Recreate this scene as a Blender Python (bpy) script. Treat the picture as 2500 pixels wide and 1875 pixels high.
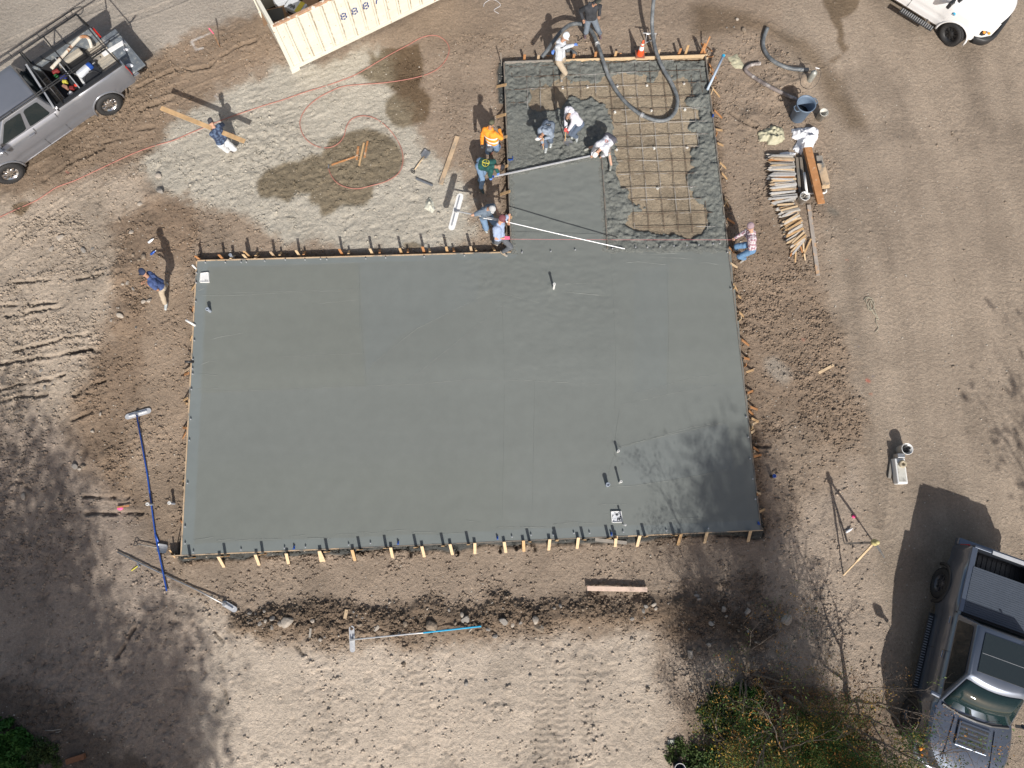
import bpy, math, random
import numpy as np
from mathutils import Vector, Matrix
for o in list(bpy.data.objects): bpy.data.objects.remove(o)
random.seed(7)
S = bpy.context.scene; COL = S.collection
# ---------------- camera, sky, sun, exposure ----------------
TH = math.radians(11.9); HC = 21.0; FPX = 1733.0
cam = bpy.data.cameras.new("camera"); camo = bpy.data.objects.new("camera", cam); COL.objects.link(camo)
cam.sensor_fit = 'HORIZONTAL'; cam.sensor_width = 36; cam.lens = 36*FPX/2500
cam.clip_end = 3000; cam.clip_start = 0.1
camo.location = (0, 0, HC); camo.rotation_euler = (TH, 0, 0); S.camera = camo
SUN_EL = math.radians(38.5); SH_AZ = math.radians(13)     # shadows run to the north, 13 deg west
sd = Vector((-math.sin(SH_AZ)*math.cos(SUN_EL), math.cos(SH_AZ)*math.cos(SUN_EL), -math.sin(SUN_EL)))
w = bpy.data.worlds.new("World"); S.world = w; w.use_nodes = True
nt = w.node_tree; bg = nt.nodes['Background']
sky = nt.nodes.new('ShaderNodeTexSky'); sky.sky_type = 'NISHITA'; sky.sun_disc = False
sky.sun_elevation = SUN_EL; sky.sun_rotation = math.pi - SH_AZ; sky.altitude = 300
sky.dust_density = 2.5; wbm = nt.nodes.new('ShaderNodeVectorMath'); wbm.operation = 'MULTIPLY'; wbm.inputs[1].default_value = (1.15, 1.0, .86)
nt.links.new(sky.outputs[0], wbm.inputs[0]); nt.links.new(wbm.outputs[0], bg.inputs[0]); bg.inputs[1].default_value = 0.090
sl = bpy.data.lights.new("sun", 'SUN'); sl.energy = 3.9; sl.angle = math.radians(0.53); sl.color = (1, .965, .915)
so = bpy.data.objects.new("sun", sl); COL.objects.link(so); so.rotation_euler = sd.to_track_quat('-Z', 'Y').to_euler()
S.view_settings.view_transform = 'Standard'; S.view_settings.look = 'None'
S.view_settings.exposure = 0.37; S.view_settings.gamma = 1
# ---------------- pixel -> ground point ----------------
FR = dict(S=(0,0,1.), A=(0,0,.28331), B=(600,0,.28331), C=(1150,0,.28331), D=(1725,0,.35036), E=(0,400,.28331),
          F=(600,300,.31646), G=(1150,200,.31646), H=(1750,200,.30147), I=(0,850,.28331), J=(200,1250,.28331),
          K=(750,1250,.28331), L=(1350,1000,.28331), M=(1975,1100,.46708), N=(1500,1450,.28255), O=(0,1400,.2863),
          R=(1950,650,.45193), V1=(2180,0,.14467), V2=(0,20,.16275), V3=(0,200,.16275), V4=(2180,1300,.18079), V5=(2180,1575,.18079), W=(600,0,.21700), T=(0,0,1.1302))
ct, st_ = math.cos(TH), math.sin(TH)
def P(f, x, y, z=0.0):
    ox, oy, s = FR[f]; u = ox+x*s-1250; v = 937.5-(oy+y*s)
    dx, dy, dz = u, v*ct+FPX*st_, v*st_-FPX*ct
    t = (z-HC)/dz
    return Vector((dx*t, dy*t, z))
def PL(f, pts, z=0.0): return [P(f, a, b, z) for a, b in pts]
def xy(f, pts, z=0.0): return np.array([(p.x, p.y) for p in PL(f, pts, z)])
# ---------------- numpy noise ----------------
_rs = np.random.RandomState(3); _tab = _rs.rand(16, 256, 256)
def vn(x, y, k=0):
    xi = np.floor(x).astype(int); yi = np.floor(y).astype(int); fx = x-xi; fy = y-yi
    fx = fx*fx*(3-2*fx); fy = fy*fy*(3-2*fy); T = _tab[k % 16]
    a = T[xi & 255, yi & 255]; b = T[(xi+1) & 255, yi & 255]; c = T[xi & 255, (yi+1) & 255]; d = T[(xi+1) & 255, (yi+1) & 255]
    return (a*(1-fx)+b*fx)*(1-fy)+(c*(1-fx)+d*fx)*fy*1.0
def fbm(x, y, sc, o=4, k=0, g=.5):
    r = 0; a = 1; t = 0
    for i in range(o):
        r = r+a*vn(x/sc*2**i+17.3*i+k*5.1, y/sc*2**i-9.7*i+k*3.3, k+i); t += a; a *= g
    return r/t*2-1
def sm(a, b, x):
    t = np.clip((x-a)/(b-a), 0, 1); return t*t*(3-2*t)
def pdist(X, Y, pts, closed=False):
    d = np.full(X.shape, 1e9); n = len(pts)
    for i in range(n if closed else n-1):
        a = pts[i]; b = pts[(i+1) % n]; ex, ey = b[0]-a[0], b[1]-a[1]; L = ex*ex+ey*ey+1e-12
        t = np.clip(((X-a[0])*ex+(Y-a[1])*ey)/L, 0, 1)
        d = np.minimum(d, np.hypot(X-a[0]-t*ex, Y-a[1]-t*ey))
    return d
def inside(X, Y, pts):
    r = np.zeros(X.shape, bool); n = len(pts)
    for i in range(n):
        a = pts[i]; b = pts[(i+1) % n]
        if a[1] == b[1]: continue
        c = ((a[1] > Y) != (b[1] > Y)) & (X < (b[0]-a[0])*(Y-a[1])/(b[1]-a[1])+a[0]); r ^= c
    return r
def sdf(X, Y, pts):   # positive inside
    d = pdist(X, Y, pts, True); return np.where(inside(X, Y, pts), d, -d)
def srgb(r, g, b): return tuple(((c/255+.055)/1.055)**2.4 if c > 10 else c/255/12.92 for c in (r, g, b))
# ---------------- mesh helpers ----------------
def tag(o, label=None, cat=None, group=None, kind=None):
    if label: o['label'] = label
    if cat: o['category'] = cat
    if group: o['group'] = group
    if kind: o['kind'] = kind
    return o
class MB:
    def __init__(s): s.v = []; s.f = []
    def add(s, vs, fs):
        n = len(s.v); s.v += [tuple(v) for v in vs]; s.f += [tuple(i+n for i in f) for f in fs]; return s
    def box(s, c, d, rot=None, taper=None):
        vs = []
        for z in (-1, 1):
            k = 1 if (z < 0 or not taper) else taper
            for x, y in ((-1,-1),(1,-1),(1,1),(-1,1)): vs.append(Vector((x*d[0]/2*k, y*d[1]/2*k, z*d[2]/2)))
        if rot is not None: vs = [rot @ v for v in vs]
        c = Vector(c)
        return s.add([v+c for v in vs], [(3,2,1,0),(4,5,6,7),(0,1,5,4),(1,2,6,5),(2,3,7,6),(3,0,4,7)])
    def bar(s, a, b, wd, ht, up=(0,0,1)):
        a = Vector(a); b = Vector(b); d = b-a; L = d.length
        if L < 1e-6: return s
        d.normalize(); u = Vector(up); r = d.cross(u)
        if r.length < 1e-3: r = d.cross(Vector((1,0,0)))
        r.normalize(); u = r.cross(d)
        R = Matrix((d, r, u)).transposed()
        return s.box((a+b)/2, (L, wd, ht), R)
    def ring(s, c, ax, r, n, ref=None, sx=1, sy=1):
        ax = Vector(ax).normalized(); ref = Vector(ref) if ref is not None else (Vector((0,0,1)) if abs(ax.z) < .9 else Vector((1,0,0)))
        u = ax.cross(ref).normalized(); v = ax.cross(u)
        return [Vector(c)+u*(math.cos(2*math.pi*i/n)*r*sx)+v*(math.sin(2*math.pi*i/n)*r*sy) for i in range(n)]
    def loft(s, rings, cap=True, closed=True):
        n = len(rings[0]); vs = [v for r in rings for v in r]; fs = []
        for k in range(len(rings)-1):
            for i in range(n if closed else n-1):
                j = (i+1) % n; fs.append((k*n+i, k*n+j, (k+1)*n+j, (k+1)*n+i))
        if cap: fs.append(tuple(range(n-1, -1, -1))); fs.append(tuple((len(rings)-1)*n+i for i in range(n)))
        return s.add(vs, fs)
    def tube(s, pts, r, n=8, cap=True):
        pts = [Vector(p) for p in pts]; rr = r if isinstance(r, (list, tuple)) else [r]*len(pts); rings = []; ref = None
        for i, p in enumerate(pts):
            t = (pts[min(i+1, len(pts)-1)]-pts[max(i-1, 0)])
            if t.length < 1e-7: t = Vector((0,0,1))
            t.normalize()
            if ref is None:
                ref = Vector((0,0,1)) if abs(t.z) < .9 else Vector((1,0,0))
            u = t.cross(ref)
            if u.length < 1e-4: u = t.orthogonal()
            u.normalize(); v = t.cross(u); ref = -v if False else ref
            ref = u.cross(t)
            rings.append([p+u*(math.cos(2*math.pi*k/n)*rr[i])+v*(math.sin(2*math.pi*k/n)*rr[i]) for k in range(n)])
        return s.loft(rings, cap)
    def lathe(s, prof, c=(0,0,0), ax=(0,0,1), n=24, cap=False):
        ax = Vector(ax).normalized(); c = Vector(c)
        return s.loft([s.ring(c+ax*h, ax, max(r, 1e-4), n) for r, h in prof], cap)
    def ell(s, c, r, rot=None, n=12, m=8):
        vs = []; fs = []; c = Vector(c)
        for j in range(m+1):
            ph = math.pi*j/m
            for i in range(n):
                a = 2*math.pi*i/n; v = Vector((r[0]*math.sin(ph)*math.cos(a), r[1]*math.sin(ph)*math.sin(a), r[2]*math.cos(ph)))
                if rot is not None: v = rot @ v
                vs.append(c+v)
        for j in range(m):
            for i in range(n):
                k = (i+1) % n; fs.append((j*n+i, (j+1)*n+i, (j+1)*n+k, j*n+k))
        return s.add(vs, fs)
    def cap(s, a, b, ra, rb, n=12):
        a = Vector(a); b = Vector(b); d = b-a
        if d.length < 1e-5: return s.ell(a, (ra, ra, ra))
        d.normalize(); R = []
        for k in range(4):
            t = math.pi/2*(k/4); R.append(s.ring(a-d*ra*math.cos(t), d, max(ra*math.sin(t), 1e-4), n))
        R.append(s.ring(a, d, ra, n)); R.append(s.ring(b, d, rb, n))
        for k in range(1, 5):
            t = math.pi/2*(k/4); R.append(s.ring(b+d*rb*math.sin(t), d, max(rb*math.cos(t), 1e-4), n))
        return s.loft(R)
    def prism(s, pts, z0, z1):     # polygon (x,y) extruded in z
        n = len(pts)
        return s.add([(p[0], p[1], z0) for p in pts]+[(p[0], p[1], z1) for p in pts],
                     [tuple(range(n-1, -1, -1)), tuple(range(n, 2*n))]+[(i, (i+1) % n, n+(i+1) % n, n+i) for i in range(n)])
    def build(s, name, m, parent=None, loc=None, bevel=0, smooth=False, seg=2):
        me = bpy.data.meshes.new(name); me.from_pydata(s.v, [], s.f); me.validate(); me.update()
        me.materials.append(m); o = bpy.data.objects.new(name, me); COL.objects.link(o)
        if loc is not None: o.location = loc
        if parent is not None: o.parent = parent
        if smooth: me.shade_smooth() if hasattr(me, 'shade_smooth') else me.polygons.foreach_set('use_smooth', [True]*len(me.polygons))
        if bevel:
            b = o.modifiers.new('bevel', 'BEVEL'); b.width = bevel; b.segments = seg; b.limit_method = 'ANGLE'; b.angle_limit = math.radians(40)
        return o
def empty(name, loc=(0,0,0), rz=0, label=None, cat=None, group=None):
    o = bpy.data.objects.new(name, None); COL.objects.link(o); o.location = loc; o.rotation_euler = (0,0,rz)
    o.empty_display_size = .2
    return tag(o, label, cat, group)
def kids(o): return [c for c in bpy.data.objects if c.parent == o]
def dup(o, loc=None, rz=None, label=None, parent=None, children=None):
    c = o.copy(); COL.objects.link(c)
    if parent is not None: c.parent = parent
    if loc is not None: c.location = loc
    if rz is not None: c.rotation_euler = (0,0,rz)
    if label: c['label'] = label
    for k in (children if children is not None else kids(o)): dup(k, parent=c)
    return c
def grid_mesh(name, X, Y, Z, m, colr=None, mask=None):
    ny, nx = X.shape; co = np.stack([X, Y, Z], -1).reshape(-1, 3)
    idx = np.arange(nx*ny).reshape(ny, nx)
    q = np.stack([idx[:-1,:-1], idx[:-1,1:], idx[1:,1:], idx[1:,:-1]], -1).reshape(-1, 4)
    if mask is not None:
        mk = mask.reshape(-1); q = q[mk[q].all(1)]
        used = np.unique(q); rem = np.full(nx*ny, -1); rem[used] = np.arange(len(used)); q = rem[q]; co = co[used]
        if colr is not None: colr = colr.reshape(-1, 3)[used]
    me = bpy.data.meshes.new(name); me.vertices.add(len(co)); me.vertices.foreach_set('co', co.astype(np.float32).ravel())
    me.loops.add(q.size); me.loops.foreach_set('vertex_index', q.astype(np.int32).ravel())
    me.polygons.add(len(q)); me.polygons.foreach_set('loop_start', np.arange(0, q.size, 4, dtype=np.int32))
    me.polygons.foreach_set('loop_total', np.full(len(q), 4, np.int32)); me.polygons.foreach_set('use_smooth', np.ones(len(q), bool))
    me.update(calc_edges=True)
    if colr is not None:
        a = me.color_attributes.new('tint', 'FLOAT_COLOR', 'POINT'); c4 = np.ones((len(co), 4), np.float32); c4[:, :3] = colr.reshape(-1, 3)
        a.data.foreach_set('color', c4.ravel())
    me.materials.append(m); o = bpy.data.objects.new(name, me); COL.objects.link(o); return o
# ---------------- materials ----------------
def mat(name, col, rough=.6, metal=0, var=.12, vs=8, bump=0, bs=60, coat=0, col2=None, c2s=3, c2t=(.5,.6), stretch=None, attr=None, spec=.5, alpha=1, trans=0):
    m = bpy.data.materials.new(name); m.use_nodes = True; t = m.node_tree; N = t.nodes; Lk = t.links.new; b = N['Principled BSDF']
    b.inputs['Roughness'].default_value = rough; b.inputs['Metallic'].default_value = metal
    b.inputs['Coat Weight'].default_value = coat; b.inputs['Coat Roughness'].default_value = .05; b.inputs['Specular IOR Level'].default_value = spec
    if trans: b.inputs['Transmission Weight'].default_value = trans
    tc = N.new('ShaderNodeTexCoord'); src = tc.outputs['Object']
    if stretch:
        mp = N.new('ShaderNodeMapping'); mp.inputs['Scale'].default_value = stretch; Lk(src, mp.inputs[0]); src = mp.outputs[0]
    if attr:
        ca = N.new('ShaderNodeVertexColor'); ca.layer_name = attr; cur = ca.outputs[0]
    else:
        c = N.new('ShaderNodeRGB'); c.outputs[0].default_value = (*col, 1); cur = c.outputs[0]
    if col2:
        n2 = N.new('ShaderNodeTexNoise'); n2.inputs['Scale'].default_value = c2s; n2.inputs['Detail'].default_value = 8; n2.inputs['Roughness'].default_value = .65; Lk(src, n2.inputs[0])
        mr = N.new('ShaderNodeMapRange'); mr.inputs[1].default_value, mr.inputs[2].default_value = c2t; Lk(n2.outputs[0], mr.inputs[0])
        mx = N.new('ShaderNodeMix'); mx.data_type = 'RGBA'; Lk(mr.outputs[0], mx.inputs[0]); Lk(cur, mx.inputs[6]); mx.inputs[7].default_value = (*col2, 1); cur = mx.outputs[2]
    if var:
        n = N.new('ShaderNodeTexNoise'); n.inputs['Scale'].default_value = vs; n.inputs['Detail'].default_value = 6; n.inputs['Roughness'].default_value = .65; Lk(src, n.inputs[0])
        mr = N.new('ShaderNodeMapRange'); mr.inputs[1].default_value = .25; mr.inputs[2].default_value = .75; mr.inputs[3].default_value = 1-var; mr.inputs[4].default_value = 1+var; Lk(n.outputs[0], mr.inputs[0])
        mx = N.new('ShaderNodeVectorMath'); mx.operation = 'SCALE'; Lk(cur, mx.inputs[0]); Lk(mr.outputs[0], mx.inputs[3]); cur = mx.outputs[0]
    Lk(cur, b.inputs['Base Color'])
    if bump:
        n = N.new('ShaderNodeTexNoise'); n.inputs['Scale'].default_value = bs; n.inputs['Detail'].default_value = 5; Lk(src, n.inputs[0])
        bp = N.new('ShaderNodeBump'); bp.inputs['Strength'].default_value = 1; bp.inputs['Distance'].default_value = bump; Lk(n.outputs[0], bp.inputs['Height']); Lk(bp.outputs[0], b.inputs['Normal'])
    return m
M = {}
M['wood'] = mat('fresh_pine', (.50,.33,.17), .75, var=.25, vs=6, stretch=(1,1,1), bump=.002, bs=40)
M['wood_pale'] = mat('pale_pine', (.60,.45,.28), .75, var=.2, vs=5, bump=.002)
M['wood_grey'] = mat('weathered_wood', (.27,.25,.22), .85, var=.25, vs=9, bump=.003)
M['wood_orange'] = mat('red_pine', (.42,.20,.08), .75, var=.25, vs=6, bump=.002, col2=(.55,.42,.3), c2s=5, c2t=(.6,.64))
M['wood_form'] = mat('form_lumber', (.50,.37,.24), .8, var=.3, vs=3, col2=(.16,.16,.15), c2s=2.2, c2t=(.5,.62), bump=.002)
M['wood_dark'] = mat('concrete_stained_lumber', (.22,.19,.155), .85, var=.3, vs=3, col2=(.10,.10,.095), c2s=3, c2t=(.45,.6), bump=.002)
M['steel'] = mat('dull_steel', (.42,.43,.44), .45, .8, var=.2)
M['galv'] = mat('galvanised', (.62,.63,.64), .35, .6, var=.1)
M['alu'] = mat('aluminium', (.72,.73,.74), .35, .5, var=.12)
M['white'] = mat('white_plastic', (.78,.78,.76), .45, var=.06)
M['blackp'] = mat('black_plastic', (.02,.02,.022), .45, var=.1)
M['blue'] = mat('blue_paint', (.03,.10,.42), .35, .2, var=.12)
M['cyan'] = mat('cyan_paint', (.02,.36,.62), .35, var=.08)
M['rebar'] = mat('rebar_rust', (.12,.08,.055), .8, .2, var=.35, vs=5, col2=(.40,.39,.37), c2s=.6, c2t=(.50,.56))
M['rebar_wet'] = mat('rebar_steel', (.36,.35,.33), .55, .5, var=.3, vs=5)
M['rubber'] = mat('tyre_rubber', (.028,.028,.029), .75, var=.25, vs=20, bump=.004, bs=50)
M['glass'] = mat('dark_glass', (.012,.016,.018), .06, var=0, spec=.7)
# ================= GROUND =================
ZS = .27
TL = P('S',482,638,ZS); IC = P('S',1250,617,ZS); AL = P('S',1232,153,ZS); AR = P('S',1721,136,ZS); BR = P('S',1856,1293,ZS); BL = P('S',444,1354,ZS)
OUT = [TL, IC, AL, AR, BR, BL]; OUTL = np.array([(p.x, p.y) for p in OUT])
def axis(lo, hi, st, far):
    a = list(np.arange(lo, hi, st)); s = st; x = hi
    while x < far: a.append(x); s *= 1.25; x += s
    a.append(far); s = st; x = lo; b = []
    while x > -far: s *= 1.25; x -= s; b.append(x)
    return np.array(b[::-1]+a)
gx = axis(-17.5, 17.5, .042, 400); gy = axis(-7.8, 17.8, .042, 400)
X, Y = np.meshgrid(gx, gy)
wx = X+.5*fbm(X, Y, 1.2, 5, 1, .6)+.2*fbm(X, Y, .3, 3, 7, .7); wy = Y+.5*fbm(X, Y, 1.2, 5, 2, .6)+.2*fbm(X, Y, .3, 3, 8, .7)
nz = fbm(X, Y, .5, 5, 14, .75)
def zone(f, pts, soft=.3, warp=True): 
    q = xy(f, pts); return sm(-soft, soft, sdf(wx if warp else X, wy if warp else Y, q)+soft*.8*nz)
col = np.zeros(X.shape+(3,)); 
def C3(*c): return np.array(srgb(*c))
n1 = fbm(X, Y, 3.0, 5, 3); n2 = fbm(X, Y, .8, 5, 4); n3 = fbm(X*.35, Y, .5, 4, 5)
GK = 1.0
base = C3(158,140,121)*GK; col[:] = base
def paint(mask, c, k=GK):
    global col
    col = col*(1-mask[..., None])+np.array(C3(*c))*k*mask[..., None]
rough = np.full(X.shape, .45)
def rg(mask, v):
    global rough
    rough = rough*(1-mask)+v*mask
# right-hand smooth yard
zr = zone('T', [(1640,-200),(2600,-200),(2600,1900),(1900,1900),(1880,1300),(1850,900),(1780,620),(1800,300),(1700,120)], .5)
paint(zr, (163,147,129)); rg(zr, .22)
# top-left hard road
ztl = zone('T', [(-600,-400),(620,-400),(600,10),(470,60),(330,130),(250,160),(-10,300),(-600,560)], .35)
paint(ztl, (172,162,149)); rg(ztl, .15)
# damp brown verge between road and sand
zv = zone('T', [(600,20),(620,100),(500,170),(420,220),(330,330),(120,410),(-300,540),(-300,380),(0,330),(250,210),(330,130),(480,60)], .25)
paint(zv*.75, (142,122,101)); rg(zv, .6)
# left churned light sand
zl = zone('T', [(-400,480),(120,420),(300,370),(340,430),(300,560),(260,690),(200,800),(130,900),(60,1000),(-400,1000)], .5)
paint(zl, (184,168,149)); rg(zl, .8)
zb = zone('T', [(330,420),(420,440),(440,520),(400,600),(390,1150),(250,1140),(150,980),(170,850),(230,720),(250,560),(230,470)], .35)
paint(zb*.9, (144,123,102)); rg(zb, .9)
zb2 = zone('T', [(395,560),(395,1150),(300,1150),(290,900),(320,700),(340,560)], .3)
paint(zb2, (162,142,121)); rg(zb2, .5)
# light grey churned sand
zs = zone('T', [(300,360),(380,260),(480,195),(600,150),(700,140),(780,105),(840,120),(850,200),(880,270),(940,330),(1010,420),(1030,500),(980,535),(640,530),(560,480),(420,440),(370,420)], .3)
paint(zs, (185,178,163)); rg(zs, .75)
# bottom pale ground
zp = zone('T', [(-300,1700),(-200,1250),(300,1260),(420,1300),(560,1400),(700,1400),(900,1400),(1150,1390),(1400,1370),(1450,1500),(1480,1600),(1500,2400),(-300,2400)], .35)
paint(zp, (197,182,164)); rg(zp, .55)
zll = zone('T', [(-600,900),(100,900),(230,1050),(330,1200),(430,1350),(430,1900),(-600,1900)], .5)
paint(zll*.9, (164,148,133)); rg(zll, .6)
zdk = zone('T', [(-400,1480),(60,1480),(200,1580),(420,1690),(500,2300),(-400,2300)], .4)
paint(zdk*.65, (80,68,57)); rg(zdk, .9)  # dark soil, deepened by tree shade painted into its colour
# lower right
zlr = zone('T', [(1400,1200),(1700,1150),(1850,1000),(1900,1300),(1930,1500),(2000,1700),(1450,1900),(1440,1500)], .4)
paint(zlr, (174,157,139)); rg(zlr, .7)
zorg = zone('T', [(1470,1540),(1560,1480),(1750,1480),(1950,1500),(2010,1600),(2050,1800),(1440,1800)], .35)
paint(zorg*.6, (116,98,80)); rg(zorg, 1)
# band below slab (smooth brown) and rubble band
zbb = zone('T', [(400,1210),(1640,1160),(1640,1280),(1250,1310),(900,1315),(520,1320),(440,1280)], .2)
paint(zbb, (158,141,123)); rg(zbb, .45)
RUB = [(530,1345),(640,1335),(700,1350),(800,1345),(900,1340),(1000,1335),(1130,1325),(1250,1315),(1350,1320),(1450,1330),(1560,1345),(1640,1385)]
dr = pdist(wx, wy, xy('T', RUB)); zrb = sm(.75, .15, dr)
paint(zrb*.8, (118,101,84)); rg(zrb, 1.6)
zrb2 = zone('T', [(1380,1330),(1480,1270),(1620,1240),(1700,1290),(1660,1420),(1500,1430)], .35)
paint(zrb2*.5, (104,86,69)); rg(zrb2, 1.4)
# brown disturbed strip right of slab
zrs = zone('T', [(1640,430),(1720,540),(1780,640),(1850,830),(1880,960),(1800,980),(1700,900),(1650,960),(1640,1150),(1560,560)], .35)
paint(zrs*.7, (144,124,104)); rg(zrs, .9)
# damp and wet patches
wet = np.zeros(X.shape)
def wetz(f, pts, soft=.10, a=1.):
    global wet
    wet = np.maximum(wet, a*sm(-soft, soft, sdf(X+.12*fbm(X,Y,.5,4,9), Y+.12*fbm(X,Y,.5,4,10), xy(f, pts))+.05*nz))
wetz('B', [(1060,440),(1130,480),(1170,410),(1300,400),(1500,370),(1530,600),(1500,760),(1620,850),(1560,1030),(1350,1110),(1240,1080),(1195,990),(1210,860),(1290,800),(1200,720),(1060,700),(950,640),(1070,570)])
wetz('F', [(650,130),(820,70),(1000,60),(1120,100),(1190,190),(1225,300),(1180,400),(1100,455),(990,480),(980,560),(920,640),(760,640),(680,680),(600,740),(570,700),(545,640),(490,630),(500,555),(380,540),(330,610),(230,580),(120,570),(85,500),(90,430),(260,320),(590,240)])
wetz('D', [(-100,30),(120,40),(300,80),(430,160),(560,230),(700,270),(800,380),(860,480),(940,540),(960,660),(1100,800),(1110,900),(1000,900),(930,800),(820,660),(760,480),(600,360),(420,240),(250,210),(100,230),(-100,260)], .3, .7)
wetz('D', [(790,-50),(1100,-80),(1020,90),(940,130),(950,220),(985,330),(960,370),(920,280),(880,180),(850,90)], .08, .85)
wetz('E', [(120,350),(200,320),(290,330),(250,390),(180,450),(120,430)], .06)
wetz('F', [(1200,935),(1290,920),(1350,950),(1350,975),(1210,985)], .04, .8)
wetz('D', [(840,420),(950,380),(940,410),(900,440)], .08, .7)
wetz('T', [(830,20),(1020,-20),(1100,40),(1080,90),(960,100),(860,110)], .5, .25)
col *= (1-wet[..., None]*np.array([.53, .58, .66])); 
# yellowish tint where sand got wet
# concrete spilled beside the forms
de = pdist(X, Y, OUTL, True); ins = inside(X, Y, OUTL)
spill_m = sm(.06, -.02, de-.16-.10*(pdist(X, Y, OUTL[[1,2]]) < .6)-.16*fbm(X, Y, .8, 4, 11)) 
sb = pdist(X, Y, OUTL[[5,4]]); sl_ = pdist(X, Y, OUTL[[1,2]]); st2 = pdist(X, Y, OUTL[[0,1]]); sr_ = pdist(X, Y, OUTL[[3,4]])
wf = .17+.14*fbm(X, Y, .8, 4, 11)+.04*fbm(X, Y, .2, 3, 2); ck = sm(.05, .0, np.abs(de-wf))*(sb < .5)*sm(-.4, .0, fbm(X, Y, .6, 3, 5)); rough_ck = ck
spl = spill_m*((sb < .5) | ((sl_ < .5) & (Y > P('C',0,900).y)))*1.0
paint(spl, (84,86,84)); rg(spl, 1.2)
fr = sm(.55, .1, de)*(1-spl)*(sr_ < .9); paint(fr*.45, (110,90,70)); rg(fr, 1.3)
fl = sm(.5, .1, de)*(1-spl)*(1-(sr_ < .9)); rg(fl, 1.1)
fd = sm(.45, .12, de)*(1-spl)*((st2 < .5) | (sl_ < .5)); paint(fd*.5, (104,86,68))
# colour break-up
col *= (1+.10*n1+.13*n2+.06*n3)[..., None]
str_ = fbm(X*2.2, Y*.16, 1.0, 5, 6); str3 = fbm((X+.02*(Y-5)**2)*3.2, Y*.10, .9, 4, 8); col *= (1+.15*zr*str_+.10*zr*str3)[..., None]
ang = math.radians(30); xr = X*math.cos(ang)+Y*math.sin(ang); yr = -X*math.sin(ang)+Y*math.cos(ang)
str2 = fbm(xr*.13, yr*1.6, .8, 5, 12); zt2 = np.maximum(ztl, np.maximum(zv, zl*.6)); col *= (1+.10*zt2*str2)[..., None]
patch = sm(.05, .5, fbm(X, Y, 1.3, 5, 13)); col *= (1-.16*patch*(1-zs))[..., None]
# paint / lime marks on the soil
def mark(f, pts, wd, c, a=.8):
    d = pdist(X, Y, xy(f, pts)); m = a*sm(wd, wd*.3, d+.03*(1+fbm(X, Y, .15, 3, 14)))
    paint(m, c, .9)
mark('A', [(1810,290),(1680,345),(1650,360),(1690,430),(1740,415)], .09, (225,220,215), .7)
mark('A', [(1850,820),(1880,850),(1960,820)], .07, (215,210,205), .6)
mark('R', [(370,615),(380,620)], .10, (215,110,85), .7); mark('R', [(395,692),(385,690)], .07, (205,125,95), .6)
mark('R', [(400,595),(405,596)], .07, (105,120,155), .6); mark('R', [(320,430),(324,432)], .07, (105,120,155), .6); mark('R', [(20,395),(26,398)], .09, (200,120,95), .5)
mark('A', [(570,1480),(590,1490)], .07, (190,100,95), .5)
mark('H', [(1040,1440),(1060,1445)], .07, (205,120,95), .5)
mark('T', [(1670,790),(1690,810)], .45, (178,172,160), .5); mark('H', [(920,1040),(960,1060)], .22, (122,118,108), .6)
# ----- relief -----
h = .035*fbm(X, Y, 2.5, 3, 1)
clod = fbm(X, Y, .30, 4, 2, .6); fine = fbm(X, Y, .11, 3, 5, .7)
bil = np.abs(fbm(X, Y, .22, 2, 9))+.6*np.abs(fbm(X, Y, .10, 2, 13)); lumpm = sm(-.15, .35, fbm(X, Y, 1.1, 4, 8))
h += rough*(.026*clod+.019*fine+lumpm*.080*(bil-.3))
col *= (1+.10*fine*np.minimum(rough, 1)-.16*np.clip(rough, 0, 1)*lumpm*sm(.22, .05, bil))[..., None]  # crevices between clods darkened in the colour, as their small shadows
wv = 1-np.abs(fbm(X+.35*Y+.15*fbm(X,Y,.4,2,6), (Y-.35*X)*2.4, .42, 3, 7, .55))*2.2
h += (.022*zs+.010*zl)*np.clip(wv, -.5, 1)
wv2 = 1-np.abs(fbm(xr, yr*2.6, .5, 3, 9, .6))*2.3; h += .012*(zv+ztl*.15)*np.clip(wv2, -.5, 1)
# pits in the pale lower ground and trodden sand
pit = sm(.50, .72, fbm(X, Y, .16, 2, 15)); h -= .035*pit*(zp+.4*zl); col *= (1-.10*pit*(zp+.4*zl))[..., None]
brk = sm(.30, .6, fbm(X, Y, .55, 4, 12))*(zp+zl+zlr+.6*zb)*.9; h += .02*brk*fine*2; col *= (1-.12*brk)[..., None]
h += zrb*(.10*sm(.6, .1, dr)+.05*np.abs(fbm(X, Y, .22, 3, 4)))
# mounds of spoil
def mound(f, x, y, r, a):
    p = P(f, x, y); d = np.hypot(X-p.x, Y-p.y)
    global h
    h = h+a*sm(r, 0, d)*(1+.6*fbm(X, Y, .25, 4, 3))
mound('D', 560, 560, 1.0, .14); mound('D', 430, 640, .7, .08); mound('D', 310, 830, .5, .13); mound('D', 480, 420, .6, .1); mound('D', 680, 560, .45, .12)
mound('E', 1050, 1330, .8, .10); mound('E', 1100, 900, .7, .10); mound('E', 1350, 260, .6, .10); mound('E', 1000, 1000, .7, .08)
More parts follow.
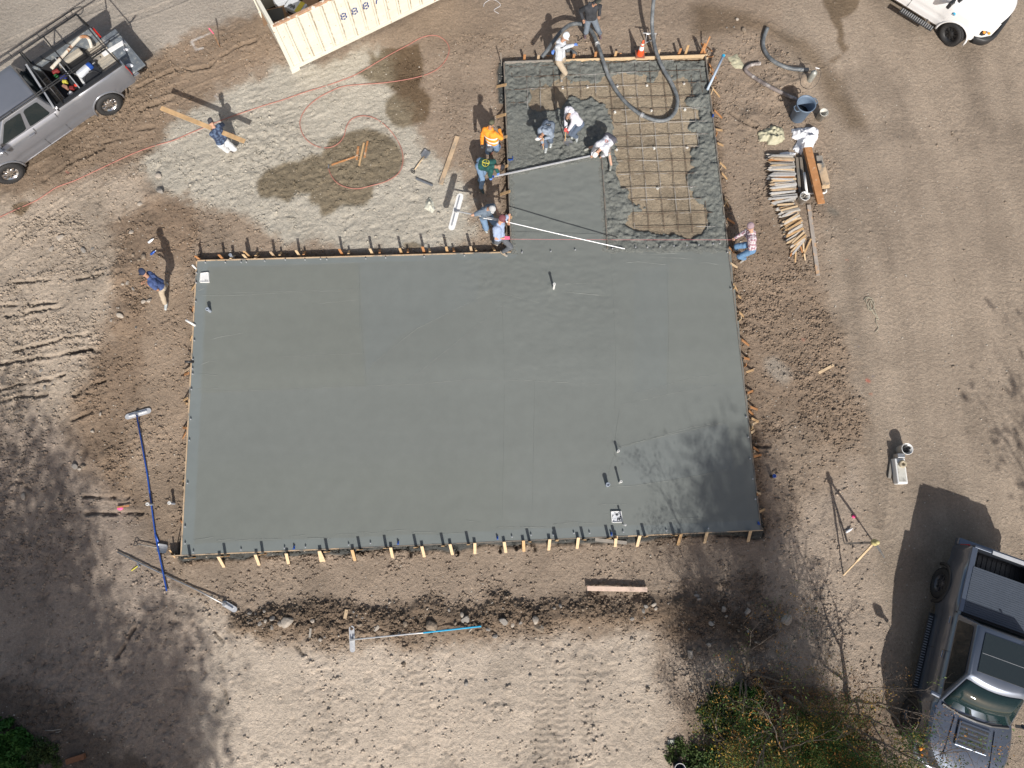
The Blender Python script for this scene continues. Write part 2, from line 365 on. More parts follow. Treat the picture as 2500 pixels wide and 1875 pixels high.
# drip / vehicle ruts and cracks: grooves in relief, their shade also darkened into the colour
def groove(f, pts, wd, dp, lip=.3):
    global h, col
    q = xy(f, pts); d = pdist(X+.05*fbm(X,Y,.3,3,1), Y+.05*fbm(X,Y,.3,3,2), q)*(1+.35*fbm(X,Y,.2,3,3))
    bk = sm(-.55, .1, fbm(X, Y, .35, 3, 6)); dp = dp*bk*1.3; d = d+.5*wd*fbm(X, Y, .12, 3, 8)
    h = h-dp*sm(wd, wd*.2, d)+lip*dp*sm(wd*2.4, wd*1.2, d)*sm(wd*.9, wd*1.2, d)
    col = col*(1-.25*(bk*sm(wd*1.5, wd*.3, d))[..., None])
groove('A', [(1180,760),(1330,680),(1500,600),(1600,600),(1700,590),(1800,570),(1900,480),(2050,410),(2200,350)], .07, .06)
groove('A', [(1090,1080),(1180,980),(1290,920),(1400,870),(1480,850)], .09, .08)
groove('A', [(1100,1160),(1200,1110),(1320,1090)], .08, .06); groove('A', [(880,1240),(1000,1200),(1120,1190)], .07, .05)
groove('A', [(380,1550),(600,1400),(900,1270)], .08, .05)
for pts in ([(0,1225),(300,1215),(480,1190)],[(50,1310),(150,1300),(270,1275),(420,1245),(550,1230)],[(130,1610),(330,1570),(560,1500),(780,1465)],[(600,1640),(780,1600),(830,1620)],[(100,1030),(330,1000),(600,990)],[(560,1000),(800,980),(900,940)]):
    groove('E', pts, .07, .07)
for pts in ([(0,360),(200,310),(420,270),(560,230)],[(0,465),(200,420),(400,400)],[(0,140),(250,100),(500,60),(780,10)],[(640,400),(760,330),(900,280)],[(620,620),(760,560),(900,530)],[(0,1250),(90,1160),(180,1160),(260,1230)],[(740,1420),(1000,1430),(1230,1420)],[(720,1290),(900,1280),(1100,1290)]):
    groove('I', pts, .07, .07)
for pts in ([(1150,1030),(1220,1120),(1180,1240),(1230,1370),(1220,1500),(1260,1650)],[(300,1260),(380,1130),(460,990)],[(1840,1150),(1900,1230)]):
    groove('J', pts, .05, .07)
for pts in ([(870,300),(880,380)],[(1280,300),(1300,365)],[(1655,280),(1665,330)],[(1770,260),(1795,310)],[(1930,240),(1960,330)],[(440,330),(480,360)]): groove('K', pts, .06, .12)
groove('D', [(160,780),(260,860),(340,890)], .07, .07); groove('L', [(1730,320),(1860,320)], .06, .06)
def tread(f, pts, wd, per, dp, dark=.06, ph=0):
    global h, col
    q = xy(f, pts); best = np.full(X.shape, 1e9); al = np.zeros(X.shape); sd_ = np.zeros(X.shape); L0 = 0
    for a, b in zip(q, q[1:]):
        e = b-a; L = np.hypot(*e); e = e/L; t = np.clip((X-a[0])*e[0]+(Y-a[1])*e[1], 0, L); d = np.hypot(X-a[0]-t*e[0], Y-a[1]-t*e[1]); k = d < best; best = np.where(k, d, best); al = np.where(k, L0+t, al); sd_ = np.where(k, (X-a[0])*e[1]-(Y-a[1])*e[0], sd_); L0 += L
    m = sm(wd*.5, wd*.42, best)*sm(-.35, .15, fbm(X, Y, 1.2, 3, 11)); w = np.sin(2*np.pi*(al+.35*np.abs(sd_))/per)
    h = h*(1-.5*m)-.012*m+dp*m*w+.02*sm(wd*.65, wd*.5, best)*sm(wd*.42, wd*.5, best); col = col*(1-(dark*m*(w < -.1)+.03*m)[..., None])
for dx in (0, 42, 95):
    tread('T', [(1165+dx,1420),(1168+dx,1500),(1172+dx,1680)], .42, .17, .012)
tread('T', [(700,1480),(690,1680)], .42, .17, .010); tread('T', [(905,1440),(915,1560),(900,1690)], .42, .17, .008)
tread('I', [(440,380),(470,480),(560,600)], .35, .15, .014); tread('E', [(60,700),(330,480),(700,240),(1000,90)], .40, .15, .014); tread('E', [(300,900),(420,860),(520,800)], .5, .15, .02)
tread('E', [(-100,870),(300,560),(620,330)], .35, .15, .010); tread('A', [(200,1420),(700,1160),(1100,900),(1500,760)], .32, .13, .010); tread('A', [(-50,430),(500,190),(900,40)], .35, .13, .007,.04); tread('A', [(900,230),(1300,100),(1700,-60)], .32, .13, .006,.04)
tread('A', [(1180,880),(1700,690),(2250,480)], .3, .13, .010); tread('D', [(560,640),(700,820),(860,1000),(1000,1200)], .3, .13, .007,.04); tread('D', [(450,190),(640,300),(800,450)], .3, .13, .012)
tread('M', [(300,0),(330,30),(350,380)], .30, .12, .007); tread('M', [(400,160),(370,390)], .22, .12, .007); tread('O', [(900,1250),(1000,1100)], .3, .15, .008)
# trench gap beside upper forms
gap = sm(.22, .08, de)*((st2 < .4) | (sl_ < .4))*(Y > TL.y-.1); h -= .05*gap
h = np.where(ins, np.minimum(h, .02)-.12*sm(.02, .1, de), h)
far = np.hypot(X, Y-3); h *= 1-sm(24, 60, far)
h += spl*(.04+.06*np.abs(fbm(X, Y, .25, 4, 6))); h -= .10*rough_ck; col *= (1-.4*rough_ck)[..., None]
gl = col.mean(-1, keepdims=True); col = np.clip(gl+(col-gl)*.90, .01, .9)
def H_at(x, y):
    i = np.searchsorted(gx, x)-1; j = np.searchsorted(gy, y)-1
    i = min(max(i, 0), len(gx)-2); j = min(max(j, 0), len(gy)-2); fx = (x-gx[i])/(gx[i+1]-gx[i]); fy = (y-gy[j])/(gy[j+1]-gy[j])
    return float((h[j,i]*(1-fx)+h[j,i+1]*fx)*(1-fy)+(h[j+1,i]*(1-fx)+h[j+1,i+1]*fx)*fy)
def G0(f, x, y, dz=0.0):
    p = P(f, x, y, 0); z = H_at(p.x, p.y); p = P(f, x, y, z); return Vector((p.x, p.y, z+dz))
# soil shader: attribute colour x grain, small bright grit, micro relief
def soil_mat(name, bumpd=.030, grit=True):
    m = bpy.data.materials.new(name); m.use_nodes = True; t = m.node_tree; N = t.nodes; Lk = t.links.new; b = N['Principled BSDF']
    b.inputs['Roughness'].default_value = .95; b.inputs['Specular IOR Level'].default_value = .15
    tc = N.new('ShaderNodeTexCoord'); ca = N.new('ShaderNodeVertexColor'); ca.layer_name = 'tint'
    def noise(sc, det=5, ro=.6):
        n = N.new('ShaderNodeTexNoise'); n.inputs['Scale'].default_value = sc; n.inputs['Detail'].default_value = det; n.inputs['Roughness'].default_value = ro; Lk(tc.outputs['Object'], n.inputs[0]); return n.outputs[0]
    def mr(s, a, c, d, e):
        r = N.new('ShaderNodeMapRange'); r.inputs[1].default_value = a; r.inputs[2].default_value = c; r.inputs[3].default_value = d; r.inputs[4].default_value = e; Lk(s, r.inputs[0]); return r.outputs[0]
    def mul(a, s):
        v = N.new('ShaderNodeVectorMath'); v.operation = 'SCALE'; Lk(a, v.inputs[0]); Lk(s, v.inputs[3]); return v.outputs[0]
    c = mul(ca.outputs[0], mr(noise(12, 8, .75), .3, .7, .78, 1.18)); c = mul(c, mr(noise(30, 4, .7), .3, .7, .84, 1.16))
    if grit:
        v = N.new('ShaderNodeTexVoronoi'); v.inputs['Scale'].default_value = 7; v.inputs['Randomness'].default_value = 1; Lk(tc.outputs['Object'], v.inputs[0])
        k = mr(v.outputs['Distance'], .06, .12, 1, 0)
        sp = N.new('ShaderNodeSeparateColor'); Lk(v.outputs['Color'], sp.inputs[0]); g = mr(sp.outputs[0], .72, .76, 0, 1)
        mm = N.new('ShaderNodeMath'); mm.operation = 'MULTIPLY'; Lk(k, mm.inputs[0]); Lk(g, mm.inputs[1])
        mx = N.new('ShaderNodeMix'); mx.data_type = 'RGBA'; Lk(mm.outputs[0], mx.inputs[0]); Lk(c, mx.inputs[6]); mx.inputs[7].default_value = (.52,.47,.40,1); c = mx.outputs[2]
    Lk(c, b.inputs['Base Color'])
    a1 = N.new('ShaderNodeMath'); a1.operation = 'MULTIPLY_ADD'; Lk(noise(9, 6, .7), a1.inputs[0]); a1.inputs[1].default_value = 2.0; Lk(noise(45, 4, .7), a1.inputs[2])
    bp = N.new('ShaderNodeBump'); bp.inputs['Strength'].default_value = 1; bp.inputs['Distance'].default_value = bumpd; Lk(a1.outputs[0], bp.inputs['Height']); Lk(bp.outputs[0], b.inputs['Normal'])
    return m
M['soil'] = soil_mat('bare_soil')
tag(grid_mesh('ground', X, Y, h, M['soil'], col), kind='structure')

# ================= SLAB =================
M['conc'] = mat('fresh_concrete', (0,0,0), .62, var=.05, vs=3, bump=.0012, bs=30, attr='tint', spec=.35)
M['conc_rough'] = soil_mat('rough_wet_concrete', .03, False)
CG = np.array(srgb(130,135,131))*.745
def hf_axis(a, b, s): return np.arange(a, b+s, s)
sx0 = min(p.x for p in OUT); sx1 = max(p.x for p in OUT); sy0 = min(p.y for p in OUT); sy1 = max(p.y for p in OUT)
# smooth L-shaped slab: main field + screeded strip of the annex
scr = PL('G', [(295,690),(1005,572),(1050,1285)], ZS)
P1 = P('C',335,1485,ZS); P2 = P('C',1130,1345,ZS); P3 = P('G',1052,1290,ZS); P4 = P('G',1995,1290,ZS)
SLB = [TL, IC, P1, P2, P3, P4, BR, BL]; SLBL = np.array([(p.x, p.y) for p in SLB])
mo = MB()
SX, SY = np.meshgrid(hf_axis(sx0-.1, sx1+.1, .045), hf_axis(sy0-.1, sy1, .045))
# fit the grid to the outline by clipping with a tiny overlap under the forms
dS = sdf(SX, SY, SLBL)
rs = np.zeros(SX.shape)
def rz(f, pts, a, soft=.4):
    global rs
    rs = np.maximum(rs, a*sm(-soft, soft, sdf(SX+.3*fbm(SX,SY,.8,3,2), SY+.3*fbm(SX,SY,.8,3,4), xy(f, pts, ZS))))
rz('G', [(280,700),(1000,560),(1060,1300),(290,1300)], .55)
rz('G', [(-50,1330),(1150,1300),(2000,1290),(2000,1330),(1150,1420),(1080,1700),(-50,1700)], .5)
rz('F', [(1830,1150),(1960,1120),(2000,1400),(1850,1340)], .7); 
rz('T', [(1060,560),(1330,560),(1330,680),(1200,700),(1060,640)], .5); rz('T', [(1080,690),(1330,690),(1330,830),(1080,830)], .22)
lump = fbm(SX, SY, .16, 4, 3, .6); lump = np.where(lump > .1, lump, lump*.3)
SZ = ZS+rs*(.018*lump+.012*fbm(SX, SY*3, .5, 3, 8)+.010*fbm(SX*.7, SY*1.6, .14, 2, 12))+.0010*fbm(SX, SY, .35, 3, 5)+.0004*fbm(SX*.2, SY*3, .2, 3, 6)
for p, r_ in ((P('G',150,1530,ZS),.55),(P('G',600,1610,ZS),.45),(P('G',1080,1470,ZS),.25),(P('G',400,870,ZS),.3)):
    SZ += .022*sm(r_, 0, np.hypot(SX-p.x, SY-p.y))*np.clip(fbm(SX, SY, .14, 3, 9)*2, 0, 1)
sc = np.ones(SX.shape+(3,))*CG
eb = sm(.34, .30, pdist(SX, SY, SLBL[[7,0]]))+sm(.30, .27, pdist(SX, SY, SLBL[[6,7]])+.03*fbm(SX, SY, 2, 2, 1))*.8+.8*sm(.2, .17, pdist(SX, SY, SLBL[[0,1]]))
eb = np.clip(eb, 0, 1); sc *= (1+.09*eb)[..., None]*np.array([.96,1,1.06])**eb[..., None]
def tone(f, pts, k, tint=(1,1,1), soft=.02):
    global sc
    m = sm(-soft, soft, sdf(SX, SY, xy(f, pts, ZS)))[..., None]; sc = sc*(1+m*(np.array(tint)*k-1))
tone('T', [(460,583),(774,568),(778,700),(790,834),(430,850),(440,640)], 1.0, (1.01,1,.97), .05)
tone('T', [(778,570),(1040,560),(1030,650),(870,720),(792,800)], 1.01, (.99,1,1.02), .05)
tone('L', [(560,330),(1100,200),(1500,120),(1560,520),(900,620),(600,660)], 1.03, (.985,1,1.03), .04)
tone('T', [(1445,570),(1585,570),(1605,830),(1440,830)], 1.01, (1.005,1,.99), .04)
tone('T', [(1370,590),(1445,570),(1440,840),(1370,850)], 1.0, (.99,1,1.015), .04)
tone('T', [(400,1000),(1100,1000),(1100,1165),(400,1190)], .97, (1,1,.98), .6)
bx_ = SX*math.cos(.041)+SY*math.sin(.041); by__ = -SX*math.sin(.041)+SY*math.cos(.041); bnd = fbm(by__*0+3.3, by__, .9, 2, 3)+.5*fbm(bx_, bx_*0+1.7, 1.3, 2, 5); arc = np.sin(np.hypot(SX-4, SY+6)*9+2*fbm(SX, SY, 1.5, 3, 4))*sm(.0, .4, fbm(SX, SY, 2.4, 3, 9))
sc *= (1+.035*fbm(SX, SY, 2.2, 4, 7)+.04*bnd+.012*arc+.02*fbm(SX*.3, SY*3, .5, 4, 2)-.05*rs)[..., None]
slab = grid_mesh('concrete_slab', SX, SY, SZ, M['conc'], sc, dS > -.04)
tag(slab, 'smooth grey freshly poured concrete slab inside the wooden forms', 'concrete slab')
def part_mesh(mb, name, m, parent): return mb.build(name, m, parent)
# trowel ridges left on the surface (thin raised lines of paste)
M['ridge'] = mat('concrete_paste', tuple(CG*1.03), .6, var=.1, bump=.001)
rd = MB()
def ridge(f, pts, wd=.016, ht=.007):
    q = []; pp = PL(f, pts, ZS)
    for a, b in zip(pp, pp[1:]):
        n = max(2, int((b-a).length/.12)); q += [a.lerp(b, i/n) for i in range(n)]
    q.append(pp[-1]); vs = []
    for i, p in enumerate(q):
        t = (q[min(i+1, len(q)-1)]-q[max(i-1, 0)]).normalized(); nn = Vector((-t.y, t.x, 0)); k = .35+.65*random.random()
        if i in (0, len(q)-1): k *= .1
        p = p+nn*random.uniform(-.006, .006)
        vs += [p-nn*wd*k+Vector((0,0,-.003)), p+Vector((0,0,ht*k+.002)), p+nn*wd*k+Vector((0,0,-.003))]
    fs = []
    for i in range(len(q)-1): a = i*3; fs += [(a, a+3, a+4, a+1), (a+1, a+4, a+5, a+2)]
    rd.add(vs, fs)
for f, L_ in (('F', [[(60,1103),(450,1090),(870,1076)],[(40,1322),(450,1305),(870,1293)],[(875,1080),(880,1640)],[(500,1400),(860,1365)]]),
    ('T', [[(470,632),(600,630),(775,625)],[(775,568),(780,700),(792,832)],[(600,770),(792,763)],[(430,845),(600,842),(790,832)],[(792,832),(900,830),(1000,820),(1150,822),(1300,830)],[(800,790),(900,710),(1040,640)],[(862,838),(960,760),(1085,660)],
           [(1080,632),(1170,655)],[(1220,630),(1310,640)],[(1370,850),(1500,815),(1550,808)],[(1340,875),(1440,852),(1560,830)],[(1320,540),(1330,760),(1328,900)],[(1440,560),(1445,700),(1442,850)],[(1085,650),(1090,820)],[(1155,820),(1150,1100)],[(1090,830),(1085,1120)]]),
    ('G', [[(1270,1325),(1420,1330),(1590,1320),(1750,1310)],[(1450,1355),(1600,1358),(1720,1365)],[(1180,1395),(1290,1385),(1400,1398),(1510,1410)],[(1735,1400),(1820,1393),(1910,1408)],[(700,1560),(850,1555),(985,1550)],[(770,1620),(900,1635),(1050,1645)],[(340,1085),(390,1070),(455,1065)],[(410,880),(470,860)],[(1060,1200),(1070,1190)],[(1270,1300),(1265,1330)]]),
    ('J', [[(960,235),(1060,228),(1140,212)],[(1150,245),(1320,230)],[(1320,243),(1430,238),(1520,228)],[(1530,230),(1720,232)],[(1780,210),(1940,195)],[(1940,220),(2150,230)]]),
    ('K', [[(0,218),(120,222),(210,232)],[(240,192),(430,185)],[(430,170),(560,178),(660,175)],[(665,165),(780,155),(885,150)],[(895,175),(1110,168)],[(1115,195),(1240,182),(1350,178)],[(1365,65),(1400,80),(1500,85)],[(1625,133),(1810,126)],[(1830,130),(2060,130)],[(2110,102),(2206,96)]]),
    ('L', [[(100,958),(230,972),(365,978)],[(0,988),(180,970)],[(390,818),(470,815),(650,815)],[(445,897),(490,905)],[(575,330),(800,262),(1100,195),(1500,105)],[(570,322),(850,245),(1200,150),(1500,95)],[(440,668),(700,655),(1030,608),(1300,560),(1500,510)],[(575,0),(545,180),(535,280)],[(540,360),(500,470),(475,570)],[(1000,945),(1150,930),(1300,940)],[(500,975),(600,968)]]),
    ('E', [[(1720,1130),(1900,1135),(2200,1125)],[(1690,1100),(1770,1070)],[(1800,1520),(1900,1490),(2100,1455)]]), ('I', [[(1700,150),(1800,115),(1900,105)],[(1700,220),(1900,235)],[(1680,350),(1900,345)],[(1670,1650),(1850,1625)]])):
    for l in L_: ridge(f, l, .010 if f in ('T','F') else .015, .003 if f in ('T','F') else .007)
rd.build('trowel_ridges', M['ridge'], slab)
# slab skirt under the top so the slab has a body
sk = MB(); q = [(p.x, p.y) for p in SLB]; sk.prism(q, -.1, ZS-.02); sk.build('slab_body', M['ridge'], slab)
# ================= ANNEX: subgrade, footing concrete, rebar =================
AX, AY = np.meshgrid(hf_axis(AL.x-.3, AR.x+.9, .035), hf_axis(P('G',0,1330,ZS).y, AL.y+.1, .035))
ANX = np.array([(p.x, p.y) for p in [IC, AL, AR, BR, P('G',300,1340,ZS)]])
dA = sdf(AX, AY, np.array([(IC.x, IC.y), (AL.x, AL.y), (AR.x, AR.y), (BR.x, BR.y), (IC.x, BR.y)]))
sz = .13+.012*fbm(AX, AY, .8, 3, 2)+.010*fbm(AX, AY, .2, 4, 4)-.012*sm(.5,.75,fbm(AX, AY, .22, 2, 6))
scol = np.ones(AX.shape+(3,))*C3(167,153,132)*GK*.90*(1+.16*fbm(AX, AY, .9, 5, 5)+.1*fbm(AX, AY, .25, 3, 7))[..., None]
pw = sm(.15, .5, fbm(AX, AY, .7, 4, 8)); scol = scol*(1-.25*pw[..., None])
dryz = sm(-.1,.1, sdf(AX+.15*fbm(AX,AY,.5,3,1), AY+.15*fbm(AX,AY,.5,3,2), xy('G', [(1630,200),(1750,210),(1760,300),(1800,400),(1760,520),(1660,500),(1640,330)], .13)))
scol = scol*(1-.6*dryz[..., None])+C3(176,163,142)*GK*.6*dryz[..., None]
tag(grid_mesh('building_pad', AX, AY, sz, M['soil'], scol, dA > -.02), kind='structure')
holes = [xy('C', [(520,800),(650,760),(750,740),(760,700),(900,720),(1100,730),(1200,680),(1260,650),(1500,640),(1530,700),(1570,700),(1650,650),(1700,700),(1790,690),(1860,700),(1880,760),(1830,870),(1850,920),(1950,950),(1950,1030),(1860,1030),(1850,1110),(1950,1150),(1950,1240),(1870,1260),(1880,1400),(1900,1450),(1850,1520),(1850,1600),(1900,1650)]
     + [((x*.31646+1150-1150)/.28331, (y*.31646+200)/.28331) for x, y in [(1700,850),(1730,920),(1820,1020),(1830,1110),(1800,1150),(1700,1190),(1500,1160),(1370,1130),(1180,1110),(1250,1020),(1350,1000),(1330,960),(1250,910),(1240,830),(1160,810),(1150,720),(1130,620),(1120,500),(1110,400),(1115,330),(1090,260),(1060,200)]]
     + [(1150,880),(1100,870),(1090,840),(1000,850),(860,830),(780,870),(720,950),(600,935),(530,940),(500,900)], .15)]
wX = AX+.20*fbm(AX, AY, .35, 4, 3, .65); wY = AY+.20*fbm(AX, AY, .35, 4, 4, .65)
dh = sdf(wX, wY, holes[0])
isl = sm(.02, .10, -dh)
low = xy('C', [(200,450),(2200,450),(2100,800),(1830,870),(1500,640),(1200,700),(750,760),(500,800),(460,920),(200,940)], .15)
lowz = sm(-.1, .1, sdf(AX, AY, low))
lmp = fbm(AX, AY, .20, 4, 9, .6); lmp2 = fbm(AX, AY, .5, 3, 10)
edge_ = sm(.0, .45, -dh); cz = .085+isl*(.070+.075*edge_+.045*lmp2+.085*np.abs(lmp)+.034*fbm(AX, AY, .09, 2, 3)+.05*np.abs(fbm(AX, AY, .13, 2, 7)))-.045*lowz*isl
smo = sm(.9, .1, np.hypot((AX-P('C',390,1250,.2).x)/1.0, (AY-P('C',390,1250,.2).y)/2.0)); cz = cz*(1-smo*isl)+(.255+.004*lmp)*smo*isl
rdz = pdist(AX, AY, np.array([(P1.x,P1.y),(P2.x,P2.y)])); cz += isl*.03*sm(.5, .05, rdz)*np.clip(.5+lmp,0,1)
cc = np.ones(AX.shape+(3,))*C3(126,129,124)*GK*.97*(1+.08*lmp2+.12*lmp)[..., None]; cc *= (1-.12*lowz[..., None])
dSl = sdf(AX, AY, SLBL); notS = dSl < .55
bl = sm(-.05, .5, dSl); cz = np.where(dSl > -.1, cz*(1-sm(-.1, .05, dSl))+sm(-.1, .05, dSl)*(ZS+.012-.05*bl+.012*lmp), cz)
tag(grid_mesh('wet_concrete', AX, AY, cz, M['conc_rough'], cc, (dA > -.02) & notS), 'lumpy dark wet concrete placed around the rebar mat', 'wet concrete', kind='stuff')
# rebar mat: each bar a thing
def clipbar(a, b, name, label, group):
    n = 14; runs = []; t = MB()
    pts = [a.lerp(b, i/n)+Vector((random.uniform(-.012,.012), random.uniform(-.012,.012), random.uniform(-.006,.006))) for i in range(n+1)]
    t.tube(pts, .009, 6); o = t.build(name, M['rebar'], smooth=True); return tag(o, label, 'rebar', group)
va = PL('C', [(350,570),(475,560),(592,560),(708,555),(822,555),(935,550),(1062,545),(1183,555),(1298,540),(1410,535),(1532,530),(1650,540),(1765,540),(1883,530),(1990,530)], .215)
vb = PL('G', [(455,1030),(560,1060),(650,1080),(740,1100),(840,1110),(950,1120),(1250,1130),(1262,1130),(1375,1135),(1493,1150),(1605,1160),(1713,1170),(1832,1180),(1930,1185),(1935,1180)], .215)
tops = [(350,570),(475,560),(592,560),(708,555),(822,555),(935,550),(1062,545),(1183,555),(1298,540),(1410,535),(1532,530),(1650,540),(1765,540),(1883,530),(1960,530)]
bots = [('C',370,930),('C',490,940),('C',600,940),('C',722,940),('C',835,850),('C',950,850),('C',1078,840),('C',1228,1060),('G',1262,1130),('G',1375,1135),('G',1493,1150),('G',1605,1160),('G',1713,1170),('G',1832,1180),('G',1932,1185)]
for (tx, ty), (bf, bx_, by_) in zip(tops, bots):
    clipbar(P('C', tx, ty, .205), P(bf, bx_, by_, .205), 'rebar', 'straight rusty reinforcing bar of the square mat, running up the photo', 'rebar running up the annex')
hz = [((300,575),(2000,510)),((320,668),(2010,595)),((310,775),(2020,705)),((330,885),(2040,820)),((1110,845+90),(2060,925)),((1240,1070),(2060,1040)),((1250,1180),(2080,1150)),((1250,1278),(2090,1258)),((1260,1385),(2100,1375)),((1270,1500),(2120,1485)),((1300,1620),(2130,1600))]
hz = [((300,575),(2000,512)),((320,668),(2010,597)),((310,775),(2020,708)),((330,887),(490,878)),((1100,848),(2040,822)),((1200,950),(2060,925)),((1240,1070),(2060,1040)),((1250,1180),(2080,1150)),((1250,1278),(2090,1258)),((1260,1388),(2100,1377)),((1270,1502),(2120,1487)),((1300,1622),(2130,1602))]
for a, b in hz: clipbar(P('C', *a, .222), P('C', *b, .222), 'rebar', 'straight rusty reinforcing bar of the square mat, running across the photo', 'rebar running across the annex')
for a, b in (((1240,912),(1900,895)),((1245,1020),(1925,1003)),((1260,1125),(1935,1112))): clipbar(P('G', *a, .222), P('G', *b, .222), 'rebar', 'straight rusty reinforcing bar of the square mat, running across the photo', 'rebar running across the annex')
# rebar supports (dobies)
M['dobie'] = mat('concrete_dobie', (.6,.6,.57), .8)
for f, x, y in [('C',790,755),('C',1003,748),('C',1260,740),('C',1515,735),('C',1835,718),('C',1240,965),('C',1555,952),('C',1843,945),('C',1578,1277),('C',1862,1270),('C',1255,1290),('C',1895,1613),('C',1610,1620),('G',1440,820),('G',1700,812),('G',1412,512),('G',1668,500),('G',1113,232)]:
    if f == 'G' and (x, y) in ((1412,512),(1668,500),(1113,232)): continue
    p = P(f, x, y, .165); b = MB().box(p, (.075,.075,.06), Matrix.Rotation(random.random(), 3, 'Z'), .8); tag(b.build('rebar_chair', M['dobie'], bevel=.006), 'small pale concrete block holding up the rebar mat', 'rebar chair', 'blocks under the rebar mat')
# ================= FORMS =================
def board(f1, a, f2, b, z0, z1, th, m, label, name='form_board', grp='form boards round the slab', off=0):
    pa = P(f1, *a, z1); pb = P(f2, *b, z1); d = (pb-pa).normalized(); n = Vector((-d.y, d.x, 0))*off
    pa = pa+n; pb = pb+n
    mb = MB(); mb.bar(Vector((pa.x, pa.y, (z0+z1)/2)), Vector((pb.x, pb.y, (z0+z1)/2)), th, z1-z0)
    return tag(mb.build(name, m, bevel=.003), label, 'form board', grp)
ZB = ZS+.014
def vboard(p, q, m, label, zt=ZB, z0=-.03, th=.038, off=.021):
    d = (q-p).normalized(); n = Vector((-d.y, d.x, 0))*off; mb = MB(); zc = (zt+z0)/2
    L = (q-p).length; k = max(2, int(L/.8)); 
    A_ = Vector((p.x+n.x, p.y+n.y, zc)); B_ = Vector((q.x+n.x, q.y+n.y, zc)); mb.bar(A_, B_, th, zt-z0)
    return tag(mb.build('form_board', m, bevel=.003), label, 'form board', 'form boards round the slab')
def split(p, q, fr): return [(p.lerp(q, a), p.lerp(q, b)) for a, b in zip(fr, fr[1:])]
nm = ['leftmost', 'second from the left', 'third from the left', 'rightmost']
for (p, q), s in zip(split(TL, IC, (0,.26,.51,.77,.999)), ['left end','left middle','right middle','right end']): vboard(q, p, M['wood_form'], 'thin form board on the upper left slab edge, %s of it' % s, off=-.021)
for (p, q), s in zip(split(BL, BR, (-.026,.27,.52,.77,1.005)), ['left end','left middle','right middle','right end']): vboard(p, q, M['wood_dark'] if s[-3:] != 'end' else M['wood_form'], 'form board on the bottom slab edge, %s of it' % s, off=-.021, zt=ZS+.006, th=.03)
for (p, q), s in zip(split(BL, TL, (0,.35,.7,1.0)), ['lowest','middle','highest']): vboard(p, q, M['wood_form'], 'concrete splashed form board on the left slab edge, %s one' % s, off=.021)
for (p, q), s in zip(split(BR, AR, (0,.22,.45,.62,.83,1.0)), ['lowest','second lowest','middle','second highest','highest']): vboard(p, q, M['wood_dark'], 'grey stained form board on the right slab edge, %s one' % s, off=-.021)
for (p, q), s in zip(split(IC, AL, (.0,.36,.70,1.0)), ['lowest beside the stooping people','middle','highest one']): vboard(p, q, M['wood_dark'], 'grey stained form board on the left annex edge, %s' % s, off=.021)
for (p, q), s in zip(split(AL, AR, (0,.28,.55,.8,1.02)), ['leftmost, greyest one','second from the left','second from the right under the cone','rightmost']): vboard(p, q, M['wood_pale'] if s[0] != 'l' else M['wood_grey'], 'form board on the top annex edge, %s' % s, off=.021, zt=ZS+.02)
# ledger lying along top of annex form
# ================= STAKES, BOLTS, STUBS =================
def stake_obj(m, L=.5, w_=.045, t_=.022, name='wooden_stake'):
    mb = MB(); hx = w_/2; hy = t_/2
    mb.loft([[Vector((x*hx*k, y*hy*k, z)) for x, y in ((-1,-1),(1,-1),(1,1),(-1,1))] for z, k in ((0,.12),(.10,1),(L,1))])
    return mb.build(name, m, bevel=.002)
def place_bar(o, a, b, tx=None):   # orient z axis a->b
    d = (b-a).normalized(); x = d.cross(Vector((0,0,1))) if tx is None else tx-d*tx.dot(d)
    if x.length < .15: x = Vector((1,0,0))
    x.normalize(); y = d.cross(x); o.location = a; o.rotation_mode = 'QUATERNION'; o.rotation_quaternion = Matrix((x, y, d)).transposed().to_quaternion(); return o
SM = [M['wood'], M['wood_pale'], M['wood_orange'], M['wood_form']]
protos = {}
def stake(a, b, m=None, label='', grp='', w_=.045, tx=None):
    L = (b-a).length; mm = m or random.choice(SM); k = (mm.name, w_)
    if k not in protos: o = stake_obj(mm, 1.0, w_); protos[k] = o
    else: o = protos[k].copy(); COL.objects.link(o)
    place_bar(o, a, b, tx); o.scale = (1, 1, L)
    return tag(o, label, 'stake', grp)
OUTC = sum(OUT, Vector())/6
def edge_n(p, q):       # outward normal
    d = (q-p).normalized(); n = Vector((d.y, -d.x, 0)); return n if (p+n-OUTC).length > (p-n-OUTC).length else -n
def foot(p): return Vector((p.x, p.y, H_at(p.x, p.y)-.05))
def upright(f, x, y, n, top, label, grp, m=None, z=None):
    p = P(f, x, y, ZS); p = p+n*.065; a = Vector((p.x, p.y, -.06)); b = Vector((p.x+random.uniform(-.02,.02), p.y+random.uniform(-.02,.02), top)); stake(a, b, m, label, grp, .08, Vector((-n.y, n.x, 0)))
def kicker(f, x, y, n, top, run, label, grp, m=None, sk=0, w_=.065):
    p = P(f, x, y, ZS); t = Vector((-n.y, n.x, 0)); b = Vector((p.x, p.y, top))+n*.045; a = p+n*(.05+run)+t*sk; a = Vector((a.x, a.y, H_at(a.x, a.y)-.03)); stake(a, b, m, label, grp, w_, t)
nT = edge_n(TL, IC); nB = edge_n(BL, BR); nL = edge_n(BL, TL); nR = edge_n(BR, AR); nA = -edge_n(IC, AL) if edge_n(IC, AL).x > 0 else edge_n(IC, AL); nU = edge_n(AL, AR)
g1 = 'stakes along the upper left form'; l1 = 'upright wooden stake behind the upper left form board'
for x in (15,205,400,735,970,1197,1373,1553,1742): upright('F', x, 1032-x*.022, nT, .50+random.random()*.06, l1, g1)
for x in (1715,1910,2115): upright('E', x, 835-(x-1715)*.03, nT, .52, l1, g1)
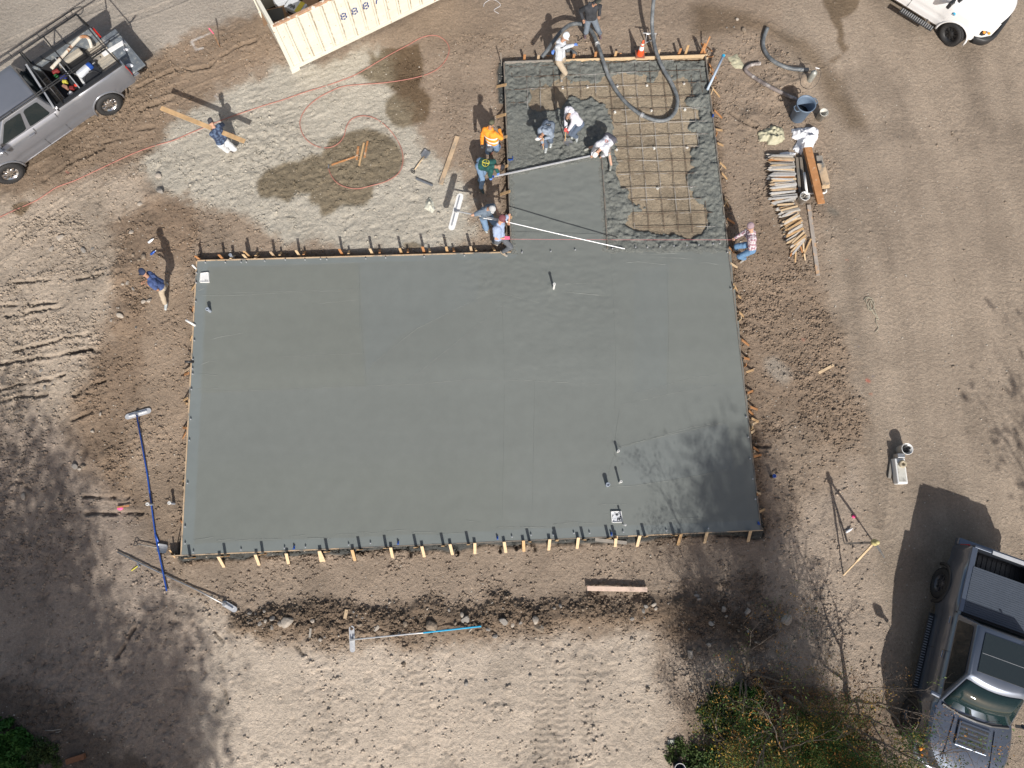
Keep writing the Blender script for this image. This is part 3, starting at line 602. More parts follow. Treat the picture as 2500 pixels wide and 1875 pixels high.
for x in (80,265,450,795,1035,1253,1422,1608,1778,1920): kicker('F', x, 1042-x*.022, nT, ZS+.06, .26, 'short diagonal kicker stake bracing the upper left form board', g1, random.choice([M['wood'],M['wood_orange']]), .06)
for x in (1990,2200): kicker('E', x, 832, nT, ZS+.05, .25, 'short diagonal kicker stake bracing the upper left form board', g1)
g2 = 'stakes along the bottom form'; l2 = 'pale wooden kicker stake leaning on the bottom form board'; l2u = 'upright stake top standing just outside the bottom form board'
for f, L_ in (('J',[(1190,352),(1508,335),(1772,325),(2055,305)]),('K',[(115,303),(395,295),(725,275),(992,264),(1233,246),(1446,236),(1697,226),(1862,215),(2088,204)]),('L',[(215,1072),(538,1057),(742,1055),(1095,1043),(1318,1025),(1690,1014)])):
    for x, y in L_: kicker(f, x, y+16, nB, ZS+.13, .33, l2, g2, random.choice([M['wood_pale'],M['wood_pale'],M['wood']]), random.uniform(-.05,.05), .085)
for f, L_ in (('J',[(940,375),(1240,360),(1560,343),(2115,322)]),('K',[(180,322),(460,305),(680,293),(940,280),(1175,268),(1390,256),(1915,235),(2150,224)]),('L',[(32,1107),(260,1100),(475,1092),(535,1085),(795,1078),(1045,1065)])):
    for x, y in L_: upright(f, x, y, nB, ZS+.30, l2u, g2, M['wood'])
g3 = 'stakes along the right form'; l3 = 'splayed wooden kicker stake outside the right form board'
R_ = [('C',2040,560),('C',2048,620),('C',2062,760),('C',2085,950),('C',2100,1120),('C',2112,1240),('C',2130,1400),('C',2145,1500),('G',1945,905),('G',1965,1060),('G',1975,1285),('G',1990,1400),('G',2010,1560)]
R_ += [('T',1590,640),('T',1593,675),('T',1598,735),('T',1603,775),('T',1608,805),('T',1611,850),('T',1616,880),('T',1619,905),('L',1672,12),('L',1690,135),('L',1696,200),('L',1708,330),('L',1715,408),('L',1740,715),('L',1765,880)]
for i, (f, x, y) in enumerate(R_): kicker(f, x, y, nR, ZS+random.uniform(.0,.08), random.uniform(.2,.36), l3, g3, random.choice([M['wood'],M['wood_orange'],M['wood_pale']]), random.choice([-1,1])*random.uniform(.03,.16))
for i, (f, x, y) in enumerate(R_[::2]): upright(f, x, y+random.uniform(20,50)*(.3 if f == 'T' else 1), nR, ZS+random.uniform(.03,.2), 'upright stake nailed outside the right form board', g3)
g4 = 'stakes along the left form'; l4 = 'small wooden kicker stake outside the left form board'
for f, x, y in [('E',1690,1050),('E',1683,1235),('E',1670,1480),('I',1650,170),('I',1643,215),('I',1632,430),('I',1628,480),('I',1622,690),('I',1618,730),('I',1612,985),('I',1605,1140),('I',1600,1200),('I',1592,1430),('I',1585,1500)]:
    kicker(f, x, y, nL, ZS+random.uniform(0,.04), random.uniform(.15,.3), l4, g4, None, random.uniform(-.12,.12))
g5 = 'stakes along the annex left form'
for f, x, y in [('C',315,745),('C',312,1000),('C',322,1190),('C',330,1440),('G',312,855),('G',325,1055)]: kicker(f, x, y, nA, ZS+.10, .34, 'diagonal kicker stake bracing the left form of the annex', g5, M['wood'], random.uniform(-.2,-.08), .085)
upright('C', 280, 520, nA, .62, 'tall grey stake at the upper left corner of the annex form', g5, M['wood_grey'])
g6 = 'stakes along the annex top form'
for x, t in ((460,.44),(578,.40),(885,.40),(1075,.42),(1243,.42),(1615,.45),(1795,.45),(1855,.62),(1990,.66)): upright('C', x, 520-(x-300)*.036, nU, t, 'upright stake behind the top form board of the annex', g6)
for x in (690,1290,1500): kicker('C', x, 515-(x-300)*.036, nU, ZS+.05, .28, 'kicker stake behind the top form board of the annex', g6, M['wood_orange'], .1)
for (a, b) in (((2010,470),(2010,370)),((2010,430),(2060,315)),((2025,470),(1985,370)),((2030,400),(2075,440)),((2015,490),(2085,488))):
    stake(P('C', *a, .18), P('C', *b, .5), M['wood_orange'], 'orange tinted stake in the cluster at the top right form corner', 'stakes at the top right form corner')
stake(G0('J',800,400)-Vector((0,0,.05)), P('J',755,325,.3), M['wood'], 'thin stake leaning at the bottom left slab corner', None)
stake(foot(P('J',795,370,0)), P('J',797,368,.62), M['wood_dark'], 'tall dark stake at the bottom left slab corner', None)
stake(foot(P('E',1700,840,0)), P('E',1688,775,.58), M['wood_grey'], 'tall grey stake at the upper left corner of the slab', None)
# anchor bolts
def bolt():
    b = MB(); b.tube([(0,0,-.05),(0,0,.085)], .011, 8); o = b.build('anchor_bolt', M['galv'], smooth=False)
    n = MB(); n.lathe([(.0001,.045),(.024,.045),(.024,.058),(.0001,.058)], n=6); n.build('nut', M['galv'], o); return o
bp_ = bolt(); first = True; bk_ = kids(bp_)
BO = {'J':[(893,125),(893,272),(965,345),(1375,325),(1750,310),(1930,303)],'K':[(360,283),(548,270),(1765,215),(1930,200),(2120,200)],'L':[(180,1065),(315,1065),(605,1055),(975,1043),(1335,1025),(1663,65),(1680,240),(1695,425),(1717,598),(1740,773)],
 'I':[(1668,100),(1665,180),(1665,225),(1655,358),(1648,615),(1637,797),(1622,1165),(1598,1540)],'E':[(1775,855),(1947,855),(2083,852),(2127,852),(1700,945),(1697,1030),(1692,1190),(1680,1525)],
 'F':[(150,1070),(308,1060),(460,1060),(580,1055),(627,1058),(928,1052),(1082,1045),(1378,1037),(1687,1027),(2132,1000)],'G':[(393,1322),(615,1312),(803,1300),(1090,1290),(1165,1290),(1268,1280),(1360,1280),(1457,1275),(1563,1270),(1663,1265),(1755,1262),(1865,1255),(1917,1250),(1975,1320),(2003,1600)]}
lab = {'J':'bottom left','K':'bottom','L':'bottom right','I':'left','E':'upper left','F':'upper','G':'annex'}
for f, L_ in BO.items():
    for x, y in L_:
        p = P(f, x, y, ZS); lb = 'galvanised anchor bolt standing in the slab near its %s edge' % lab[f]
        if f == 'G': lb = 'galvanised anchor bolt standing in the row where slab meets annex'
        if first: o = bp_; o.location = p; o['label'] = lb; first = False
        else: o = dup(bp_, p, random.random(), lb, children=bk_)
        tag(o, None, 'anchor bolt', 'anchor bolts along the %s edge' % lab[f])
for i, (f, x, y) in enumerate([('J',1830,315),('K',785,275),('K',1640,232),('L',503,1080),('L',1770,988),('G',1865,268)]):
    p = P(f, x, y, ZS+.02); b = MB(); b.tube([(0,0,-.02),(0,0,.10)], .022, 10); b.box((0,.03,.02), (.05,.09,.02)); q = b.build('form_clamp', M['blue'], loc=p, bevel=.003)
    tag(q, 'small bright blue clamp on the slab edge, %s' % ['lower left of the bottom edge','left middle of the bottom edge','right middle of the bottom edge','beside the loose board','at the bottom right corner','on the right annex form'][i], 'clamp')
for (f, x, y, lb) in (('G',305,600,'blue clamp hooked over the left annex form above the stooping person'),):
    p = P(f, x, y, ZS+.03); b = MB(); b.box((0,0,0), (.16,.03,.03)); b.box((.07,.05,0), (.02,.12,.02)); b.box((-.02,-.03,.01), (.02,.08,.02)); tag(b.build('form_clamp', M['blue'], loc=p, bevel=.004), lb, 'clamp')
# plumbing stubs in and near the slab
M['pvc'] = mat('pvc', (.72,.72,.70), .4, var=.08); M['abs'] = mat('abs_black', (.03,.03,.033), .4); M['wrap'] = mat('pipe_wrap', (.30,.34,.40), .35, var=.3, vs=20)
def stub(f, x, y, hgt, r, m, label, zb=ZS, lean=(0,0), capm=None):
    p = P(f, x, y, zb+hgt); b0 = Vector((p.x-lean[0], p.y-lean[1], zb-.05)); o = MB().tube([b0, b0.lerp(p, .6), p], r, 14, False).build('pipe_stub', m, smooth=True)
    MB().lathe([(r*.0,hgt*0),(r+.008,0),(r+.008,.04),(r*.75,.045),(r*.7,.01),(.0001,.008)], p-Vector((0,0,.04)), n=14).build('pipe_cap', capm or m, o)
    return tag(o, label, 'pipe stub')
stub('G',643,1558,.42,.035,M['pvc'],'white capped pipe standing in the slab below the long pole')
stub('L',566,355,.24,.03,M['pvc'],'upper capped pipe stub of the three near the tree shadow')
stub('L',588,620,.36,.03,M['pvc'],'slim tall pipe stub between the round stub and the tree shadow')
stub('L',475,645,.24,.055,M['wrap'],'wide wrapped pipe stub left of the two slim ones')
stub('L',625,995,.45,.02,M['pvc'],'thin pipe beside the square floor box',lean=(-.0,-.02))
stub('E',1785,1250,.22,.05,M['wrap'],'wrapped pipe stub near the upper left slab corner')
stub('I',1457,1333,.30,.04,M['wrap'],'short pipe standing in soil left of the slab',0,capm=M['pvc']); stub('I',1268,1343,.28,.04,M['wrap'],'short pipe standing in soil under the blue float pole',0,capm=M['pvc'])
stub('L',1910,572,.30,.045,M['abs'],'dark capped pipe standing in soil right of the slab',0,capm=M['blue'])
stub('E',1983,783,.35,.04,M['wrap'],'pipe stub standing behind the upper left form board',0)
def lying(f, a, b, r, m, label, z=.3, name='pipe'):
    o = MB().tube([P(f, *a, z), P(f, *b, z+.12)], r, 12).build(name, m, smooth=True); return tag(o, label, 'pipe')
lying('E',(1685,1395),(1600,1345),.035,M['pvc'],'short white pipe sticking out over the left form board',.28)
lying('E',(1690,905),(1655,870),.03,M['pvc'],'tiny white pipe end at the top of the left form board',.3)
lying('I',(1670,120),(1590,115),.035,M['abs'],'dark pipe elbow sticking out over the left form board',.28)
def floorbox(pts, f, label, m_):
    q = [P(f, *a, ZS) for a in pts]; o = empty('floor_box', sum(q, Vector())/4); b = MB()
    for i in range(4): b.bar(q[i]-o.location+Vector((0,0,.02)), q[(i+1)%4]-o.location+Vector((0,0,.02)), .02, .07)
    b.build('box_rim', M['white'], o); c = MB(); c.add([v-o.location+Vector((0,0,.03)) for v in q], [(3,2,1,0)]); c.build('box_lid', m_, o); tag(o, label, 'floor box')
M['foil'] = mat('crumpled_wrap', (.68,.70,.73), .35, var=.2, col2=(.04,.045,.05), c2s=16, c2t=(.5,.56), bump=.02, bs=14)
M['greyw'] = mat('white_form', (.72,.72,.71), .6, var=.1, col2=(.3,.31,.3), c2s=6, c2t=(.55,.65))
floorbox([(500,880),(585,878),(597,970),(508,972)], 'L', 'square box-out wrapped in shiny plastic near the bottom right of the slab', M['foil'])
floorbox([(1735,948),(1800,940),(1805,1022),(1728,1022)], 'E', 'white square box-out at the upper left corner of the slab', M['greyw'])
# screed rails and rod
tag(MB().tube([P('G',1007,575,ZS+.03),P('G',1030,900,ZS+.03),P('G',1052,1285,ZS+.03)], .022, 8).build('screed_rail', M['wood_dark']), 'straight grey screed rail between smooth and rough concrete', 'screed rail')
rod = MB().bar(P('G',160,734,.38), P('G',945,566,.35), .045, .045).build('screed_board', M['alu'], bevel=.004); tag(rod, 'long aluminium screed board dragged by two stooping people', 'screed board')
MB().box(P('G',165,730,.46), (.12,.06,.04), None).build('handle', M['blue'], rod)
tag(MB().tube([P('G',285,1213,.62),P('G',1100,1218,.50),P('G',2010,1218,.42)], .0035, 5).build('string_line', mat('pink_string', (.75,.25,.25), .7)), 'thin pink string line stretched across the fresh concrete', 'string line')
# ================= HOSES =================
def smooth_path(pts, n=8):
    out = []; m = len(pts)
    for i in range(m-1):
        p0 = pts[max(i-1,0)]; p1 = pts[i]; p2 = pts[i+1]; p3 = pts[min(i+2,m-1)]
        for k in range(n):
            t = k/n; out.append(.5*((2*p1)+(p2-p0)*t+(2*p0-5*p1+4*p2-p3)*t*t+(3*p1-p0-3*p2+p3)*t**3))
    return out+[pts[-1]]
M['pumphose'] = mat('cement_smeared_hose', (.10,.112,.122), .5, var=.35, vs=14, col2=(.24,.255,.26), c2s=3, c2t=(.42,.7), bump=.004)
def hose(name, pts, r, m, label, cat='hose', n=8, seg=10):
    q = smooth_path([Vector(p) for p in pts], n); o = MB().tube(q, r, seg).build(name, m, smooth=True); tag(o, label, cat); return o, q
R3 = .062
ph, q = hose('pump_hose', [P('C',905,470,.06),P('C',860,435,.06)]+[P('C',x,y,z) for x,y,z in ((625,470,1.0),(690,430,1.15),(655,490,.8))][:0]+
  [P('C',800,430,.30),P('C',700,440,.75),P('C',615,488,.95)][:0]+[P('C',820,440,.08),P('C',720,440,.6)][:1], .06, M['pumphose'], 'spare end of the grey pump hose behind the person in the grey hoodie')
def hz_(x, y, z): return P('C', x, y, z)
main = [hz_(1580,-60,1.0),hz_(1568,60,.9),hz_(1560,200,.7),hz_(1570,330,.5),hz_(1600,460,.42),hz_(1660,600,.34),hz_(1740,740,.29),hz_(1778,860,.29),hz_(1755,970,.29),hz_(1680,1035,.29),hz_(1580,1035,.29),hz_(1460,985,.29),hz_(1350,900,.29),hz_(1265,800,.29),hz_(1195,680,.32),hz_(1150,560,.38),hz_(1115,450,.42),hz_(1085,370,.40),hz_(1050,290,.35),hz_(1000,230,.35),hz_(930,205,.45),hz_(850,215,.65),hz_(770,280,.85),hz_(700,370,1.0),hz_(660,430,1.05),hz_(610,490,1.0)]
pm, q = hose('pump_hose', main, R3, M['pumphose'], 'long grey concrete pump hose looping over the rebar mat')
for f, x, y in (('C',1090,395),('C',1470,988)):
    i = min(range(len(q)), key=lambda i: (q[i]-P(f,x,y,.35)).length); t = (q[i+1]-q[i-1]).normalized(); MB().lathe([(R3,-.05),(R3+.02,-.045),(R3+.02,-.01),(R3+.008,0),(R3+.02,.01),(R3+.02,.045),(R3,.05)], q[i], t, 14).build('coupling', M['galv'], pm)
h2, q = hose('duct_hose', [G0('D',420,205,.07),G0('D',395,270,.07),G0('D',392,340,.07),G0('D',430,410,.08),G0('D',500,460,.08),G0('D',590,490,.08),G0('D',700,500,.1)], .065, M['pumphose'], 'curved grey hose section lying on the spoil heap')
h3, q = hose('duct_hose', [G0('D',370,452,.07),G0('D',310,460,.07),G0('D',270,485,.07),G0('D',275,510,.07),G0('D',340,560,.08),G0('D',450,625,.09),G0('D',560,680,.1),G0('D',635,715,.12)], .06, mat('old_duct', (.20,.17,.16), .7, var=.3, col2=(.42,.40,.38), c2s=4, c2t=(.5,.6)), 'bent brown grey pipe section ending at the trash can')
M['redhose'] = mat('red_hose', (.44,.18,.14), .6, var=.2)
wh = [('E',-60,490),('E',0,462),('E',110,410),('E',220,362),('E',330,310),('E',420,250),('E',500,200),('E',650,145),('E',800,75),('E',960,0),('A',1150,1325),('A',1330,1260),('A',1500,1210),('A',1640,1150),('A',1760,1100),('A',1960,1020),('A',2206,935),('B',180,905),('B',330,860),('B',500,800),('B',650,755),('B',800,705),('B',950,645),('B',1080,570),('B',1250,470),('B',1400,390),('B',1520,325),('B',1620,308),('B',1690,330),('B',1745,390),('B',1750,460),('B',1710,540),('B',1640,605),('B',1540,650),('B',1400,685),('B',1200,715),('B',1000,730),('B',850,745),('B',740,785),('B',620,850),('B',520,940),('B',470,1040),('B',480,1130),('B',530,1210),('B',620,1265),('B',710,1275),('B',790,1245),('B',845,1180),('B',870,1090),('B',920,1025),('B',1010,1000),('B',1110,1020),('B',1200,1080),('B',1280,1170),('B',1340,1280),('B',1355,1390),('B',1320,1490),('B',1220,1560),('B',1090,1600),('B',960,1628),('B',850,1610),('B',780,1570),('B',735,1510),('B',715,1455)]
wo, q = hose('water_hose', [G0(f, x, y, .018) for f, x, y in wh], .0135, M['redhose'], 'long red water hose snaking across the sand to the puddle', n=6, seg=6)
MB().tube([q[-1]+Vector((0,0,.01)), q[-1]+Vector((0,.12,.02))], .022, 8).build('nozzle', M['steel'], wo)
# ================= LOOSE BOARDS, TOOLS =================
def plank(f, a, b, wd, th, m, label, z=0.0, name='board', cat='board', za=None, zb=None, grp=None):
    pa = G0(f, *a, th/2+z+.012) if za is None else P(f, *a, za); pb = G0(f, *b, th/2+z+.012) if zb is None else P(f, *b, zb)
    o = MB().bar(pa, pb, wd, th).build(name, m, bevel=.003); return tag(o, label, cat, grp)
plank('B',(1825,1180),(1680,1590),.14,.04,M['wood_form'],'long grey and orange board lying left of the people')
plank('B',(1470,1545),(1612,1605),.06,.05,M['steel'],'short dark metal bar lying on the sand near the shovel',name='metal_bar',cat='bar')
plank('B',(1020,1235),(978,1430),.06,.03,M['wood'],'middle, longest stake of the trio lying on the wet sand',name='wooden_stake',cat='stake')
plank('B',(972,1265),(958,1380),.07,.03,M['wood_orange'],'left reddish stake of the trio lying on the wet sand',name='wooden_stake',cat='stake')
plank('B',(1052,1220),(1025,1360),.06,.03,M['wood_orange'],'right reddish stake of the trio lying on the wet sand',name='wooden_stake',cat='stake')
plank('B',(955,1350),(740,1425),.05,.03,M['wood_orange'],'thin orange lath lying beside the stake trio',name='lath',cat='lath')
M['redmark'] = mat('red_marked_board', (.66,.50,.40), .7, var=.15, col2=(.55,.10,.10), c2s=9, c2t=(.64,.68))
plank('L',(290,1537),(805,1548),.13,.05,M['redmark'],'pale board with red chalk marks lying below the slab',z=.10)
plank('L',(360,1120),(632,1148),.10,.03,M['wood_grey'],'grey plank lying in the gap below the bottom form',z=.04)
plank('K',(342,840),(327,918),.09,.035,M['wood_pale'],'short pale offcut lying above the float head')
plank('R',(105,578),(185,535),.08,.03,M['wood_pale'],'lone pointed pale stake lying on the dirt right of the slab',name='wooden_stake',cat='stake')
plank('H',(740,1000),(815,1570),.12,.045,mat('two_tone_board',(.34,.30,.26),.8,var=.2,col2=(.5,.33,.2),c2s=3,c2t=(.55,.6)),'long grey plank lying right of the lower stake pile')
plank('J',(1975,1000),(1965,1080),.06,.03,M['wood_grey'],'short dull offcut standing among the rubble')
# tall marker lath with pink top
ml = MB().bar(G0('A',1893,405,-.05), P('A',1840,290,.62), .04, .012).build('survey_lath', M['wood_orange']); tag(ml, 'orange survey lath with pink top standing by white paint marks', 'survey lath')
MB().bar(P('A',1840,290,.62), P('A',1802,245,.95), .045, .016).build('painted_top', mat('pink_paint', (.85,.18,.30), .6), ml)
plank('I',(1125,1358),(1020,1372),.05,.02,M['wood_orange'],'short orange lath with pink ribbon left of the slab',name='survey_lath',cat='survey lath',z=.05)
tag(MB().ell(G0('I',1042,1380,.04), (.09,.06,.04)).build('ribbon', mat('pink_ribbon', (.9,.12,.32), .5)), 'bright pink ribbon bundle tied near the orange lath', 'ribbon')
def shovel(f, blade, grip, label, hm, za=.03, zb=.04, lift=0):
    a = G0(f, *blade, .03+lift); b = G0(f, *grip, .05+lift); d = (b-a).normalized(); s = Vector((-d.y, d.x, 0)); o = empty('shovel', a, 0, label, 'shovel')
    L = (b-a).length; z = Vector((0,0,1)); bl = MB(); prof = [(-.02,.10),(.02,.125),(.15,.125),(.24,.12),(.28,.06)]
    v = []; 
    for t, wd in prof:
        for k in (-1,-.5,0,.5,1): v.append(d*t+s*wd*k+z*(.012+.03*k*k))
    fs = [(i*5+j, i*5+j+1, (i+1)*5+j+1, (i+1)*5+j) for i in range(4) for j in range(4)]
    bo = bl.add(v, fs).build('blade', M['steel'], o); bo.modifiers.new('t','SOLIDIFY').thickness = .004
    MB().tube([d*.22+z*.02, d*.4+z*.035, d*(L-.12)+z*.04], [.02,.019,.017], 8).build('handle', hm, o, smooth=True)
    MB().tube([d*(L-.12)+z*.04, d*(L-.04)+s*.06+z*.04, d*L+s*.06+z*.04, d*L-s*.06+z*.04, d*(L-.04)-s*.06+z*.04, d*(L-.12)+z*.04], .013, 8).build('grip', M['blackp'], o); return o
shovel('B', (1570,1310), (1440,1500), 'short square shovel with black grip lying on the sand', M['wood_pale'])
shovel('J', (735,320), (465,270), 'square shovel lying under the blue pole near the slab corner', M['wood_grey'])
def bullfloat(f, ha, hb, hj, pole, wd, mh, mp, label, hz0=None, zs=None, pole2=None, mp2=None):
    zf = (lambda x, y, i: G0(f, x, y, .05)) if zs is None else (lambda x, y, i: P(f, x, y, zs[i]))
    a = zf(*ha, 0); b = zf(*hb, 0); j = zf(*hj, 0); o = empty('bull_float', j, 0, label, 'bull float'); d = (b-a).normalized(); s = Vector((-d.y, d.x, 0)); L = (b-a).length; c = (a+b)/2-j
    v = []; n = 6
    out = [(-L/2+wd/2-math.cos(t)*wd/2, -math.sin(t)*wd/2) for t in [math.pi/2-k*math.pi/n for k in range(n+1)]]+[(L/2-wd/2+math.cos(t)*wd/2, math.sin(t)*wd/2) for t in [math.pi/2-k*math.pi/n for k in range(n+1)]]
    m_ = MB(); V = [c+d*x+s*y for x, y in out]; k = len(V); m_.add([p-Vector((0,0,.006)) for p in V]+[p+Vector((0,0,.006)) for p in V], [tuple(range(k))[::-1], tuple(range(k,2*k))]+[(i,(i+1)%k,k+(i+1)%k,k+i) for i in range(k)])
    m_.build('float_plate', mh, o)
    MB().bar(c-d*(L/2-.12)+Vector((0,0,.03)), c+d*(L/2-.12)+Vector((0,0,.03)), .03, .05).build('stiffener', M['alu'], o)
    MB().box(Vector((0,0,.05)), (.09,.09,.08)).build('bracket', M['steel'], o, bevel=.01)
    pts = [zf(*p, i+1)-j for i, p in enumerate(pole)]; pts[0] = pts[0]+Vector((0,0,.07))
    MB().tube(pts, .022, 10).build('pole', mp, o, smooth=True)
    if mp2: MB().tube([zf(*p, i+1)-j+Vector((0,0,.001)) for i, p in enumerate(pole2)], .0235, 10).build('pole_section', mp2, o, smooth=True)
    return o
bullfloat('I', (1085,600), (1310,535), (1193,568), [(1193,568),(1275,1080),(1345,1600),(1372,1670)], .17, M['alu'], M['blue'], 'bull float with long blue pole lying left of the slab')
# extend of blue pole to its end
bf = bpy.data.objects['bull_float']; MB().tube([G0('I',1345,1600,.06)-bf.location, G0('J',740,680,.06)-bf.location], .0225, 10).build('pole_section', M['blue'], bf)
bullfloat('J', (1215,775), (1340,850), (1240,790), [(1240,790),(1000,670),(740,550),(530,450),(315,345)], .16, M['alu'], M['steel'], 'bull float with grey pole crossing under the blue one')
bullfloat('K', (382,980), (392,1210), (388,1097), [(388,1097),(1000,1040),(1500,984)], .15, M['alu'], M['alu'], 'bull float with white and blue pole lying on the rubble', zs=[.12,.15,.16,.2], pole2=[(1000,1040),(1500,984)][0:0] or None)
bf3 = bpy.data.objects['bull_float.002']; MB().tube([P('K',1000,1040,.165)-bf3.location, P('K',1500,984,.205)-bf3.location], .024, 10).build('pole_section', M['cyan'], bf3)
M['polew'] = mat('pole_white', (.66,.67,.68), .4, .2)
b4 = bullfloat('F', (1660,545), (1583,828), (1622,688), [(1622,688),(1930,742),(2030,762)], .20, M['white'], M['alu'], 'white bull float on a long pole held by two people', zs=[1.0,1.0,1.08,1.12])
MB().tube([P('G',300,1085,1.10)-b4.location, P('G',750,1190,.9)-b4.location, P('G',1185,1287,.72)-b4.location], .015, 10).build('pole_section', M['polew'], b4)
MB().tube([P('G',95,1050,1.13)-b4.location, P('G',300,1085,1.10)-b4.location], .015, 10).build('pole_section', M['polew'], b4)
# claw tool
t_ = empty('hammer', G0('J',460,480,.03), 0, 'small hammer with yellow handle lying beside the grey pole', 'hammer'); MB().tube([G0('J',430,505,.02)-t_.location, G0('J',485,465,.03)-t_.location], .016, 6).build('handle', mat('yellow', (.6,.55,.08), .5), t_); MB().box(G0('J',492,458,.03)-t_.location, (.05,.13,.04), Matrix.Rotation(.6,3,'Z')).build('head', M['steel'], t_, bevel=.006)
# ================= CRUMPLED BAGS =================
def crumple(f, poly, hgt, m, label, cat='sack', name='sack', seed=1, folds=5):
    q = xy(f, poly); c = q.mean(0); r = np.random.RandomState(seed); xs = np.linspace(q[:,0].min(), q[:,0].max(), 34); ys = np.linspace(q[:,1].min(), q[:,1].max(), 34)
    XX, YY = np.meshgrid(xs, ys); s_ = sdf(XX+.03*fbm(XX,YY,.15,2,seed), YY+.03*fbm(XX,YY,.15,2,seed+1), q); k = np.abs(fbm(XX*1.0+seed, YY+seed*2, .22, 3, seed, .6))
    ZZ = .02+hgt*sm(-.02, .16, s_)*(.45+1.5*k); z0 = H_at(c[0], c[1]); ZZ = np.where(s_ < 0, .0, ZZ)+z0
    o = grid_mesh(name, XX-c[0], YY-c[1], ZZ-z0, m, None, s_ > -.03); o.location = (c[0], c[1], z0); md = o.modifiers.new('t', 'SOLIDIFY'); md.thickness = .006
    return tag(o, label, cat)
M['khaki'] = mat('khaki_sack', (.42,.40,.28), .6, var=.12, bump=.01, bs=14); M['cloth'] = mat('white_cloth', (.74,.75,.78), .6, var=.08, bump=.012, bs=14)
M['papersack'] = mat('pale_sack', (.56,.56,.47), .6, var=.15, bump=.012, bs=14, col2=(.25,.26,.25), c2s=9, c2t=(.55,.62))
crumple('D', [(148,400),(210,375),(262,465),(245,480),(205,480),(170,450)], .06, M['khaki'], 'small crumpled khaki sack beside the bent pipe', seed=2)
crumple('D', [(352,920),(400,905),(455,875),(530,890),(545,970),(500,1005),(430,1010),(420,985),(370,990)], .16, M['khaki'], 'large crumpled khaki sack above the stake pile', seed=5)
crumple('D', [(588,905),(740,885),(780,905),(775,960),(740,1020),(680,1025),(660,1080),(600,1040),(640,980),(600,960)], .16, M['cloth'], 'rumpled white cloth lying above the lumber stack', 'cloth', 'cloth', 7)
crumple('D', [(500,1075),(560,1055),(630,1070),(600,1100),(540,1098)], .10, M['cloth'], 'small piece of white cloth at the top of the stake pile', 'cloth', 'cloth', 9)
crumple('F', [(1385,620),(1420,575),(1450,610),(1462,670),(1440,700),(1375,665)], .14, M['papersack'], 'crumpled pale paper sack lying left of the people', seed=11)
crumple('N', [(800,1110),(845,1100),(850,1150),(805,1165)], .08, M['cloth'], 'crumpled white litter at the edge of the green weeds', 'litter', 'litter', 12)
crumple('N', [(460,1260),(520,1260),(515,1310),(470,1300)], .06, M['papersack'], 'crumpled grey litter on the pale dirt left of the weeds', 'litter', 'litter', 14)
# ================= TRASH CAN, BUCKETS, CONE, TANK =================
M['canblue'] = mat('grey_blue_plastic', (.13,.18,.25), .5, var=.1)
cp = G0('D',628,822,0); tc_ = empty('trash_can', cp, 0, 'open grey blue round trash can with side handles', 'trash can')
MB().lathe([(.20,.0),(.235,.06),(.275,.72),(.30,.74),(.31,.80),(.285,.80),(.262,.72),(.22,.1),(.0001,.09)], n=32).build('can_body', M['canblue'], tc_, smooth=True)
for a_ in (25, 205):
    c_, s_ = math.cos(math.radians(a_)), math.sin(math.radians(a_)); u = Vector((c_, s_, 0)); v = Vector((-s_, c_, 0))
    MB().tube([u*.29+v*.11+Vector((0,0,.74)), u*.38+v*.09+Vector((0,0,.73)), u*.40+Vector((0,0,.73)), u*.38-v*.09+Vector((0,0,.73)), u*.29-v*.11+Vector((0,0,.74))], .017, 8).build('handle', M['canblue'], tc_, smooth=True)
MB().lathe([(.0001,.35),(.25,.35)], n=24).build('water', mat('dark_water', (.01,.012,.015), .05, var=0), tc_)
def bucket(f, x, y, r, hh, m, label, tilt=0, fill=None):
    p = G0(f, x, y, 0); o = empty('bucket', p, 0, label, 'bucket'); MB().lathe([(.0001,.0),(r*.86,0),(r,hh*.95),(r+.008,hh*.95),(r+.008,hh),(r-.006,hh),(r*.84,.03),(.0001,.03)], n=24).build('bucket_body', m, o, smooth=True)
    MB().tube([Vector((math.cos(t)*r*1.03, math.sin(t)*r*.35-.02, hh-.05-.12*abs(math.sin(t)))) for t in [math.pi*k/8 for k in range(9)]], .004, 5).build('bail', M['steel'], o)
    if fill:
        b = MB()
        for k in range(14):
            a = random.random()*6.28; rr = r*.7*random.random(); b.bar((math.cos(a)*rr*.5, math.sin(a)*rr*.5, .08), (math.cos(a)*rr, math.sin(a)*rr, hh*random.uniform(.8,1.15)), .03, .03)
        b.build('contents', fill, o)
    return o
M['dirtyp'] = mat('dirty_white_plastic', (.52,.51,.46), .6, var=.15, col2=(.3,.29,.26), c2s=6, c2t=(.5,.62))
bucket('D',785,828,.135,.38,M['dirtyp'],'dirty white bucket standing beside the trash can')
bucket('D',655,1402,.145,.37,M['white'],'white bucket full of scraps below the lumber stack', fill=M['wood_grey'])
bucket('R',548,995,.16,.40,M['white'],'white bucket of dark tools standing alone on the yard', fill=M['blackp'])
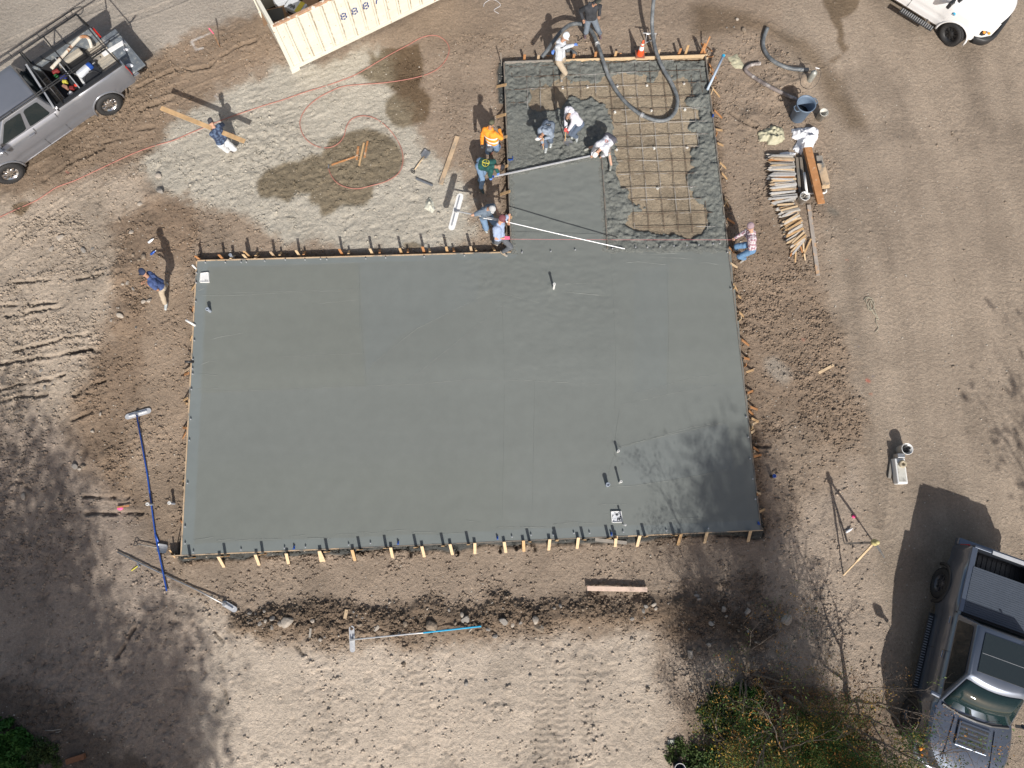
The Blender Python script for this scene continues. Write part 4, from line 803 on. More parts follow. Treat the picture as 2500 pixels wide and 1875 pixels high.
# masonry tray set by the bucket
tr = empty('tool_tray', G0('R',530,1110,0), 0, 'white rectangular tray with a roll on it by the bucket', 'tray')
tr2 = Matrix.Rotation(math.radians(1), 3, 'Z'); MB().box((0,0,.13), (.30,.75,.26), tr2).build('tray_body', M['white'], tr, bevel=.03); MB().box((0,-.06,.262), (.22,.5,.01), tr2).build('tray_top', M['dirtyp'], tr)
MB().lathe([(.10,0),(.115,.05),(.10,.10),(.05,.10),(.05,.04),(.0001,.04)], (.02,.20,.27), n=20).build('tape_roll', mat('tape', (.4,.34,.24), .6, var=.3, vs=20), tr, smooth=True)
MB().box((0,.44,.2), (.22,.14,.3), tr2).build('handle_block', M['steel'], tr, bevel=.02)
plank('R',(485,1145),(497,1050),.08,.05,M['wood_grey'],'narrow grey board leaning beside the white tray')
# cone
cz_ = P('C',1455,470,ZS+.03); co = empty('traffic_cone', cz_, 0, 'orange traffic cone with white band on the top form board', 'traffic cone')
M['orange'] = mat('cone_orange', (.85,.10,.03), .45, var=.08)
MB().box((0,0,.02), (.30,.30,.04)).build('cone_base', mat('cone_foot', (.25,.10,.06), .7, var=.2), co, bevel=.01)
MB().lathe([(.115,.04),(.024,.68),(.0001,.69)], n=24).build('cone_body', M['orange'], co, smooth=True)
MB().lathe([(.082,.28),(.060,.44)], n=24).build('reflective_band', mat('band', (.85,.85,.86), .35), co, smooth=True); MB().lathe([(.051,.50),(.043,.56)], n=24).build('reflective_band', M['white'], co, smooth=True)
# small steel frame beside the hose
hc = empty('hand_dolly', G0('C',1530,400,0), 0, 'small steel hose dolly standing behind the traffic cone', 'dolly'); zb0 = hc.location
def q_(x, y, z): return P('C', x, y, z)-zb0
MB().tube([q_(1500,375,.05),q_(1515,290,.5),q_(1590,295,.5),q_(1580,395,.05)], .02, 8).build('frame', M['galv'], hc); MB().tube([q_(1500,370,.1),q_(1560,350,.12),q_(1585,390,.1)], .018, 8).build('cross_bar', M['galv'], hc)
MB().tube([q_(1480,285,.55),q_(1600,290,.55)], .018, 8).build('handle', M['galv'], hc)
# sprayer tank
sp_ = empty('pump_sprayer', G0('D',715,560,0), 0, 'metal pump sprayer with a thin hose by the curved hose', 'sprayer')
MB().lathe([(.0001,0),(.09,.0),(.10,.03),(.10,.40),(.06,.46),(.02,.48)], (0,0,.0), n=24).build('tank', mat('dusty_tank', (.36,.37,.34), .5, .4, var=.25, vs=12), sp_, smooth=True)
MB().tube([(0,0,.46),(0,0,.62),(-.05,.02,.63),(.07,-.02,.63)], .016, 8).build('pump_handle', M['galv'], sp_)
MB().tube(smooth_path([Vector(v) for v in ((.03,0,.45),(.25,.1,.35),(.2,-.2,.15),(-.05,-.35,.03),(-.3,-.15,.02),(-.25,.15,.2),(-.05,.05,.42))], 6), .007, 6).build('sprayer_hose', M['rubber'], sp_)
# blue pipe leaning over right form
bp2 = MB().tube([P('C',2035,775,.30), P('C',2170,490,.50)], .04, 14).build('pipe', mat('pale_blue_pvc', (.38,.46,.56), .4, var=.1), smooth=True); tag(bp2, 'pale blue pipe with bright blue end leaning on the right form', 'pipe')
MB().lathe([(.041,0),(.052,0),(.052,.07),(.03,.07),(.03,.02),(.0001,.02)], P('C',2170,490,.50), (P('C',2170,490,.50)-P('C',2035,775,.30)), 14).build('pipe_cap', M['cyan'], bp2)
# rope coil
rp = []
for f, x, y in [('R',350,185),('R',365,168),('R',390,175),('R',405,200),('R',398,235),('R',380,240),('R',370,215),('R',385,185),('R',402,215),('R',410,245),('R',425,280),('R',412,270),('R',392,240),('R',385,205),('R',395,180),('R',372,172),('R',360,190),('R',380,225),('R',400,250),('R',420,270),('R',430,290),('R',415,285),('R',418,310),('R',428,335),('R',412,357)]: rp.append(G0(f, x, y, .02+.012*random.random()))
hose('rope', rp, .010, mat('rope', (.42,.39,.30), .8, var=.2), 'pale tangled rope lying alone on the smooth yard', 'rope', 5, 6)
rp = [G0('B',2180,120,.02),G0('B',2140,90,.02),G0('B',2195,50,.02),G0('B',2160,10,.02),G0('B',2110,0,.02),G0('B',2060,30,.02),G0('B',2050,60,.02)]
hose('rope', rp, .007, M['cloth'], 'thin white cord curling on dirt right of the container', 'cord', 6, 6)
# wire on soil by dark hooded person
hose('wire', [G0('C',905,310,.02),G0('C',925,320,.02),G0('C',920,355,.02),G0('C',950,335,.02),G0('C',960,310,.02),G0('C',955,340,.02)], .012, M['rubber'], 'short dark wire curled on dirt between the two hose people', 'wire', 6, 6)
# ================= STAKE PILES AND LUMBER =================
def pile(f, tipL, buttR, n, z0, layers, label, grp, mats, spread, ang0, ang1, Lm=.55):
    for k in range(n):
        t = k/(n-1); lay = random.random()*layers
        a = P(f, tipL[0][0]+(tipL[1][0]-tipL[0][0])*t, tipL[0][1]+(tipL[1][1]-tipL[0][1])*t, 0); b = P(f, buttR[0][0]+(buttR[1][0]-buttR[0][0])*t, buttR[0][1]+(buttR[1][1]-buttR[0][1])*t, 0)
        d = (b-a).normalized(); L = Lm*random.uniform(.9,1.1); an = math.radians(random.gauss(0, spread)+ang0+(ang1-ang0)*t); d = Matrix.Rotation(an, 3, 'Z') @ d
        b = b+d*random.gauss(0,.035); a = b-d*L; z = H_at(b.x, b.y)+.02+lay; yo = random.gauss(0, .012)
        stake(Vector((a.x, a.y+yo, z+random.uniform(-.01,.03))), Vector((b.x, b.y+yo, z+random.uniform(-.01,.02))), random.choice(mats), label, grp, .058)
mm = [M['wood_grey'], M['wood_form'], M['wood_pale'], mat('bleached_wood', (.55,.50,.43), .8, var=.3), mat('bleached_wood', (.50,.49,.47), .8, var=.25), mat('silvered_wood', (.45,.44,.42), .8, var=.25), M['wood_orange'], mat('silvered_wood', (.36,.35,.33), .8, var=.3)]
pile('H', ((330,600),(390,990)), ((600,615),(625,975)), 78, 0, .22, 'pointed weathered stake in the upper stake pile', 'stakes in the upper pile', mm, 3.5, 0, 6, .78)
pile('H', ((455,1020),(560,1340)), ((620,1000),(700,1290)), 74, 0, .20, 'pointed brown stake in the lower stake pile', 'stakes in the lower pile', mm[:-2]+[M['wood'], M['wood_dark'], M['wood_pale']], 6, 4, 24, .60)
for i, (a, b) in enumerate((((635,1320),(630,1470)),((660,1310),(690,1390)),((690,1300),(700,1380)),((755,1280),(690,1420)),((620,1340),(590,1420)),((700,1400),(712,1450)),((715,1275),(650,1310)),((440,975),(640,885)))):
    pa = G0('H', *a, .08); pb = G0('H', *b, .04); stake(pb, pa, [M['wood'],M['wood_orange'],M['wood_pale']][i % 3], 'loose stake at the foot of the lower pile' if i < 7 else 'yellow stake lying across the upper pile bottom', 'loose stakes below the lower pile' if i < 7 else None, .05)
def lum(a, b, wd, th, z, m, label):
    pa = P('H', *a, z); pb = P('H', *b, z); pa.z = pb.z = z; tag(MB().bar(pa, pb, wd, th).build('lumber_board', m, bevel=.004), label, 'board')
lum((737,530),(845,985),.235,.05,.36,M['wood_orange'],'wide orange brown plank lying on top of the lumber stack')
lum((725,535),(832,970),.22,.05,.30,M['wood_orange'],'second orange plank just under the top one')
lum((840,660),(885,835),.25,.05,.24,M['wood_form'],'upper short board at the right of the lumber stack')
lum((840,680),(883,860),.25,.05,.18,M['wood_pale'],'lower short board at the right of the lumber stack')
lum((827,600),(835,660),.2,.06,.12,M['wood_grey'],'grey board end under the right lumber boards')
lum((615,615),(635,880),.06,.06,.10,M['wood_grey'],'dark narrow grey board along the stake butts')
lum((645,615),(670,900),.09,.09,.10,M['wood_dark'],'left brown beam of the lumber stack')
lum((677,615),(705,890),.09,.09,.10,M['wood_dark'],'middle brown beam of the lumber stack')
lum((710,600),(765,900),.09,.09,.10,M['wood_dark'],'right brown beam of the lumber stack')
tag(MB().tube([P('H',708,735,.25),P('H',728,900,.25)], .04, 14).build('pipe', M['white'], smooth=True), 'straight white pipe lying on the lumber stack', 'pipe')
tag(MB().tube([P('H',740,905,.10),P('H',870,900,.10),P('H',885,890,.12),P('H',885,865,.12)], .03, 12).build('pipe', M['white'], smooth=True), 'bent white pipe under the foot of the lumber stack', 'pipe')
# tripod
tz = P('M',345,480,1.45); tp = empty('tripod', Vector((P('M',250,520,0).x, P('M',250,520,0).y, 0)), 0, 'survey tripod with yellow instrument head standing on dirt', 'tripod'); T0 = tp.location; top = tz-T0
feet_ = [G0('M',180,652,0)-T0, G0('M',185,485,0)-T0, G0('M',330,560,0)-T0+Vector((.35,0,0))]
for i, ft in enumerate(feet_):
    lg = MB().bar(ft, ft.lerp(top, .55), .035, .025).build('leg', M['wood_pale'] if i == 0 else M['steel'], tp); MB().bar(ft.lerp(top, .45), top-Vector((0,0,.04)), .055, .035).build('leg_sleeve', M['wood_pale'] if i == 0 else M['steel'], lg)
MB().lathe([(.0001,-.05),(.09,-.05),(.09,0),(.06,.02),(.06,.14),(.04,.17),(.0001,.17)], top, n=20).build('instrument_head', mat('instrument_yellow', (.55,.48,.22), .5, var=.25, vs=30), tp, smooth=True)
MB().tube([feet_[1]+Vector((.1,0,.05)), feet_[1].lerp(top,.6)+Vector((0,0,.05))], .03, 8).build('strap', M['abs'], tp)
for f, x, y, m_, lb in (('M',205,418,M['cloth'],'white plastic bottle lying between the tripod legs'),('E',1325,770,M['blue'],'blue and white bottle standing left of the slab corner'),('E',1305,668,M['cloth'],'pale bottle half buried beside the person shadow')):
    p = G0(f, x, y, .04); o = MB().lathe([(.0001,-.10),(.035,-.10),(.035,.05),(.015,.09),(.015,.11),(.0001,.11)], p, (.8,.5,.25), 14).build('bottle', m_, smooth=True); tag(o, lb, 'bottle'); MB().lathe([(.018,.10),(.018,.125),(.0001,.126)], p, (.8,.5,.25), 10).build('bottle_cap', M['white'], o)
tag(MB().ell(G0('M',232,345,.03), (.06,.05,.04)).build('ribbon', mat('pink_tape', (.8,.05,.22), .5)), 'small pink ribbon knot on dirt beside the tripod shadow', 'ribbon')
# blue ring buckets in the weeds
for f, x, y, r, lb in (('N',1168,1085,.13,'blue rimmed bucket among the green weeds'),('N',550,1490,.15,'pale rimmed pot at the bottom edge left of the weeds')):
    p = G0(f, x, y, 0); p = p+Vector((0,0,.30 if r < .14 else 0)); o = MB().lathe([(.0001,-.3),(r*.8,-.3),(r*.95,.25),(r,.26),(r*.9,.26),(r*.75,.04),(.0001,.04)], p, n=24).build('pot', mat('pot', (.02,.03,.06), .5), smooth=True); tag(o, lb, 'pot'); MB().lathe([(r*.90,.255),(r,.265),(r*1.04,.255)], p, n=24).build('pot_rim', M['cyan'] if r < .14 else M['white'], o)
p = G0('N',1325,1000,0); tag(MB().lathe([(.0001,0),(.11,0),(.13,.22),(.10,.22),(.09,.05),(.0001,.05)], p, n=20).build('pot', mat('clay', (.16,.09,.06), .8)), 'brown clay pot among the weeds below the branch shadows', 'pot')
# ================= PEOPLE =================
tex = bpy.data.textures.new('folds', 'CLOUDS'); tex.noise_scale = .09; tex.noise_depth = 2
M['skin'] = mat('skin', (.50,.29,.20), .55, var=.08); M['skin2'] = mat('skin_tan', (.36,.20,.13), .55, var=.08)
def fabric(n, c, c2=None, **k): return mat(n, c, .85, var=.12, vs=14, bump=.003, bs=80, col2=c2, **k)
def voxel(mb, name, m, parent, vx, wr=0, sm_=2):
    o = mb.build(name, m, parent); r = o.modifiers.new('r', 'REMESH'); r.mode = 'VOXEL'; r.voxel_size = vx; r.use_smooth_shade = True
    s = o.modifiers.new('s', 'SMOOTH'); s.iterations = sm_; s.factor = .5
    if wr: d = o.modifiers.new('d', 'DISPLACE'); d.texture = tex; d.strength = wr; d.mid_level = .5; d.texture_coords = 'OBJECT'; d.texture_coords_object = parent if parent else o
    return o
def ik(a, b, l1, l2, pole):
    d = b-a; L = d.length; mx = (l1+l2)*.995
    if L > mx: b = a+d*(mx/L); d = b-a; L = mx
    x = (l1*l1-l2*l2+L*L)/(2*L); h = math.sqrt(max(l1*l1-x*x, 0)); u = d.normalized(); p = (pole-u*pole.dot(u))
    p = p.normalized() if p.length > 1e-4 else u.orthogonal().normalized()
    return a+u*x+p*h, b
def person(label, f, feet, hip, neck, head, hands, face, shirt, pants, boots, skin='skin', cap=None, brimdir=None, hood=None, sleeves='long', shorts=False, gloves=None, hairm=None, elbow=None, tall=1.0, toes=None, group=None, bootlen=.20):
    F = [P(f, *p) for p in feet]; Hp = P(f, *hip); Nk = P(f, *neck); Hd = P(f, *head); Hn = [P(f, *p) for p in hands]
    base = (F[0]+F[1])/2; gz = min(F[0].z, F[1].z); base = Vector((base.x, base.y, gz)); F = [v-base for v in F]; Hp -= base; Nk -= base; Hd -= base; Hn = [v-base for v in Hn]
    fw = Vector((face[0], -face[1], 0)).normalized(); rt = Vector((fw.y, -fw.x, 0)); up = Vector((0,0,1)); T = tall
    sp = (Nk-Hp).normalized(); Nk = Hp+sp*.50*T
    hd = (Hd-Nk); hd = hd.normalized() if hd.length > .01 else up; Hd = Nk+hd*.20*T
    root = empty('person', base, 0, label, 'person', group)
    B = MB(); SH = MB(); PT = MB(); BT = [MB(), MB()]
    ant = rt.cross(sp).normalized()                                     # front of chest direction (perp to spine)
    if ant.dot(fw)+ant.dot(-up)*.2 < 0: ant = -ant
    # torso
    for s in (-1, 1):
        for m_, g in ((B, 0), (SH, .034)):
            m_.cap(Hp+rt*s*.070+sp*.02, Hp+rt*s*.065+sp*.24, .095+g, .088+g); m_.cap(Hp+rt*s*.065+sp*.24, Nk-sp*.12+rt*s*.085, .088+g, .105+g)
            m_.cap(Nk-sp*.10+rt*s*.08, Nk-sp*.055+rt*s*.155, .085+g, .058+g)
        PT.cap(Hp+rt*s*.075-sp*.02, Hp+rt*s*.070+sp*.09, .128, .118)
    B.cap(Nk-sp*.08, Nk+hd*.10, .062, .055); SH.cap(Nk-sp*.10, Nk-sp*.02, .09, .075)
    # head
    R = Matrix((rt, hd.cross(rt).normalized()*(1 if hd.cross(rt).dot(fw) > 0 else -1), hd)).transposed(); fr = R @ Vector((0,1,0))
    B.ell(Hd+hd*.02, (.076,.096,.105), R, 16, 12); B.ell(Hd-hd*.055+fr*.025, (.055,.062,.06), R); B.cap(Hd+fr*.092+hd*.005, Hd+fr*.108-hd*.025, .010, .015, 8)
    B.ell(Hd+fr*.085-hd*.06, (.026,.014,.010), R)
    for s in (-1, 1): B.ell(Hd+rt*s*.078-hd*.005, (.012,.018,.030), R)
    for s in (-1, 1): MB().ell(Hd+rt*s*.032+fr*.088+hd*.012, (.012,.008,.008), R).build('eye', M['abs'], root, smooth=True)
    # arms
    for i, s in enumerate((-1, 1)):
        sh = Nk-sp*.06+rt*s*.185; pole = Vector(elbow[i]) if elbow else (-up*.8-fw*.5+rt*s*.5)
        el, wr = ik(sh, Hn[i], .29*T, .26*T, pole); B.cap(sh, el, .050, .040); B.cap(el, wr, .040, .027)
        SH.cap(sh-(sh-Nk)*.15, sh.lerp(el, .97 if sleeves == 'long' else .6), .084, .070)
        if sleeves == 'long': SH.cap(el, el.lerp(wr, .96), .068, .050)
        d = (wr-el).normalized(); u = d.cross(up); u = u.normalized() if u.length > .1 else rt; pn = u.cross(d).normalized()
        if pn.z > 0: pn = -pn
        HM = MB() if gloves else B; g = .003 if gloves else 0
        HM.cap(wr, wr+d*.03, .026+g, .028+g); pc = wr+d*.065; 
        for k in (-1, 1): HM.cap(pc-d*.03+u*k*.018, pc+d*.025+u*k*.024, .016+g, .014+g, 8)
        for k, (o_, L) in enumerate(((-.033,.066),(-.011,.076),(.011,.072),(.033,.056))):
            a0 = pc+d*.03+u*o_; m1 = a0+(d*.8+pn*.45).normalized()*L*.5; e1 = m1+(d*.25+pn).normalized()*L*.5; HM.cap(a0, m1, .0092+g, .0085+g, 8); HM.cap(m1, e1, .0085+g, .0072+g, 8)
        t0 = pc-d*.02-u*s*.03; t1 = t0+(d*.6-u*s*.7+pn*.3).normalized()*.035; HM.cap(t0, t1, .012+g, .010+g, 8); HM.cap(t1, t1+(d*.8+pn*.5).normalized()*.028, .010+g, .008+g, 8)
        if gloves: voxel(HM, 'glove', gloves, root, .006, 0, 1)
    # legs
    for i, s in enumerate((-1, 1)):
        hj = Hp+rt*s*.095-sp*.03; an = F[i]+up*.09; kn, an2 = ik(hj, an, .44*T, .42*T, fw+rt*s*.12); an = an2
        B.cap(hj, kn, .082, .055); B.cap(kn, an, .052, .036)
        PT.cap(hj, hj.lerp(kn, .98), .112, .085)
        if not shorts: PT.cap(kn, kn.lerp(an, .88), .084, .070)
        td = toes[i] if toes else (face[0], face[1]); tv = Vector((td[0], -td[1], 0)).normalized(); ft = an-up*.055
        B.cap(ft-tv*.04, ft+tv*.14, .032, .030)
        BT[i].cap(ft-tv*.05, ft+tv*.02, .047, .048); BT[i].cap(ft+tv*.02, ft+tv*.155, .048, .040); BT[i].cap(ft, an.lerp(kn, bootlen/.42), .048, .052)
        voxel(BT[i], 'boot', boots, root, .011, .004)
    voxel(B, 'body', M[skin], root, .0085, 0, 2)
    if hood:
        SH.cap(Nk+sp*.015-ant*.075-rt*.05, Nk+sp*.015-ant*.075+rt*.05, .06, .06)
        if hood == 'up': SH.ell(Hd+hd*.012-fr*.018, (.105,.112,.135), R, 16, 12)
    so_ = voxel(SH, 'shirt' if sleeves != 'long' else 'jacket', shirt, root, .012, .034, 2)
    voxel(PT, 'shorts' if shorts else 'trousers', pants, root, .012, .030, 2)
    if cap:
        kind, m_ = cap[0], cap[1]; c0 = Hd+hd*.045; v = []; n = 20; prof = [(1.0,-.02),(1.02,.012),(.97,.045),(.82,.075),(.5,.094),(.08,.101)]
        CM = MB(); CM.loft([[c0+rt*math.cos(2*math.pi*k/n)*.086*a+fr*math.sin(2*math.pi*k/n)*.105*a+hd*h for k in range(n)] for a, h in prof])
        co_ = CM.build('cap', m_, root, smooth=True)
        if kind == 'cap':
            bd = Vector((brimdir[0], -brimdir[1], 0)).normalized() if brimdir else fr; bd = (bd-hd*bd.dot(hd)).normalized(); sd_ = bd.cross(hd); BM = MB(); top_ = []; 
            for k in range(9):
                t = -1+2*k/8; a = c0+bd*.085*math.sqrt(max(1-(t*.75)**2,.1))+sd_*t*.068-hd*.004; b = a+bd*.075*(1-.45*t*t)-hd*(.012+.018*t*t); top_.append((a, b))
            vs = [p for ab in top_ for p in ab]; BM.add(vs+[p-hd*.005 for p in vs], [(2*k,2*k+1,2*k+3,2*k+2) for k in range(8)]+[(18+2*k+2,18+2*k+3,18+2*k+1,18+2*k) for k in range(8)]+[(2*k+1,18+2*k+1,18+2*k+3,2*k+3) for k in range(8)]); BM.build('brim', cap[2] if len(cap) > 2 else m_, co_)
            MB().ell(c0+hd*.102, (.008,.008,.005), R).build('button', m_, co_)
    if hairm: HR = MB(); HR.ell(Hd+hd*.035-fr*.012, (.088,.102,.098), R, 16, 10); voxel(HR, 'hair', hairm, root, .01, .012, 1)
    return dict(root=root, shirt=so_, Hp=Hp, Nk=Nk, sp=sp, rt=rt, ant=ant, Hd=Hd, hd=hd, fr=fr, base=base, Hn=Hn)
def back_decal(pr, mb_fn, m, name='back_print', up_=.33, front=False, side=0, sc=1):
    """shapes drawn in (x: right, y: up) metres and wrapped on the back of the garment"""
    mb = MB(); o0 = pr['Hp']+pr['sp']*up_+pr['rt']*side+pr['ant']*(.14 if front else -.14)
    def pt(x, y): return o0+pr['rt']*x*sc+pr['sp']*y*sc
    mb_fn(mb, pt); o = mb.build(name, m, pr['root']); sw = o.modifiers.new('w', 'SHRINKWRAP'); sw.target = pr['shirt']; sw.wrap_method = 'NEAREST_SURFACEPOINT'; sw.wrap_mode = 'ABOVE_SURFACE'; sw.offset = .004; return o
def strip(mb, pt, pts, w):
    q = [];
    for a, b in zip(pts, pts[1:]):
        n = max(1, int(math.hypot(b[0]-a[0], b[1]-a[1])/.02)); q += [(a[0]+(b[0]-a[0])*i/n, a[1]+(b[1]-a[1])*i/n) for i in range(n)]
    q.append(pts[-1]); vs = []
    for i, p in enumerate(q):
        a = q[max(i-1,0)]; b = q[min(i+1,len(q)-1)]; dx, dy = b[0]-a[0], b[1]-a[1]; L = math.hypot(dx, dy) or 1; nx, ny = -dy/L*w/2, dx/L*w/2
        vs += [pt(p[0]+nx, p[1]+ny), pt(p[0]-nx, p[1]-ny)]
    mb.add(vs, [(2*i, 2*i+1, 2*i+3, 2*i+2) for i in range(len(q)-1)])
def circ(r, n=24, a0=0, a1=360): return [(r*math.cos(math.radians(a0+(a1-a0)*k/n)), r*math.sin(math.radians(a0+(a1-a0)*k/n))) for k in range(n+1)]
def blob(mb, pt, w_, h_, n=6):
    vs = [pt(-w_/2+w_*i/n, -h_/2+h_*j/n) for j in range(n+1) for i in range(n+1)]; mb.add(vs, [(j*(n+1)+i, j*(n+1)+i+1, (j+1)*(n+1)+i+1, (j+1)*(n+1)+i) for j in range(n) for i in range(n)])
M['jeans'] = fabric('jeans', (.16,.25,.38)); M['darkjeans'] = fabric('dark_jeans', (.09,.12,.17)); M['khakip'] = fabric('khaki_trousers', (.42,.35,.26)); M['navyp'] = fabric('grey_trousers', (.12,.13,.15))
M['wellies'] = mat('grey_rubber_boots', (.45,.48,.48), .6, var=.2); M['bootb'] = mat('dark_boots', (.06,.045,.04), .6, var=.2); M['boott'] = mat('tan_boots', (.38,.30,.21), .7, var=.2, col2=(.25,.25,.24), c2s=6, c2t=(.5,.6))
M['glovebl'] = mat('blue_gloves', (.12,.25,.65), .5); M['glover'] = mat('red_gloves', (.5,.08,.07), .6); M['gloveb'] = mat('black_gloves', (.03,.03,.03), .6)
def plaid(n, c1, c2, sc=9):
    m = mat(n, c1, .85, var=.1); t = m.node_tree; N = t.nodes; b = N['Principled BSDF']; tc = N.new('ShaderNodeTexCoord'); src = None
    for ax in ('X', 'Z', 'Y'):
        wv_ = N.new('ShaderNodeTexWave'); wv_.bands_direction = ax; wv_.inputs['Scale'].default_value = sc*.35; t.links.new(tc.outputs['Object'], wv_.inputs[0])
        if src is None: src = wv_.outputs[1]
        else: mm_ = N.new('ShaderNodeMath'); mm_.operation = 'ADD'; t.links.new(src, mm_.inputs[0]); t.links.new(wv_.outputs[1], mm_.inputs[1]); src = mm_.outputs[0]
    mr = N.new('ShaderNodeMapRange'); mr.inputs[1].default_value = 1.1; mr.inputs[2].default_value = 1.9; t.links.new(src, mr.inputs[0])
    mx = N.new('ShaderNodeMix'); mx.data_type = 'RGBA'; t.links.new(mr.outputs[0], mx.inputs[0]); mx.inputs[6].default_value = (*c1, 1); mx.inputs[7].default_value = (*c2, 1); t.links.new(mx.outputs[2], b.inputs['Base Color']); return m
CK = lambda c: mat('cap_cloth', c, .8, var=.08)
# a: person with plank
pa = person('person in dark blue plaid shirt and cap carrying a long plank', 'A', [(1975,1290,.05),(1925,1272,.05)], (1912,1218,.80), (1855,1120,1.25), (1815,1048,1.45), [(1860,1095,1.15),(1975,1160,1.0)], (1,.7),
    plaid('navy_plaid', (.025,.04,.085), (.08,.12,.20)), fabric('white_trousers', (.62,.64,.66)), M['bootb'], cap=('cap', CK((.05,.05,.06))), gloves=None)
tag(MB().bar(P('A',1388,930,1.12), P('A',2108,1218,1.10), .14, .04).build('carried_board', M['wood'], bevel=.003), 'long fresh plank carried by the person in blue plaid', 'board')
# b: blue shirt person
pb_ = person('person in blue shirt and navy cap with grey rubber boots left of the slab', 'E', [(1440,1050,.03),(1437,1222,.03)], (1385,1045,.90), (1285,985,1.38), (1225,930,1.58), [(1290,1050,1.12),(1250,1010,1.18)], (-1,.25),
    fabric('blue_shirt', (.055,.09,.22)), M['khakip'], M['wellies'], cap=('cap', CK((.02,.03,.07))), sleeves='short', skin='skin2', toes=[(-.3,1),(0,1)], bootlen=.36)
# c: hi-vis person
M['hivis'] = fabric('hi_vis_orange', (.85,.30,.03)); M['hiyel'] = fabric('hi_vis_white', (.80,.80,.68))
pc_ = person('person in orange high visibility jacket and green cap holding a grey tool', 'C', [(245,1270,.03),(185,1300,.03)], (188,1228,.86), (160,1135,1.28), (170,1080,1.46), [(245,1120,1.1),(95,1240,1.0)], (-.45,1), M['hivis'], M['jeans'], mat('red_brown_shoes', (.30,.12,.09), .6), cap=('cap', CK((.10,.10,.06)), CK((.07,.08,.06))), hood='down', gloves=M['gloveb'], skin='skin2')
for u_, kx in ((.14, .215), (.30, .225)):
    cR = pc_['Hp']+pc_['sp']*u_; MB().loft([[cR+pc_['sp']*dz+pc_['rt']*math.cos(t)*(kx+.004)+pc_['ant']*math.sin(t)*.155 for t in [2*math.pi*k/28 for k in range(28)]] for dz in (-.028,.028)], False).build('reflective_band', M['hiyel'], pc_['root'], smooth=True)
d_ = empty('vibrator', P('C',165,1275,.75), 0, 'grey boxy power tool held by the person in orange', 'power tool'); MB().box((0,0,0), (.16,.26,.18), Matrix.Rotation(-.3,3,'Z')).build('housing', mat('tool_grey', (.13,.16,.20), .5, var=.2), d_, bevel=.02); MB().box((-.02,.06,.10), (.12,.09,.03)).build('label_plate', M['white'], d_, bevel=.004)
MB().tube([(-.16,.09,.05),(-.20,.02,.08),(-.12,-.05,.1),(0,-.04,.12)], .014, 8).build('handle', M['abs'], d_); MB().tube([(0,-.12,-.05),(-.05,-.3,-.3),(-.1,-.35,-.6)], .018, 8).build('shaft', M['abs'], d_)
# d: green shirt person bending
M['green'] = fabric('dark_green_shirt', (.015,.085,.075)); M['yellowp'] = mat('yellow_print', (.75,.68,.10), .7)
pd_ = person('person in dark green shirt with round yellow emblem pulling the screed board', 'G', [(65,775,.03),(78,832,.03)], (72,632,.90), (185,655,1.12), (232,657,1.08), [(208,700,.52),(152,738,.50)], (1,.25), M['green'], M['jeans'], mat('dark_wellies', (.05,.075,.07), .5, var=.2), cap=('beanie', CK((.025,.025,.03))), gloves=M['glovebl'], toes=[(.6,1),(.6,1)], bootlen=.34, skin='skin2')
back_decal(pd_, lambda mb, pt: [strip(mb, pt, circ(.10), .020), strip(mb, pt, [(-.09,0),(.09,0)], .016), strip(mb, pt, [(0,-.09),(0,.09)], .016)], M['yellowp'], 'round_emblem', .27, sc=1.25)
# e: person with light grey cap
pe_ = person('person in grey blue shirt and light grey cap steadying the long float pole', 'G', [(170,1095,.03),(103,1132,.03)], (112,1030,.90), (120,978,1.38), (160,978,1.55), [(205,1000,1.15),(35,1018,1.05)], (.6,1), fabric('slate_shirt', (.13,.17,.22)), M['jeans'], M['wellies'], cap=('cap', mat('grey_cap', (.42,.43,.44), .7)), sleeves='short', skin='skin')
# f: maroon cap
pf_ = person('person in pale blue t-shirt and maroon cap holding a pink float', 'G', [(243,1322,.30),(172,1240,.03)], (218,1200,.95), (212,1090,1.40), (238,1055,1.58), [(292,1080,1.12),(250,1205,1.0)], (.8,.6), fabric('pale_blue_shirt', (.30,.37,.52)), fabric('charcoal_trousers', (.10,.11,.125)), M['boott'], cap=('cap', mat('maroon_cap', (.16,.05,.06), .7)), sleeves='short', elbow=[(.4,.2,-.3),(-.6,-.6,-.2)])
back_decal(pf_, lambda mb, pt: [strip(mb, pt, [(-.05,.05),(.04,.06)], .012), strip(mb, pt, [(-.04,.02),(.05,.04)], .010), strip(mb, pt, [(0,-.05),(.02,.02)], .012)], M['white'], 'back_print', .34, side=.03)
tag(MB().box(P('G',258,1203,.98), (.32,.10,.03)).build('hand_float', mat('pink_float', (.80,.16,.28), .5), bevel=.008), 'bright pink hand float held by the person in pale blue', 'hand float')
# g: plaid person right
pg_ = person('person in maroon and white plaid shirt crouching at the right form', 'H', [(218,1440,.03),(152,1362,.03)], (282,1335,.78), (282,1225,1.16), (278,1192,1.28), [(235,1240,.85),(125,1278,.60)], (-1,.1), plaid('maroon_plaid', (.30,.16,.20), (.55,.50,.52), 11), fabric('bright_jeans', (.12,.23,.38)), M['boott'], cap=('beanie', mat('plaid_cap', (.30,.22,.24), .8, var=.3, vs=30)), toes=[(-1,.8),(-1,.2)], skin='skin')
